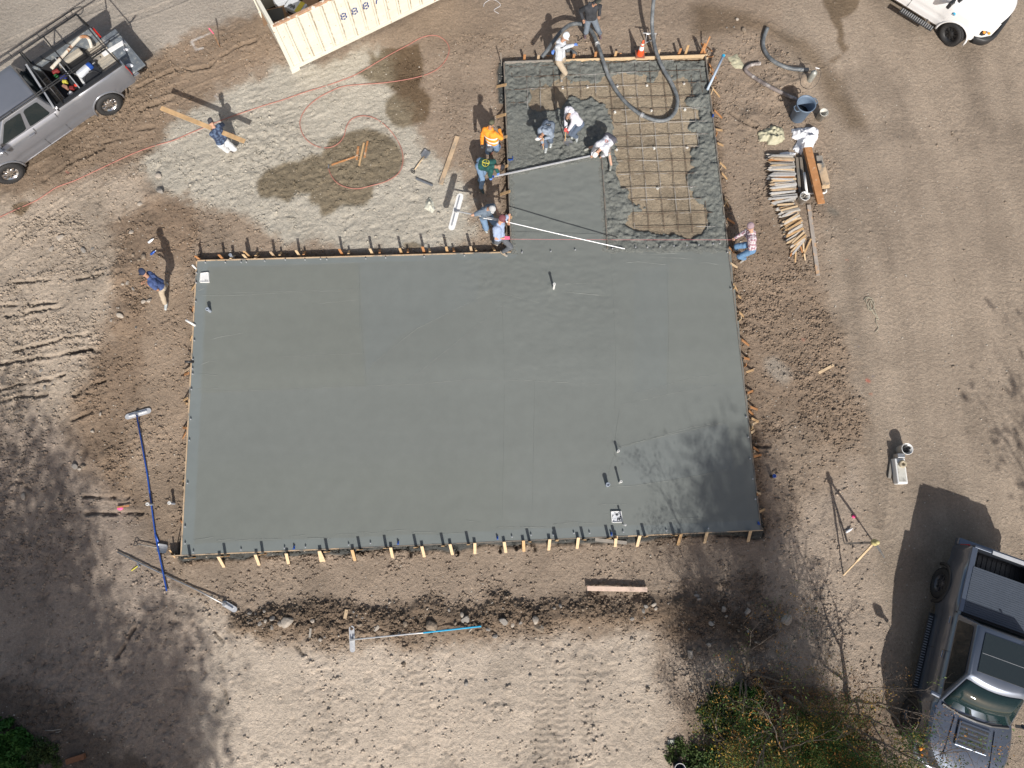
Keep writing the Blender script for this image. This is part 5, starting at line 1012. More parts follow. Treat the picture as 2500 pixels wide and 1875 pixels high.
# h: grey hoodie hose person
M['hoodie'] = fabric('pale_grey_hoodie', (.50,.53,.57), (.40,.42,.44), c2s=4, c2t=(.5,.62))
ph_ = person('person in pale grey hoodie guiding the hose and pointing right', 'C', [(720,505,.30),(778,672,.16)], (768,505,.98), (772,355,1.42), (825,300,1.60), [(720,430,1.1),(972,370,1.25)], (.75,.55), M['hoodie'], M['khakip'], M['boott'], cap=('cap', mat('white_grey_cap', (.62,.66,.68), .7, var=.2, vs=12), M['greyw']), hood='down', gloves=M['glovebl'], toes=[(0,1),(0,1)], skin='skin2', bootlen=.3)
back_decal(ph_, lambda mb, pt: [strip(mb, pt, [(-.15,-.02),(.16,.10)], .035)], M['abs'], 'shoulder_strap', .36, True); back_decal(ph_, lambda mb, pt: [strip(mb, pt, [(.15,-.02),(-.16,.10)], .035)], M['abs'], 'shoulder_strap', .36)
# i: dark hooded person
pi_ = person('person in black hooded jacket and grey trousers standing at the top', 'C', [(1110,305,.03),(978,298,.03)], (1032,158,.90), (1035,70,1.32), (1060,35,1.46), [(1105,130,.95),(965,165,.95)], (.1,1), fabric('black_jacket', (.035,.038,.045)), fabric('grey_work_trousers', (.15,.18,.22)), mat('plum_boots', (.12,.085,.10), .6, var=.2), hood='up', cap=('cap', CK((.06,.06,.05))), skin='skin2')
# j1
pj1 = person('person in slate hoodie and white cap shovelling wet concrete', 'C', [(690,1235,.22),(648,1280,.22)], (668,1075,1.02), (640,1130,1.22), (615,1160,1.22), [(632,1195,.95),(615,1230,.72)], (-.3,1), fabric('slate_hoodie', (.24,.29,.36)), M['darkjeans'], M['wellies'], cap=('cap', M['white'], mat('blue_brim', (.10,.28,.55), .6)), hood='down', skin='skin2', toes=[(-.2,1),(-.2,1)], bootlen=.3)
back_decal(pj1, lambda mb, pt: blob(mb, pt, .16, .11), M['abs'], 'back_patch', .22, side=-.03); back_decal(pj1, lambda mb, pt: blob(mb, lambda x, y: pt(x, y), .09, .03), M['white'], 'patch_print', .22, side=-.03).modifiers['w'].offset = .008
def held_shovel(f, blade, grip, zg, label, hm, zb=.24):
    a = P(f, *blade, zb); b = P(f, *grip, zg); o = shovel(f, blade, (blade[0]+10, blade[1]+100), label, hm); o.location = (0,0,0)
    return o
def shovel3(a, b, label, hm):
    d = (b-a).normalized(); o = empty('shovel', a, 0, label, 'shovel'); s = d.cross(Vector((0,0,1))).normalized(); n = s.cross(d); L = (b-a).length; v = []
    hd_ = Vector((d.x, d.y, 0)).normalized()
    for t, wd in ((-.26,.10),(-.2,.115),(-.05,.115),(.02,.10),(.05,.03)):
        for k in (-1,-.5,0,.5,1): v.append(hd_*t+Vector((0,0,1))*(.02 if t < 0 else .02+t*.5)+s*wd*k+Vector((0,0,1))*.02*k*k)
    bo = MB().add(v, [(i*5+j, i*5+j+1, (i+1)*5+j+1, (i+1)*5+j) for i in range(4) for j in range(4)]).build('blade', M['steel'], o); bo.modifiers.new('t','SOLIDIFY').thickness = .004
    MB().tube([Vector((0,0,.03)), d*L], .018, 8).build('handle', hm, o); MB().tube([d*L-s*.06, d*L+s*.06], .015, 8).build('grip', M['blackp'], o)
shovel3(P('C',622,1285,.25), P('C',622,1185,1.05), 'shovel used by the person in white cap and slate hoodie', M['wood_pale'])
# j2
pj2 = person('dark haired person in pale hoodie shovelling wet concrete', 'C', [(880,1160,.22),(912,1195,.22)], (925,1050,1.0), (872,985,1.28), (828,1028,1.32), [(835,1130,.78),(815,1095,1.0)], (-.9,.8), fabric('white_hoodie', (.62,.62,.68)), M['darkjeans'], M['wellies'], hood='down', hairm=mat('black_hair', (.015,.013,.012), .6), gloves=M['glover'], skin='skin2', toes=[(-.4,1),(-.2,1)], bootlen=.28)
back_decal(pj2, lambda mb, pt: [strip(mb, pt, [(-.12,.05),(-.06,.07),(0,.04),(.06,.07),(.12,.05)], .013), strip(mb, pt, [(-.10,.02),(.02,.03),(.11,.01)], .010), strip(mb, pt, [(-.08,-.02),(.08,-.02)], .006), strip(mb, pt, [(-.07,-.045),(.07,-.045)], .006)], M['abs'], 'back_script', .30)
shovel3(P('C',810,1215,.25), P('C',818,1090,1.05), 'shovel with tan handle used by the dark haired person', M['wood'])
# j3
pj3 = person('person in white shirt with small red emblem stooping over the screed board', 'G', [(895,522,.20),(1082,682,.20)], (1072,440,.88), (990,525,1.0), (958,560,.92), [(1010,570,.46),(935,560,.46)], (-.75,.8), fabric('white_shirt', (.64,.65,.70)), fabric('tan_shorts', (.16,.15,.14)), mat('muddy_wellies', (.28,.29,.26), .6, var=.2), cap=('cap', M['white']), shorts=True, skin='skin', toes=[(-1,.4),(-.2,1)], sleeves='long', bootlen=.34)
back_decal(pj3, lambda mb, pt: [strip(mb, pt, circ(.038), .022), strip(mb, pt, [(-.03,.07),(.03,.07)], .012)], mat('red_emblem', (.62,.12,.06), .7), 'round_emblem', .24)
tb = voxel(MB().cap(pj3['Hp']-pj3['rt']*.10-pj3['ant']*.05, pj3['Hp']+pj3['rt']*.12-pj3['ant']*.02, .125, .12), 'tool_belt', mat('plaid_belt', (.08,.08,.10), .8, var=.4, vs=40), pj3['root'], .012, .02)
# ================= VEHICLES =================
M['silver'] = mat('graphite_metallic_paint', (.27,.285,.32), .25, .52, var=.06, vs=1.5, coat=.9)
M['bluegrey'] = mat('blue_grey_metallic_paint', (.145,.172,.22), .28, .72, var=.05, vs=1.5, coat=.9)
M['whitep'] = mat('white_paint', (.80,.80,.80), .35, var=.02, coat=.6)
M['chrome'] = mat('chrome', (.75,.75,.76), .12, .95, var=.1); M['trim'] = mat('black_trim', (.025,.026,.028), .5, var=.15)
M['darkrim'] = mat('dark_rim', (.10,.10,.11), .4, .6, var=.1); M['tail'] = mat('red_lens', (.42,.015,.01), .15, var=.1, coat=.5); M['amber'] = mat('amber_lens', (.9,.32,.02), .2, var=.05, coat=.5)
M['dirtyglass'] = mat('tinted_glass', (.015,.022,.024), .07, var=0, spec=.8)
M['windscreen'] = mat('windscreen_glass', (.014,.030,.032), .03, var=.2, vs=1.5, spec=.45)
def wheel(root, x, y, r, w, side, rimm, steer=0, name='wheel'):
    o = empty(name, (x, y, r)); o.parent = root; o.rotation_euler = (0, 0, steer); ax = (0, side, 0)
    t = MB(); t.lathe([(r*.60,-w/2),(r*.80,-w/2-.012),(r*.94,-w/2+.005),(r,-w*.32),(r,w*.32),(r*.94,w/2-.005),(r*.80,w/2+.012),(r*.60,w/2),(r*.55,w*.3),(r*.55,-w*.3)], ax=ax, n=48)
    t.build('tyre', M['rubber'], o, smooth=True); tr_ = MB()
    for k in range(36):
        a = 2*math.pi*k/36
        for s_ in (-.33, .0, .33):
            a2 = a+(.5*math.pi/36 if s_ == 0 else 0); Rm = Matrix.Rotation(-a2*side, 3, 'Y'); tr_.box(Vector((math.cos(a2)*r*1.004, s_*w, math.sin(a2)*r*1.004*1)), (.016, w*.24, r*.115), Matrix.Rotation(-a2, 3, 'Y'))
    tr_.build('tread_blocks', M['rubber'], o)
    rm = MB(); rm.lathe([(r*.60,w*.45),(r*.56,w*.40),(r*.50,w*.22),(r*.25,w*.26),(r*.2,w*.36),(.0001,w*.37)], ax=ax, n=40); rm.build('rim', rimm, o, smooth=True)
    hl = MB(); hl.lathe([(r*.33,w*.262),(r*.47,w*.262)], ax=ax, n=32)
    hl.build('rim_recess', M['trim'], o); hs = MB()
    for k in range(8):
        a = 2*math.pi*(k+.5)/8; hs.bar((math.cos(a)*r*.2, side*w*.30, math.sin(a)*r*.2), (math.cos(a)*r*.53, side*w*.26, math.sin(a)*r*.53), r*.13, .03, (0,1,0))
    hs.build('spokes', rimm, o); return o
def vehicle(name, label, root_loc, rz, p, paint, cat='pickup truck'):
    root = empty(name, root_loc, rz, label, cat)
    WB, W = p['wb'], p['w']; xr = -WB/2-p['ro']; xf = WB/2+p['fo']; ar = p['r']+.10; zs_ = p.get('sill', .42); hw = W/2
    xb = p['xb']; xc0 = xb; xc1 = p['xc1']; zr, zbelt, zh, zt = p['zr'], p['zbelt'], p['zh'], p['zt']; rake = p.get('rake', .75)
    stx = sorted(set([round(v, 3) for v in list(np.arange(xr, xf, .09))+[xf]+[s*WB/2+math.cos(math.radians(a))*ar for s in (-1,1) for a in range(0,181,12)]]))
    def ztop(x): return zr if x < xb-.02 else (zbelt if x < xc1 else zbelt+(zh-zbelt)*min((x-xc1)/.5, 1)-(max(x-(xf-.7), 0)/.7)**2*.10)
    def zbot(x):
        z = zs_
        for s in (-1, 1):
            d = abs(x-s*WB/2)
            if d < ar: z = max(z, p['r']+math.sqrt(ar*ar-d*d))
        if x > WB/2+ar*.85 or x < -WB/2-ar*.85: z = max(z, zs_+.14)
        return z
    def plan(x):
        y = hw-.03
        if x > xf-.9: y -= .40*((x-(xf-.9))/.9)**2.6
        if x < xr+.12: y -= .06*(1-(x-xr)/.12)**2
        for s in (-1, 1):
            d = abs(x-s*WB/2); y += p['flare']*max(0, 1-(d/(ar+.18))**4) if d < ar+.18 else 0
        return y
    NL = 13
    for s in (1, -1):
        v = []; f_ = []
        for x in stx:
            zb, ztp = zbot(x), ztop(x)
            for j in range(NL):
                t = j/(NL-1); z = zb+(ztp-zb)*t; q = (z-.78)/.55; y = plan(x)-.05*q*q-.075*max(0, (t-.80)/.20)**2-(.02 if .70 < z < .76 else 0); v.append((x, s*y, z))
        n = len(stx)
        for i in range(n-1):
            for j in range(NL-1):
                a = i*NL+j; q4 = (a, a+NL, a+NL+1, a+1); f_.append(q4 if s < 0 else q4[::-1])
        o = MB().add(v, f_).build('side_panel', paint, root, smooth=True)
        for w_s in (-1, 1):
            fl = MB(); fl.tube([Vector((w_s*WB/2+math.cos(math.radians(a))*(ar+.0), s*(plan(w_s*WB/2)-.015), p['r']+math.sin(math.radians(a))*(ar))) for a in range(-8, 189, 14)], p.get('flr', .035), 8)
            fl.build('fender_flare', p.get('flm', paint), root, smooth=True)
        # door gaps, handles
        for xd in p['doors']: MB().bar((xd, s*(hw-.030), zs_+.03), (xd, s*(hw-.062), zbelt-.01), .012, .012).build('door_gap', M['trim'], root)
        for xd in p['handles']: MB().box((xd, s*(hw+.0), zbelt-.14), (.20,.04,.05)).build('door_handle', p.get('hm', M['trim']), root, bevel=.01)
        if p.get('step'): 
            MB().box(((xb+xc1)/2+.1, s*(hw+.02), .42), (xc1-xb-.1, .16, .06)).build('running_board', p['step'], root, bevel=.02)
            sc_ = MB()
            for k in range(int((xc1-xb-.3)/.07)): sc_.box((xb+.25+k*.07, s*(hw+.03), .455), (.03,.10,.006))
            sc_.build('step_tread', M['steel'], root)
        else: MB().bar((xb+.1, s*(hw-.05), zs_-.01), (xc1-.1, s*(hw-.05), zs_-.01), .03, .03).build('sill_trim', M['chrome'], root)
    # underbody
    MB().box(((xr+xf)/2, 0, .52), (xf-xr-.25, W-.62, .30)).build('chassis', M['trim'], root)
    for s in (-1, 1): MB().box((s*WB/2, 0, .72), (2*ar-.06, W-.30, .42)).build('wheel_well', M['trim'], root)
    # hood
    n1, n2 = 14, 12; xs = [xc1-.02+(xf-.02-xc1)*i/n1 for i in range(n1+1)]; v = []
    for x in xs:
        yw = plan(x)-.05*((ztop(x)-.78)/.55)**2-.073
        for j in range(n2+1):
            t = -1+2*j/n2; z = ztop(x)+p.get('crown', .07)*(1-t*t)+p.get('bulge', .03)*(1 if abs(t) < .5 else 0)*min(1, (xf-x)*3)-(.10*((x-(xf-.35))/.35)**2 if x > xf-.35 else 0)*0
            v.append((x+(.10*(1-t*t)*max(0, (x-(xf-.5))/.5)), yw*t, z))
    MB().add(v, [(i*(n2+1)+j, (i+1)*(n2+1)+j, (i+1)*(n2+1)+j+1, i*(n2+1)+j+1) for i in range(n1) for j in range(n2)]).build('hood', paint, root, smooth=True)
    # nose
    yn = plan(xf)-.10; v = [(xf, yn*t, z) for z in (zs_+.12, .75, ztop(xf)-.06) for t in (-1,-.5,0,.5,1)]; v += [(xf-.02, yn*t, ztop(xf)+.05*(1-t*t)) for t in (-1,-.5,0,.5,1)]
    MB().add([(a+(.05*(1-(b/yn)**2)), b, c) for a, b, c in v], [(r_*5+j, r_*5+j+1, (r_+1)*5+j+1, (r_+1)*5+j) for r_ in range(3) for j in range(4)]).build('grille', M['trim'], root)
    bm = MB(); pts = [Vector((xf-.35, -hw+.10, .62)), Vector((xf-.08, -hw+.22, .62)), Vector((xf+.09, -.5, .62)), Vector((xf+.11, 0, .62)), Vector((xf+.09, .5, .62)), Vector((xf-.08, hw-.22, .62)), Vector((xf-.35, hw-.10, .62))]
    bm.loft([[q+Vector((dx, 0, dz)) for dx, dz in ((-.08,-.16),(.06,-.14),(.08,.0),(.05,.11),(-.08,.12))] for q in smooth_path(pts, 4)]); bm.build('front_bumper', p.get('bum', M['chrome']), root, smooth=True)
    for s in (-1, 1):
        hb = MB().loft([[Vector((xf-.16+a, s*(hw-.30+b), c)) for a, b, c in r_] for r_ in ([(-.30,.17,.83),(-.30,.19,1.02),(-.10,.13,1.0),(-.08,.14,.83)], [(.12,-.20,.83),(.10,-.20,1.0),(.12,-.19,1.0),(.14,-.19,.83)])]); hb.build('headlight', M['trim'] if p.get('darklamp') else M['glass'], root)
        for k in range(2): MB().ell((xf-.12-k*.14, s*(hw-.20+.06*k), 1.0), (.05,.05,.035)).build('indicator', M['amber'], root, smooth=True)
        # mirrors
        mo_ = MB().box((xc1-.10, s*(hw+.17), zbelt+.17), (.12,.26,.24), Matrix.Rotation(s*.12, 3, 'Z')).build('side_mirror', p.get('mirm', paint), root, bevel=.04, seg=3); MB().bar((xc1-.04, s*(hw-.06), zbelt+.04), (xc1-.08, s*(hw+.06), zbelt+.10), .07, .06).build('mirror_arm', M['trim'], mo_)
    # cab greenhouse
    b0 = [Vector((xc0+.0, -hw+.10, zbelt-.02)), Vector((xc1+.02, -hw+.12, zbelt-.02)), Vector((xc1+.02, hw-.12, zbelt-.02)), Vector((xc0+.0, hw-.10, zbelt-.02))]
    t0 = [Vector((xc0+.16, -hw+.28, zt)), Vector((xc1-rake, -hw+.30, zt)), Vector((xc1-rake, hw-.30, zt)), Vector((xc0+.16, hw-.28, zt))]
    NB = 8; bu = lambda t, k: Vector((k*4*t*(1-t), 0, 0))
    def fr_(a, b, k): return [a.lerp(b, i/NB)+bu(i/NB, k) for i in range(NB+1)]
    bR = [b0[0]]+fr_(b0[1], b0[2], .16)+[b0[3]]; tR = [t0[0]]+fr_(t0[1], t0[2], .13)+[t0[3]]
    rings = [bR, [a.lerp(b, .93) for a, b in zip(bR, tR)], tR]
    cx = Vector(((t0[0].x+t0[1].x)/2, 0, zt)); rings.append([cx+(q-cx)*.92+Vector((0,0,.022)) for q in tR]); rings.append([cx+(q-cx)*.70+Vector((0,0,.036)) for q in tR]); rings.append([cx+(q-cx)*.3+Vector((0,0,.042)) for q in tR])
    MB().loft(rings).build('cab', paint, root, bevel=.09, seg=5, smooth=True)
    MB().box(((xc0+xc1)/2, 0, (zs_+zbelt)/2), (xc1-xc0-.02, W-.32, zbelt-zs_-.03)).build('cab_floor', M['trim'], root)
    def pane(nm_, A, B_, C, D, u0, u1, v0, v1, out, m_, rd=.0):
        f = lambda u, vv: (A.lerp(B_, u)).lerp(D.lerp(C, u), vv)+out; k = .06
        if rd: pts = [f(u0+rd, v0), f(u1-rd, v0), f(u1, v0+rd), f(u1, v1-rd), f(u1-rd, v1), f(u0+rd, v1), f(u0, v1-rd), f(u0, v0+rd)]
        else: pts = [f(u0, v0), f(u1, v0), f(u1, v1), f(u0, v1)]
        o = MB().add(pts, [tuple(range(len(pts)))]).build(nm_, m_, root); sdm = o.modifiers.new('t', 'SOLIDIFY'); sdm.thickness = .008; sdm.offset = 0; return o
    for s, (ia, ib) in ((-1, (0, 1)), (1, (3, 2))):
        for u0, u1 in p['wins']: pane('side_window', b0[ia], b0[ib], t0[ib], t0[ia], u0, u1, .10, .84, Vector((0, s*.008, .003)), M['dirtyglass'], .035)
    wv = []; NW = 12
    for i in range(NW+1):
        u = .035+.93*i/NW; lo_ = b0[1].lerp(b0[2], u)+bu(u, .16); hi_ = t0[1].lerp(t0[2], u)+bu(u, .13); e_ = .02 if i in (0, NW) else 0
        wv += [lo_.lerp(hi_, .06+e_)+Vector((.014,0,.012)), lo_.lerp(hi_, .90-e_)+Vector((.014,0,.012))]
    wo_ = MB().add(wv, [(2*i, 2*i+2, 2*i+3, 2*i+1) for i in range(NW)]).build('windscreen', M['windscreen'], root, smooth=True); sdm = wo_.modifiers.new('t', 'SOLIDIFY'); sdm.thickness = .008; sdm.offset = 0
    pane('rear_window', b0[0], b0[3], t0[3], t0[0], .10, .90, .15, .85, Vector((-.010, 0, 0)), M['dirtyglass'], .03)
    MB().tube([Vector((xc1+.16, -.65, zbelt+.05)), Vector((xc1+.12, -.05, zbelt+.12))], .012, 6).build('wiper', M['trim'], root); MB().tube([Vector((xc1+.20, .1, zbelt+.06)), Vector((xc1+.04, .6, zbelt+.14))], .012, 6).build('wiper', M['trim'], root)
    MB().tube([Vector((xc1+.06, -(W/2-.2), zbelt+.01)), Vector((xc1+.17, -.4, zbelt+.045)), Vector((xc1+.19, 0, zbelt+.06)), Vector((xc1+.17, .4, zbelt+.045)), Vector((xc1+.06, W/2-.2, zbelt+.01))], .045, 8).build('cowl', M['trim'], root)
    if p.get('sunroof'):
        a, b, c, d = t0; cm = cx+Vector((0,0,.048)); hx = (t0[1].x-t0[0].x)/2; o = MB().box(cm, (hx*1.56, W*.56, .012)).build('glass_roof', M['dirtyglass'], root, bevel=.05, seg=3); MB().box(cm+Vector((.02,0,.008)), (.012, W*.54, .004)).build('roof_seam', M['steel'], o)
    if p.get('gap', 1) : MB().box((xb-.03, 0, .95), (.05, W-.16, .75)).build('cab_gap', M['trim'], root)
    if p.get('bed', 1):
        bx0, bx1 = xr+.06, xb-.06; zf = p.get('zf', .78); L = bx1-bx0; iw = W/2-.19
        for s in (-1, 1):
            MB().box(((bx0+bx1)/2, s*(iw+.01), (zf+zr)/2-.02), (L, .03, zr-zf)).build('bed_wall', p.get('wallm', M['trim']), root); MB().box(((bx0+bx1)/2, s*(iw+.06), zr-.005), (L, .15, .04)).build('bed_rail', p.get('railm', M['trim']), root, bevel=.012)
            MB().box((-WB/2, s*(iw-.10), zf+.12), (.85, .22, .24)).build('wheel_arch_box', p['floorm'], root, bevel=.04)
        MB().box((bx1-.01, 0, (zf+zr)/2), (.04, 2*iw, zr-zf)).build('bed_headboard', M['trim'], root)
        fb = MB().box(((bx0+bx1)/2, 0, zf-.02), (L, 2*iw, .04))
        for k in range(13): fb.box(((bx0+bx1)/2, -iw+.08+k*(2*iw-.16)/12, zf+.008), (L-.04, .055, .016))
        fb.build('bed_floor', p['floorm'], root)
        if p.get('tgdown'):
            tg = MB().box((bx0-.30, 0, zf-.02), (.56, 2*iw+.06, .06))
            for k in range(7): tg.box((bx0-.30, -iw+.15+k*(2*iw-.3)/6, zf+.016), (.46, .12, .014))
            tg.build('tailgate', M['liner'], root, bevel=.01)
        else:
            tg = MB().box((bx0-.03, 0, (zf+zr)/2), (.07, 2*iw+.14, zr-zf+.02)).build('tailgate', paint, root, bevel=.012); MB().box((bx0-.02, 0, zr+.03), (.10, 2*iw*.55, .02)).build('tailgate_step', M['alu'], tg); 
        for s in (-1, 1): MB().loft([[Vector((xr+a, s*(hw-.06+b), c)) for a, b, c in r_] for r_ in ([(.20,.012,.82),(.20,-.01,1.20),(-.015,-.05,1.20),(-.015,-.03,.82)], [(.18,-.05,.82),(.18,-.07,1.2),(-.01,-.10,1.2),(-.01,-.10,.82)])]).build('tail_lamp', M['tail'], root)
        MB().box((xr-.10, 0, .62), (.22, W-.16, .20)).build('rear_bumper', p.get('rbum', M['chrome']), root, bevel=.04)
    for s in (1, -1):
        wheel(root, -WB/2, s*(hw-.13), p['r'], p['tw'], s, p['rim']); wheel(root, WB/2, s*(hw-.13), p['r'], p['tw'], s, p['rim'], p.get('steer', 0))
    return root
def locate(f1, rear, f2, front, z, side, W, wb=None):
    a = P(f1, *rear, z); b = P(f2, *front, z); d = (b-a).normalized(); lf = Vector((-d.y, d.x, 0)); m = (a+b)/2-lf*side*(W/2-.02); return Vector((m.x, m.y, 0)), math.atan2(d.y, d.x), (b-a).length
M['liner'] = mat('scuffed_bed_liner', (.14,.16,.18), .6, var=.35, vs=6, col2=(.35,.36,.34), c2s=5, c2t=(.52,.66))
# silver pickup (left side faces the camera)
loc, rz, wb = locate('A', (945,905), 'A', (88,1500), .42, 1, 2.05); print('silver wb', wb)
sv = dict(wb=wb, w=2.03, ro=1.18, fo=.98, r=.42, tw=.27, xb=-wb/2+1.28, xc1=wb/2-.36, zr=1.38, zbelt=1.30, zh=1.22, zt=1.93, flare=.045, flm=M['silver'], rim=M['chrome'], doors=[-wb/2+1.42, wb/2-1.55, wb/2-.50], handles=[wb/2-1.40], wins=[(.10,.45),(.52,.93)], floorm=mat('muddy_bed', (.42,.38,.31), .85, var=.3, vs=4, col2=(.22,.21,.19), c2s=4, c2t=(.5,.6), stretch=(.5,2,1)), tgdown=True, hm=M['silver'], wallm=M['liner'])
sroot = vehicle('pickup_truck', 'dark silver pickup with black ladder rack and lowered tailgate', loc, rz, sv, M['silver'])
# rack (local coordinates of the truck)
rkx0 = -wb/2-1.05; rkx1 = wb/2+.1; rk = []
for s in (-1, 1):
    o = MB(); o.tube([(rkx0, s*.80, 2.02), (rkx1, s*.80, 2.02)], .022, 8); o.tube([(rkx0-.05, s*.86, 2.16), (rkx1, s*.86, 2.16)], .016, 8)
    for x in (rkx0+.3, rkx0+1.3, rkx0+2.3, rkx0+3.3): o.tube([(x, s*.80, 2.02), (x, s*.86, 2.16)], .014, 6)
    o.tube(smooth_path([Vector((rkx0-.05, s*.86, 2.16)), Vector((rkx0-.22, s*.80, 2.16)), Vector((rkx0-.26, s*.72, 2.12)), Vector((rkx0-.12, s*.70, 2.04)), Vector((rkx0+.02, s*.78, 2.02))], 5), .015, 8)
    for x, xb_ in ((rkx0, rkx0-.05), (-wb/2+.95, -wb/2+1.0)): o.tube([(x, s*.80, 2.02), (xb_, s*.90, 1.38)], .024, 8)
    o.build('rack_rail', M['trim'], sroot, smooth=True)
for x, w_ in ((rkx0, .03), (-wb/2+.15, .02), (-wb/2+1.0, .028), (rkx1-.5, .02)): MB().tube([(x, -.80, 2.02), (x, .80, 2.02)], .02, 8).build('rack_crossbar', M['trim'], sroot, smooth=True)
def L2W(root, rz, v): return Matrix.Rotation(rz, 3, 'Z') @ Vector(v)+Vector(root)
Lw = lambda x, y, z: L2W(loc, rz, (x, y, z))
# things in the silver bed, from pixels
def vb(f, x, y, z): return P(f, x, y, z)
o = MB().tube(smooth_path([vb('V2',770,905,1.45),vb('V2',1040,610,1.35),vb('V2',1150,490,1.3),vb('V2',1220,430,1.28),vb('V2',1300,430,1.2),vb('V2',1350,500,1.1),vb('V2',1375,600,1.0)], 5), .05, 12).build('steel_pipe', mat('rusty_white_pipe', (.62,.58,.50), .6, var=.2, col2=(.35,.17,.08), c2s=2.5, c2t=(.55,.62)), smooth=True); tag(o, 'rusty white hooked pipe lying in the silver pickup bed', 'pipe')
t1 = empty('gas_cylinder', vb('V2',1180,1020,.93), 0, 'silver cylinder with blue collar in the silver pickup bed', 'cylinder'); e_ = vb('V2',1340,880,.93)-t1.location; d1 = e_.normalized(); L1 = e_.length
MB().lathe([(.0001,0),(.10,.0),(.13,.04),(.13,L1-.02),(.13,L1)], (0,0,0), d1, 24).build('cylinder_body', mat('pearl_tank', (.62,.65,.70), .35, .3), t1, smooth=True); MB().lathe([(.132,L1-.04),(.132,L1+.06),(.10,L1+.10),(.03,L1+.11)], (0,0,0), d1, 24).build('collar', M['blue'], t1, smooth=True); MB().lathe([(.03,L1+.1),(.05,L1+.16),(.06,L1+.22),(.02,L1+.28)], (0,0,0), d1, 12).build('valve', M['abs'], t1)
o = MB().bar(vb('V2',1540,700,.82), vb('V2',1860,510,.80), .16, .03).build('board', M['white'], bevel=.005); tag(o, 'white board lying across the lowered tailgate', 'board')
o = MB().bar(vb('V2',395,845,1.70), vb('V2',815,1500,1.42), .06, .05).build('metal_bar', M['galv'], bevel=.004); tag(o, 'long grey metal bar across the front of the pickup bed', 'bar')
bxo = empty('tool_box', Lw(-wb/2+.62, .0, .80), rz, 'open black tool crate full of clutter behind the silver cab', 'tool box')
for a, b in (((-.28,-.72),(.28,-.72)),((-.28,.72),(.28,.72)),((-.28,-.72),(-.28,.72)),((.28,-.72),(.28,.72))): MB().bar((*a,.22), (*b,.22), .03, .44).build('crate_wall', M['trim'], bxo)
MB().bar((-.28,-.72,.45), (-.28,.72,.45), .03, .02).build('crate_rim', M['alu'], bxo); MB().box((0,0,.02), (.54,1.42,.03)).build('crate_floor', M['trim'], bxo)
clut = [('power_drill',(.02,.60,.010),'red'),('can',(.03,.35,.05),'green'),('tool_case',(.04,.06,.50),'blue'),('glove_bundle',(.65,.55,.05),'yellow'),('brick',(.45,.22,.14),'pinkish'),('tool_case',(.30,.02,.02),'dark red'),('jar',(.7,.7,.7),'white'),('level',(.6,.58,.5),'pale')]
for i, (nm_, c, cn) in enumerate(clut):
    q = Vector((random.uniform(-.18,.18), -.60+i*.165, .16)); c = [(.22,.03,.03),(.03,.15,.05),(.03,.04,.25),(.5,.46,.07),(.34,.18,.13),(.16,.02,.02),(.6,.6,.6),(.5,.48,.42)][i]
    o = MB().box((0,0,0), (random.uniform(.14,.24), random.uniform(.10,.17), .12), Matrix.Rotation(random.uniform(-.6,.6), 3, 'Z'), .85).build(nm_, mat(cn.replace(' ', '_')+'_item', c, .5), bevel=.02, loc=L2W(bxo.location, rz, q)); tag(o, '%s clutter item in the tool crate behind the cab' % cn, nm_.replace('_', ' '))
o = MB(); 
for k in range(3): o.tube(smooth_path([Lw(-wb/2+.12+.05*k, .15+.1*k, .86), Lw(-wb/2-.1, .05, .87), Lw(-wb/2-.15, -.25, .86), Lw(-wb/2+.1*k, -.45, .87), Lw(-wb/2+.25, -.1, .88)], 5), .012, 6)
tag(o.build('cable', mat('blue_cable', (.05,.08,.14), .5)), 'dark blue cable heap in the silver pickup bed', 'cable')
o = MB().loft([[Lw(-wb/2+.14, .72, .82), Lw(-wb/2+.24, .72, 1.0), Lw(-wb/2+.27, .72, .82)], [Lw(-wb/2+.05, .0, .82), Lw(-wb/2+.15, .0, 1.05), Lw(-wb/2+.20, .0, .82)], [Lw(-wb/2+.22, -.3, .82), Lw(-wb/2+.3, -.3, 1.05), Lw(-wb/2+.33, -.3, .82)]]).build('bag', M['greyw'], smooth=True); tag(o, 'folded white and grey bag next to the tool crate', 'bag')
o = MB().ell(vb('V2',1150,1160,.9), (.10,.07,.06)).build('clamp', mat('red_clamp', (.6,.05,.03), .5)); tag(o, 'small red clamp at the left wall of the pickup bed', 'clamp')
o = MB().ell(vb('V2',1945,860,.82), (.12,.07,.05)).ell(vb('V2',1890,620,.82), (.08,.05,.04)).build('rag', M['cloth']); tag(o, 'white rag lying on the lowered tailgate', 'rag')
cq = [Lw(-wb/2-.15+.27*math.cos(t)*(1+.05*math.sin(3*t)), .35+.27*math.sin(t), .86+.006*t) for t in [k*.35 for k in range(50)]]
tag(MB().tube(cq, .016, 6).build('hose_coil', M['abs'], smooth=True), 'coiled black hose lying in the silver pickup bed', 'hose')
for i, (a, b) in enumerate((((-.75,-.25),(-.2,-.33)),((-.9,-.40),(-.3,-.50)))):
    tag(MB().bar(Lw(-wb/2+a[0], a[1], .83), Lw(-wb/2+b[0]+.1, b[1], .85), .07, .04).build('board', M['wood_grey'], bevel=.004), ['short','longer'][i]+' grey scrap board loose on the silver pickup bed floor', 'board')
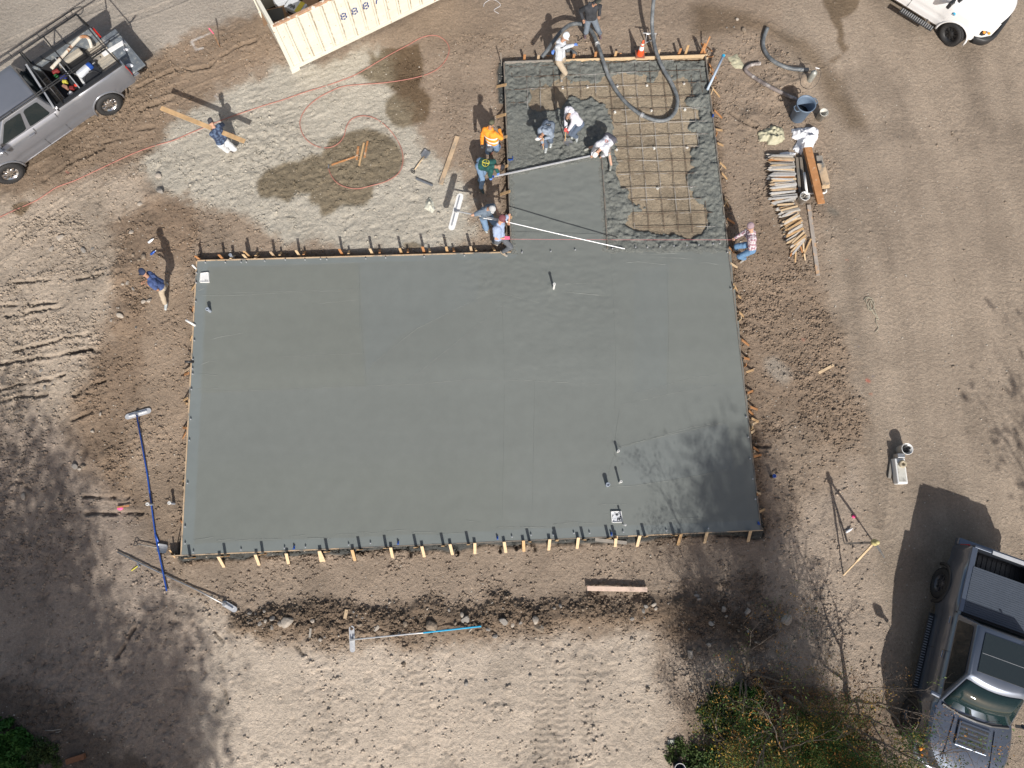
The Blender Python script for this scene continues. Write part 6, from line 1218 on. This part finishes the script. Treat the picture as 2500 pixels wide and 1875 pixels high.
# blue-grey pickup (right side faces the camera)
loc2, rz2, wb2 = locate('V4', (640,680), 'V5', (235,925), .45, -1, 2.15); print('grey wb', wb2)
gy_ = dict(wb=wb2, w=2.12, ro=1.15, fo=.98, r=.44, tw=.30, xb=-wb2/2+.72, xc1=wb2/2-.62, zr=1.42, zbelt=1.36, zh=1.36, zt=1.98, flare=.08, flm=M['trim'], flr=.05, rim=M['darkrim'], doors=[-wb2/2+1.75, wb2/2-.66], handles=[-wb2/2+.95, wb2/2-1.75], wins=[(.07,.93)], floorm=M['trim'], step=M['trim'], sunroof=True, rake=.85, bum=M['silver'], hm=M['chrome'], bulge=.0, darklamp=True, rbum=M['bluegrey'], railm=M['bluegrey'])
r2 = vehicle('pickup_truck', 'blue grey crew cab pickup with glass roof and hood vent', loc2, rz2, gy_, M['bluegrey'])
cv = MB(); bx1 = gy_['xb']-.06; L = 1.25
for k in range(22): cv.box((bx1-.03-k*L/22, 0, 1.43+.004*(k % 2)), (L/22*.9, 1.76, .03))
cv.build('bed_cover', mat('ribbed_cover', (.07,.085,.11), .45, .2, var=.1), r2)
hx = wb2/2-.02; hv = MB().box((hx, 0, 1.455), (.62,.82,.03)).build('hood_vent', M['bluegrey'], r2, bevel=.03); lv = MB()
for k in range(5): lv.box((hx-.22+k*.11, 0, 1.474), (.055,.70,.012))
lv.build('vent_slats', M['trim'], hv)
for s in (-1, 1): MB().bar((wb2/2-.35, s*.52, 1.435), (wb2/2+.75, s*.60, 1.40), .02, .02).build('hood_crease', M['bluegrey'], r2)
MB().tube([(bx1+.35-.1, .45, 2.02), (bx1+.30, .45, 2.10)], .025, 8).build('antenna', M['trim'], r2)
MB().box((hx+.0,-.0,1.40), (.02,.02,.02)).build('hood_latch', M['trim'], r2)
# white truck (top right)
a = P('V1', 990, 570, .45); hd3 = Vector((.79, -.613, 0)).normalized(); lf = Vector((-hd3.y, hd3.x, 0)); W3 = 2.10; wb3 = 3.9
ctr = a-hd3*wb3/2+lf*(W3/2-.03); rz3 = math.atan2(hd3.y, hd3.x)
wt = dict(wb=wb3, w=W3, ro=1.0, fo=1.02, r=.42, tw=.27, xb=-wb3/2+.9, xc1=wb3/2-.55, zr=1.30, zbelt=1.35, zh=1.30, zt=1.98, flare=.05, flm=M['whitep'], rim=M['trim'], doors=[wb3/2-.60, wb3/2-1.7], handles=[wb3/2-1.55], wins=[(.07,.45),(.52,.93)], floorm=M['trim'], steer=math.radians(-16), bum=M['trim'], mirm=M['trim'], darklamp=True)
r3 = vehicle('pickup_truck', 'white pickup with turned black front wheel at the top right', Vector((ctr.x, ctr.y, 0)), rz3, wt, M['whitep'])
sb_ = MB(); 
for k in range(16): sb_.box((wb3/2-1.75+k*.075, -(hw3:=W3/2)-.20, .45), (.03,.16,.03))
st3 = MB().box((wb3/2-1.2, -W3/2-.20, .43), (1.22,.20,.03)).build('side_step', M['trim'], r3, bevel=.01); sb_.build('step_grating', M['steel'], st3); MB().bar((wb3/2-.9, -W3/2, .46), (wb3/2-.9, -W3/2-.15, .44), .05, .04).build('step_bracket', M['trim'], st3)
MB().lathe([(.0001,0),(.05,0),(.055,.03),(.03,.05)], (wb3/2-.36, -W3/2+.02, 1.12), (0,-1,0), 14).build('blue_cap', M['cyan'], r3)
# ================= CONTAINER =================
best = min((( P('W',290,300,h_).xy-P('W',545,770,.12).xy).length, h_) for h_ in np.arange(.8, 2.7, .02)); CH = best[1]; print('container', best)
c0 = (P('W',290,300,CH)+P('W',545,770,.12))/2; c0.z = 0; c1 = P('W',2130,5,.12); c1.z = 0; dC = (c1-c0).normalized(); nC = Vector((-dC.y, dC.x, 0)); LC = 6.06; WC = 2.44
M['cont'] = mat('cream_container_paint', (.66,.64,.55), .6, var=.10, vs=2.5, col2=(.32,.19,.11), c2s=8, c2t=(.635,.67)); M['rustrim'] = mat('rusty_rim', (.40,.24,.15), .8, var=.3, vs=6, col2=(.75,.70,.58), c2s=5, c2t=(.52,.58))
M['seam'] = mat('rusty_seam', (.34,.27,.18), .8, var=.5, vs=5, col2=(.6,.57,.47), c2s=3, c2t=(.45,.55))
ct_ = empty('shipping_container', c0, math.atan2(dC.y, dC.x), 'open top cream shipping container with blue stencilled numbers', 'shipping container'); zb_ = .14
def cside(y, out):
    b = MB(); n = 15; ptch = LC/n; gap_ = .09
    for k in range(n):
        x0 = k*ptch+.03; x1 = (k+1)*ptch-gap_; b.box(((x0+x1)/2, y+out*.008, (zb_+CH)/2), (x1-x0, .022, CH-zb_-.25))
        for j in range(6): b.box(((x0+x1)/2, y+out*.021, zb_+.18+j*(CH-zb_-.4)/5.2), (x1-x0-.04, .006, .012))
        b.box((x1+gap_/2, y+out*.03, (zb_+CH)/2), (gap_*.62, .05, CH-zb_-.14))
    b.box((LC/2, y-out*.02, (zb_+CH)/2), (LC, .03, CH-zb_)); sm_ = MB()
    for k in range(n): sm_.box((k*ptch+.018, y+out*.012, (zb_+CH)/2), (.022, .03, CH-zb_-.2)); 
    sm_.build('panel_seams', M['seam'], ct_); return b
cside(0, -1).build('side_wall', M['cont'], ct_); cside(WC, 1).build('side_wall', M['cont'], ct_)
MB().box((0,WC/2,(zb_+CH)/2), (.05,WC,CH-zb_)).build('end_wall', M['cont'], ct_); MB().box((LC,WC/2,(zb_+CH)/2), (.05,WC,CH-zb_)).build('end_wall', M['cont'], ct_)
for y in (0, WC):
    MB().box((LC/2, y, CH+.01), (LC, .09, .07)).build('top_rail', M['rustrim'], ct_, bevel=.008); MB().box((LC/2, y-.02*(1 if y == 0 else -1), zb_+.05), (LC, .10, .12)).build('bottom_rail', M['cont'], ct_, bevel=.008)
for x in (0, LC):
    MB().box((x, WC/2, CH+.01), (.11, WC, .09)).build('top_rail', M['cont'], ct_, bevel=.008)
    for y in (0, WC): MB().box((x, y, (zb_+CH)/2), (.13,.13,CH-zb_)).build('corner_post', M['cont'], ct_, bevel=.01); MB().box((x+(.06 if x == 0 else -.06), y, .08), (.30,.16,.15)).build('corner_casting', M['cont'], ct_, bevel=.01)
MB().box((LC/2, WC/2, zb_+.04), (LC-.05, WC-.06, .05)).build('floor', mat('dark_floor', (.045,.032,.024), .9, var=.3, vs=3), ct_)
M['stencil'] = mat('blue_stencil', (.03,.06,.22), .6)
def digit(ch):
    mb = MB(); w_, h_ = .085, .24; t = .040
    seg = {'8':[((-w_+.02,.02),(-w_,h_*.22),(-w_,h_*.30),(-w_+.02,h_*.44)),((w_-.02,.02),(w_,h_*.22),(w_,h_*.30),(w_-.02,h_*.44)),((-w_+.02,h_*.56),(-w_+.005,h_*.75),(-w_+.02,h_*.97)),((w_-.02,h_*.56),(w_-.005,h_*.75),(w_-.02,h_*.97)),((-.035,0),(.035,0)),((-.04,h_*.5),(.04,h_*.5)),((-.035,h_),(.035,h_))],
           '7':[((-w_,h_),(w_,h_)),((w_,h_*.93),(0,h_*.45),(-w_*.3,0))], '4':[((w_*.4,0),(w_*.4,h_)),((-w_,h_*.35),(w_,h_*.35)),((-w_,h_*.40),(w_*.2,h_))]}[ch]
    for s_ in seg: strip(mb, lambda x, y: Vector((x, 0, y)), list(s_), t)
    return mb
for ch, u in (('8',5),('8',6),('8',7),('7',8),('4',9)):
    k = u-1; ptch = LC/15; pxs = {5:(1128,228),6:(1248,165),7:(1375,105),8:(1493,48),9:(1620,0)}[u]
    q = P('W', pxs[0], pxs[1], CH*.62)-c0; xx = q.dot(dC); o = digit(ch).build('stencil_digit', M['stencil'], ct_); o.location = (xx, -.048, CH*.62-.14); o.modifiers.new('t', 'SOLIDIFY').thickness = .006
def inc(x, y, z): return ct_.matrix_basis @ Vector((x, y, z))
Rz = Matrix.Rotation(math.atan2(dC.y, dC.x), 4, 'Z'); inc = lambda x, y, z: Vector((Rz @ Vector((x, y, z)))[:])+c0
def crate(f, x, y, z, d, rz_, mt, label, openb=False):
    p = P(f, x, y, z); o = empty('carton', Vector((p.x, p.y, z-d[2])), rz_, label, 'carton')
    MB().box((0,0,d[2]/2), d).build('carton_body', mt, o, bevel=.006)
    return o
M['card'] = mat('cardboard', (.26,.16,.09), .85, var=.15); M['cardw'] = mat('white_carton', (.55,.57,.60), .6, var=.05); M['yelc'] = mat('yellow_tape', (.65,.52,.04), .6)
k1 = crate('W', 560, 60, 1.05, (.62,.42,.40), math.radians(-28), M['cardw'], 'white and yellow printed carton inside the container'); MB().box((.16,0,.405), (.16,.42,.012)).build('yellow_band', M['yelc'], k1); b = MB()
for i in range(7): b.box((-.20+.035*i, -.10+.02*(i%3), .404), (.02,.10+.02*(i%2),.008))
b.build('printed_text', M['abs'], k1); MB().box((0,-.212,.2), (.5,.006,.12)).build('printed_text', M['abs'], k1)
k2 = crate('W', 340, 165, .80, (.60,.55,.45), math.radians(15), M['card'], 'open brown cardboard box at the container corner'); 
for s in (-1, 1): MB().box((s*.38, 0, .42), (.22,.52,.01), Matrix.Rotation(s*.5, 3, 'Y')).build('flap', M['card'], k2)
MB().box((0,0,.455), (.5,.45,.01)).build('dark_contents', M['trim'], k2)
k3 = crate('W', 460, 150, .75, (.5,.35,.3), math.radians(-35), M['card'], 'closed brown cardboard box between the two others')
k4 = crate('W', 720, 30, .85, (.5,.4,.35), math.radians(-10), M['card'], 'brown carton right of the white one inside the container')
k5 = crate('W', 400, -40, .9, (.6,.4,.35), math.radians(20), M['cardw'], 'white carton at the very top edge inside the container')
# ================= ROCKS, CLODS =================
rr = np.random.RandomState(11)
def rock_mesh(seed, sub=2):
    import bmesh
    bm = bmesh.new(); bmesh.ops.create_icosphere(bm, subdivisions=sub, radius=1); r = random.Random(seed); k = [Vector((r.gauss(0,1), r.gauss(0,1), r.gauss(0,1))).normalized() for _ in range(7)]; c = [r.uniform(.42,.82) for _ in k]
    for v in bm.verts:
        for d, q in zip(k, c):
            t = v.co.dot(d)
            if t > q: v.co -= d*(t-q)*.9
        v.co *= 1+r.uniform(-.04,.04)
    me = bpy.data.meshes.new('rock'); bm.to_mesh(me); bm.free(); return me
M['rock'] = mat('pale_rock', (.42,.37,.31), .85, var=.25, vs=5, bump=.01, bs=20); M['rockg'] = mat('grey_rock', (.27,.25,.225), .85, var=.25, vs=5, bump=.01, bs=20); M['rockd'] = mat('dusty_brown_rock', (.25,.20,.15), .9, var=.25, vs=5, bump=.01, bs=20)
RM = []
for i in range(9):
    me = rock_mesh(i); me.materials.append([M['rock'], M['rockg'], M['rockd']][i % 3]); None; RM.append(me)
def rock(f, x, y, s, label, grp, k=None):
    p = G0(f, x, y, 0); o = bpy.data.objects.new('rock', RM[random.randrange(9) if k is None else k]); COL.objects.link(o); o.location = p+Vector((0,0,s*.25)); o.rotation_euler = (random.random()*.5, random.random()*.5, random.random()*6.28); a = s*random.uniform(.8,1.1)
    o.scale = (a, a*random.uniform(.65,.95), a*random.uniform(.45,.7)); tag(o, label, 'rock', grp)
RK = {'E':[(1030,490,.10),(1135,590,.09),(525,640,.12),(725,750,.14),(450,740,.11),(1025,735,.10),(1240,805,.12),(1370,110,.14),(1385,235,.17),(1040,1310,.12),(1175,1410,.06),(960,1350,.07),(1290,1180,.09),(1240,1190,.08),(325,1530,.06),(1210,350,.09),(840,455,.07),(1155,90,.06),(1100,1030,.08),(1150,1080,.08),(1060,1040,.06),(800,735,.06),(1200,830,.08),(1150,790,.08)],
 'I':[(360,195,.07),(650,1020,.10),(720,1020,.11),(690,1040,.08),(210,1280,.10),(800,720,.08),(870,570,.07),(390,340,.07),(540,740,.05),(320,1460,.05),(410,1495,.04)],
 'J':[(1775,955,.19),(1640,920,.10),(1710,960,.09),(1990,940,.11),(1540,960,.08),(1840,960,.08),(2060,1100,.07),(1165,880,.05),(1580,940,.07),(1640,995,.09),(1880,1050,.05),(1120,745,.08)],
 'K':[(1075,985,.21),(1362,925,.17),(1335,885,.08),(845,965,.11),(600,1000,.12),(450,970,.09),(1690,945,.15),(1960,930,.15),(2000,1000,.18),(1770,970,.09),(1370,1480,.07),(1540,1455,.06),(1925,1420,.07),(830,1310,.09),(115,1100,.07),(400,860,.05),(430,890,.05),(380,900,.06),(1560,1010,.09),(1620,1070,.10),(840,1170,.10),(590,990,.07),(1000,1010,.06),(910,1010,.06)],
 'N':[(655,520,.14),(730,488,.12),(815,435,.10),(830,250,.11),(1155,90,.09),(940,130,.10),(1480,210,.20),(1490,465,.07),(290,820,.08),(730,970,.09),(270,110,.10),(250,145,.08),(340,90,.10),(710,15,.08),(730,45,.08),(820,735,.08),(1150,150,.10),(950,810,.05),(150,395,.07),(660,830,.10)],
 'D':[(258,215,.12),(212,138,.08),(565,378,.07),(140,195,.05),(190,190,.05)]}
RLAB = {'E':('pale rock lying on the churned soil upper left of the slab','rocks upper left of the slab'),'I':('pale rock lying on the churned soil left of the slab','rocks left of the slab'),'J':('rounded rock in the rubble strip below the slab corner','rocks in the rubble strip'),'K':('rounded rock in the middle of the rubble strip','rocks in the rubble strip'),'N':('pale rock on the shaded ground above the green weeds','rocks by the weeds'),'D':('angular rock on damp soil above the bent hose','rocks by the hoses')}
for f, L_ in RK.items():
    for x, y, s in L_: rock(f, x, y, s*1.05, *RLAB[f])
q = xy('T', RUB); 
for i in range(44):
    t = random.random()*(len(q)-1); k = int(t); p = q[k]+(q[k+1]-q[k])*(t-k); x, y = p[0]+random.gauss(0,.2), p[1]+random.gauss(0,.28); o = bpy.data.objects.new('rock', RM[random.randrange(9)]); COL.objects.link(o); s = random.uniform(.035,.08); o.location = (x, y, H_at(x, y)+s*.2); o.rotation_euler = (random.random(), random.random(), random.random()*6); o.scale = (s, s*.8, s*.6); tag(o, 'small stone in the rubble strip below the slab', 'rock', 'small stones in the rubble strip')
def scatter(name, n, wfun, smin, smax, m, label, cat, colored=True, pw=2.5):
    xs = rr.uniform(-16, 16, n*8); ys = rr.uniform(-6.8, 16.5, n*8); i = np.clip(np.searchsorted(gx, xs)-1, 0, len(gx)-2); j = np.clip(np.searchsorted(gy, ys)-1, 0, len(gy)-2)
    wgt = wfun(j, i); ok = (rr.rand(n*8) < wgt) & ~ins[j, i]; xs, ys, i, j = xs[ok][:n], ys[ok][:n], i[ok][:n], j[ok][:n]; n = len(xs)
    s = smin+(smax-smin)*rr.rand(n)**pw; base_ = np.array([(1,0,0),(0,1,0),(-1,0,0),(0,-1,0),(.1,.1,.8),(0,0,-.6)]); V = base_[None]*(1+rr.uniform(-.35,.35,(n,6,3))); a = rr.rand(n)*6.28
    Vx = (V[...,0]*np.cos(a)[:,None]-V[...,1]*np.sin(a)[:,None])*s[:,None]; Vy = (V[...,0]*np.sin(a)[:,None]+V[...,1]*np.cos(a)[:,None])*s[:,None]*rr.uniform(.6,1,n)[:,None]; Vz = V[...,2]*s[:,None]*.8
    co = np.stack([Vx+xs[:,None], Vy+ys[:,None], Vz+(h[j,i]+s*.15)[:,None]], -1).reshape(-1,3); F_ = np.array([(0,1,4),(1,2,4),(2,3,4),(3,0,4),(1,0,5),(2,1,5),(3,2,5),(0,3,5)]); F_ = (F_[None]+np.arange(n)[:,None,None]*6).reshape(-1,3)
    me = bpy.data.meshes.new(name); me.vertices.add(len(co)); me.vertices.foreach_set('co', co.astype(np.float32).ravel()); me.loops.add(F_.size); me.loops.foreach_set('vertex_index', F_.astype(np.int32).ravel()); me.polygons.add(len(F_)); me.polygons.foreach_set('loop_start', np.arange(0,F_.size,3,dtype=np.int32)); me.polygons.foreach_set('loop_total', np.full(len(F_),3,np.int32)); me.update(calc_edges=True)
    if colored:
        c4 = np.ones((n,6,4),np.float32); c4[...,:3] = (col[j,i]*rr.uniform(.85,1.25,n)[:,None])[:,None,:]; at = me.color_attributes.new('tint','FLOAT_COLOR','POINT'); at.data.foreach_set('color', c4.ravel())
    me.materials.append(m); o = bpy.data.objects.new(name, me); COL.objects.link(o); tag(o, label, cat, kind='stuff')
scatter('soil_clods', 60000, lambda j, i: np.clip((rough[j,i]-.25)*.9, .02, 1)*(.2+lumpm[j,i])*(1-.75*zp[j,i])*(1-.7*zs[j,i])*(1-.85*zr[j,i])*(1-.5*ztl[j,i]), .012, .060, M['soil'], 'loose brown soil crumbs scattered over the disturbed ground', 'soil clods')
scatter('gravel', 4500, lambda j, i: np.clip(rough[j,i]*.5+.15+zrb[j,i], 0, 1), .008, .035, mat('pale_gravel', (.46,.42,.36), .8, var=.3, vs=2), 'tiny pale stones sprinkled over the bare soil', 'gravel', False)
# ================= TREES, WEEDS =================
def leafmat(n, c1, c2, c3=None, t=(.42,.58)):
    m = mat(n, c1, .6, var=.3, vs=9, col2=c2, c2s=2.2, c2t=t, spec=.2); b = m.node_tree.nodes['Principled BSDF']; b.inputs['Subsurface Weight'].default_value = 0; return m
M['bark'] = mat('grey_bark', (.17,.14,.115), .9, var=.3, vs=6)
def leaf_cloud(name, pts, size, m, parent, n_per, spread, seed=1):
    r = np.random.RandomState(seed); P_ = np.array([tuple(p) for p in pts]); n = len(P_)*n_per; c = np.repeat(P_, n_per, 0)+r.normal(0, spread, (n,3)); s = size*r.uniform(.5,1.2,n)
    a = r.normal(size=(n,3)); a[:,2] *= .6; a /= np.linalg.norm(a,axis=1)[:,None]; b = np.cross(a, r.normal(size=(n,3))); b /= np.linalg.norm(b,axis=1)[:,None]
    u = a*s[:,None]; v = b*(s*.42)[:,None]; V = np.stack([c-u, c-v*1.0, c+u, c+v],1).reshape(-1,3); F_ = np.arange(n*4).reshape(-1,4)
    me = bpy.data.meshes.new(name); me.vertices.add(len(V)); me.vertices.foreach_set('co', V.astype(np.float32).ravel()); me.loops.add(F_.size); me.loops.foreach_set('vertex_index', F_.astype(np.int32).ravel()); me.polygons.add(n); me.polygons.foreach_set('loop_start', np.arange(0,F_.size,4,dtype=np.int32)); me.polygons.foreach_set('loop_total', np.full(n,4,np.int32)); me.update(calc_edges=True)
    me.materials.append(m); o = bpy.data.objects.new(name, me); COL.objects.link(o); 
    if parent: o.parent = parent
    return o
def tree(loc, hgt, spread, label, leaves, nst=3, r0=.09, depth=4, seed=1, lean=(0,0), leafn=14, lsz=.06, grp='trees', lsp=.22, dens=1.0, trunkfrac=.3, name='tree'):
    R_ = random.Random(seed); root = empty(name, loc, 0, label, 'tree', grp); tr_ = MB(); tips = []; br = MB()
    def grow(p, d, L, r, k, mb):
        n = 5; pts = [p]; q = p; dd = d.copy()
        for i in range(n):
            dd = (dd+Vector((R_.gauss(0,.13), R_.gauss(0,.13), R_.gauss(0,.07)+.03))).normalized(); q = q+dd*L/n; pts.append(q)
        mb.tube(pts, [r*(1-.55*i/n) for i in range(n+1)], 6 if r < .03 else 8)
        if k == 0: tips.append(q); tips.append(pts[3]); return
        m_ = R_.choice([2,3,3])
        for i in range(m_):
            a = R_.random()*6.28; sp_ = R_.uniform(.35,.85); v = (dd+Vector((math.cos(a)*sp_, math.sin(a)*sp_, R_.uniform(-.1,.3)))).normalized(); s0 = pts[-1] if i < 2 else pts[R_.choice([2,3])]
            grow(s0, v, L*R_.uniform(.6,.85), r*.5, k-1, br)
        if k <= 2: tips.append(q)
    for s in range(nst):
        a = 6.28*s/nst+R_.random(); v = Vector((math.cos(a)*spread+lean[0], math.sin(a)*spread+lean[1], 1)).normalized(); grow(Vector((math.cos(a)*.06, math.sin(a)*.06, -.1)) if nst > 1 else Vector((0,0,-.1)), v, hgt*trunkfrac, r0, depth, tr_)
    tr_.build('trunk', M['bark'], root, smooth=True); br.build('branches', M['bark'], root, smooth=True)
    for i, (m_, share) in enumerate(leaves):
        sel = [t for t in tips if R_.random() < share*dens]
        if sel: leaf_cloud('crown', sel, lsz, m_, root, leafn, lsp, seed+i)
    return root, tips
M['lg'] = leafmat('dull_green_leaves', (.05,.11,.03), (.10,.13,.03)); M['lo'] = leafmat('orange_seed_clusters', (.30,.13,.035), (.36,.22,.05)); M['ly'] = leafmat('yellow_leaves', (.38,.26,.04), (.25,.2,.05)); M['ld'] = leafmat('dense_green_leaves', (.030,.065,.018), (.07,.10,.03)); M['lb'] = leafmat('bright_green_leaves', (.028,.095,.018), (.05,.13,.025)); M['ltan'] = leafmat('dry_tan_sprigs', (.30,.19,.11), (.20,.11,.06))
# shrubby trees at the lower right
GS = 'shrubby trees at the lower right'
tree(G0('N',1440,890,0), 7.6, .26, 'tallest bare branched tree with orange seed clusters at the lower right', [(M['lo'],.03),(M['lg'],.09)], nst=2, r0=.075, depth=6, seed=4, lean=(-.13,-.03), leafn=16, lsz=.030, grp=GS, lsp=.10, trunkfrac=.26)
tree(G0('N',1150,720,0), 4.2, .55, 'multi stemmed leggy shrub at the top of the green weeds', [(M['lo'],.16),(M['lg'],.16)], nst=5, r0=.035, depth=5, seed=9, leafn=7, lsz=.026, grp=GS, trunkfrac=.30, lsp=.07)
tree(G0('N',2010,950,0), 4.0, .2, 'single stemmed sparse tree near the front wheel of the grey pickup', [(M['ltan'],.22),(M['lo'],.03)], nst=1, r0=.085, depth=5, seed=15, leafn=10, lsz=.024, grp=GS, trunkfrac=.30, lsp=.09, lean=(-.22,.05))
tree(G0('N',1620,1300,0), 4.6, .5, 'leafy shrubby tree rising from the bottom edge right of the weeds', [(M['ly'],.10),(M['lo'],.10),(M['lg'],.60),(M['lb'],.25)], nst=4, r0=.05, depth=5, seed=21, leafn=22, lsz=.032, grp=GS, trunkfrac=.28, lsp=.13)
tree(G0('N',900,1250,0), 2.8, .8, 'low sprawling shrub with yellow leaves left of the blue rimmed bucket', [(M['ly'],.25),(M['lg'],.4)], nst=5, r0=.03, depth=4, seed=31, leafn=14, lsz=.032, grp=GS, trunkfrac=.36, lsp=.12)
tree(G0('N',1780,1260,0), 2.2, .9, 'low bush with tan sprigs in front of the grey pickup', [(M['ltan'],.6),(M['ly'],.10),(M['lg'],.4)], nst=6, r0=.02, depth=4, seed=37, leafn=14, lsz=.024, grp=GS, trunkfrac=.38, lsp=.10)
tree(G0('N',1300,1200,0), 3.0, .7, 'orange and green shrub behind the blue rimmed bucket', [(M['lo'],.14),(M['ly'],.08),(M['lg'],.5),(M['lb'],.3)], nst=5, r0=.03, depth=4, seed=43, leafn=16, lsz=.03, grp=GS, trunkfrac=.36, lsp=.12)
# tall trees outside the frame that throw the big shadows
SHV = Vector((math.sin(SH_AZ), -math.cos(SH_AZ), 0))/math.tan(SUN_EL)
def shade_tree(f, x, y, hc, rad, n, label, seed, dens=1.0, m='ld', lsz=.13):
    c = P(f, x, y, 0)+SHV*hc; R_ = random.Random(seed); root = empty('tree', Vector((c.x, c.y, 0)), 0, label, 'tree', 'tall trees outside the picture'); t_ = MB(); t_.tube([Vector((0,0,-.1)), Vector((.1,.1,hc*.4)), Vector((0,.2,hc*.8))], [.22,.16,.08], 10); tips = []
    for k in range(n):
        v = Vector((R_.gauss(0,1), R_.gauss(0,1), R_.gauss(0,.6))); v = v.normalized()*rad*R_.random()**.45; v.z *= .55; e = Vector((0,0,hc))+v; s = Vector((0,.15,hc*R_.uniform(.35,.75))); md = s.lerp(e, .5)+Vector((R_.gauss(0,.3), R_.gauss(0,.3), -.1)); t_.tube([s, md, e], [.05,.03,.01], 5); tips += [e, e.lerp(md, .4)]
    t_.build('trunk', M['bark'], root, smooth=True); leaf_cloud('crown', tips, lsz, M[m], root, int(75*dens), .40, seed); return root
shade_tree('T', -130, 1180, 10.5, 4.3, 110, 'tall dense tree beyond the left edge', 3, .8)
shade_tree('T', 60, 1420, 11, 3.9, 110, 'tall tree beyond the lower left corner', 5, .8)
shade_tree('T', 290, 1530, 12.5, 2.5, 40, 'thin crowned tree beyond the bottom edge', 8, .8)
shade_tree('T', -60, 1720, 6.5, 4.2, 100, 'broad low tree beyond the lower left corner', 12, 1.2)
shade_tree('T', 2255, 870, 9, 2.3, 18, 'sparse tree beyond the right edge', 14, .13)
shade_tree('T', 1720, 1380, 9.5, 2.2, 22, 'sparse tree beyond the bottom right', 17, .4, lsz=.09)
shade_tree('T', 1490, 1100, 12.5, .9, 10, 'small tree crown added beyond the bottom edge to shade the slab', 47, .7, lsz=.08)  # unseen crown added only to deepen the leaf shade on the slab
shade_tree('T', 1585, 1040, 13.5, 1.5, 42, 'unseen dense topped tree added beyond the bottom edge to shade the slab corner', 19, 1.0, lsz=.09)  # unseen tree added to cast the slab corner's leaf shade
# weeds
def weeds(name, polys, n, smin, m, label, hmax=.3, size=.05, seed=3):
    r = np.random.RandomState(seed); pts = []
    for f, pl, k in polys:
        q = xy(f, pl); lo = q.min(0); hi = q.max(0); X_ = r.uniform(lo[0], hi[0], k*3); Y_ = r.uniform(lo[1], hi[1], k*3); s_ = sdf(X_+.4*fbm(X_,Y_,.5,3,seed), Y_+.4*fbm(X_,Y_,.5,3,seed+1), q); cl = fbm(X_, Y_, .6, 3, seed+2); ok = (s_ > 0) & (cl > -.25); X_, Y_, s_ = X_[ok][:k], Y_[ok][:k], s_[ok][:k]
        pts += [(a, b, H_at(a, b)+hmax*random.random()*min(1, c/.5)) for a, b, c in zip(X_, Y_, s_)]
    o = leaf_cloud(name, pts, size, m, None, 4, .04, seed); tag(o, label, 'weeds', kind='stuff')
WZ = [(620,1300),(740,1150),(740,1000),(880,870),(950,790),(1080,780),(1230,850),(1290,960),(1300,1100),(1450,1120),(1550,980),(1700,1000),(1900,1050),(2100,1150),(2250,1300),(2300,1600),(600,1600),(640,1450),(480,1480),(420,1400)]
weeds('green_weeds', [('N', WZ, 5200)], 0, 0, M['ld'], 'low dark green weeds covering the lower right corner', .35, .055, 5)
weeds('green_weeds', [('N', [(960,800),(1080,780),(1250,880),(1290,980),(1200,1010),(1050,1000),(1000,900)], 1500), ('N', [(1650,1250),(1750,1280),(1780,1400),(1680,1440)], 500), ('N', [(800,960),(860,900),(880,1000),(820,1060)], 400)], 0, 0, M['lb'], 'bright green weed patches among the darker weeds', .25, .05, 8)
weeds('yellow_weeds', [('N', [(900,1100),(1300,1050),(1700,1150),(2200,1250),(2250,1600),(700,1600),(800,1300)], 900)], 0, 0, M['ly'], 'yellow leaves speckled over the green weeds', .4, .03, 41)
weeds('dry_weeds', [('N', [(1000,700),(1300,600),(1500,700),(1700,850),(2000,900),(2250,1200),(2250,1600),(900,1600),(1200,1200),(1300,1000),(1200,850)], 2200)], 0, 0, M['ltan'], 'dry tan and orange weeds mixed into the green', .35, .032, 13)
weeds('leaf_litter', [('N', [(800,600),(1250,500),(1700,650),(2150,700),(2300,1000),(2100,1300),(1400,1200),(1000,900)], 1300)], 0, 0, M['ltan'], 'brown fallen leaves scattered around the shrubs', .02, .022, 17)
weeds('green_bush', [('O', [(-300,1250),(0,1280),(180,1300),(280,1380),(200,1480),(150,1560),(200,1700),(-300,1750)], 3800)], 0, 0, M['lb'], 'bright green leafy bush in the lower left corner', .7, .075, 23)
weeds('green_weeds', [('O', [(200,1500),(420,1400),(560,1500),(520,1700),(180,1700)], 700)], 0, 0, M['ld'], 'sparse dark weeds right of the lower left bush', .2, .04, 29)
for (a, b) in (((390,1335),(530,1325)),((480,1350),(525,1340))):
    tag(MB().tube([G0('O',*a,.03), G0('O',(a[0]+b[0])/2,(a[1]+b[1])/2+6,.05), G0('O',*b,.03)], .012, 6).build('stick', M['wood_grey'], smooth=True), 'pale dead stick lying in the deep shade at lower left', 'stick', 'sticks in the lower left shade')
plank('O', (580,1600), (735,1550), .14, .10, mat('log', (.22,.10,.05), .9, var=.3), 'short reddish brown log in the deep shade at lower left', name='log', cat='log')
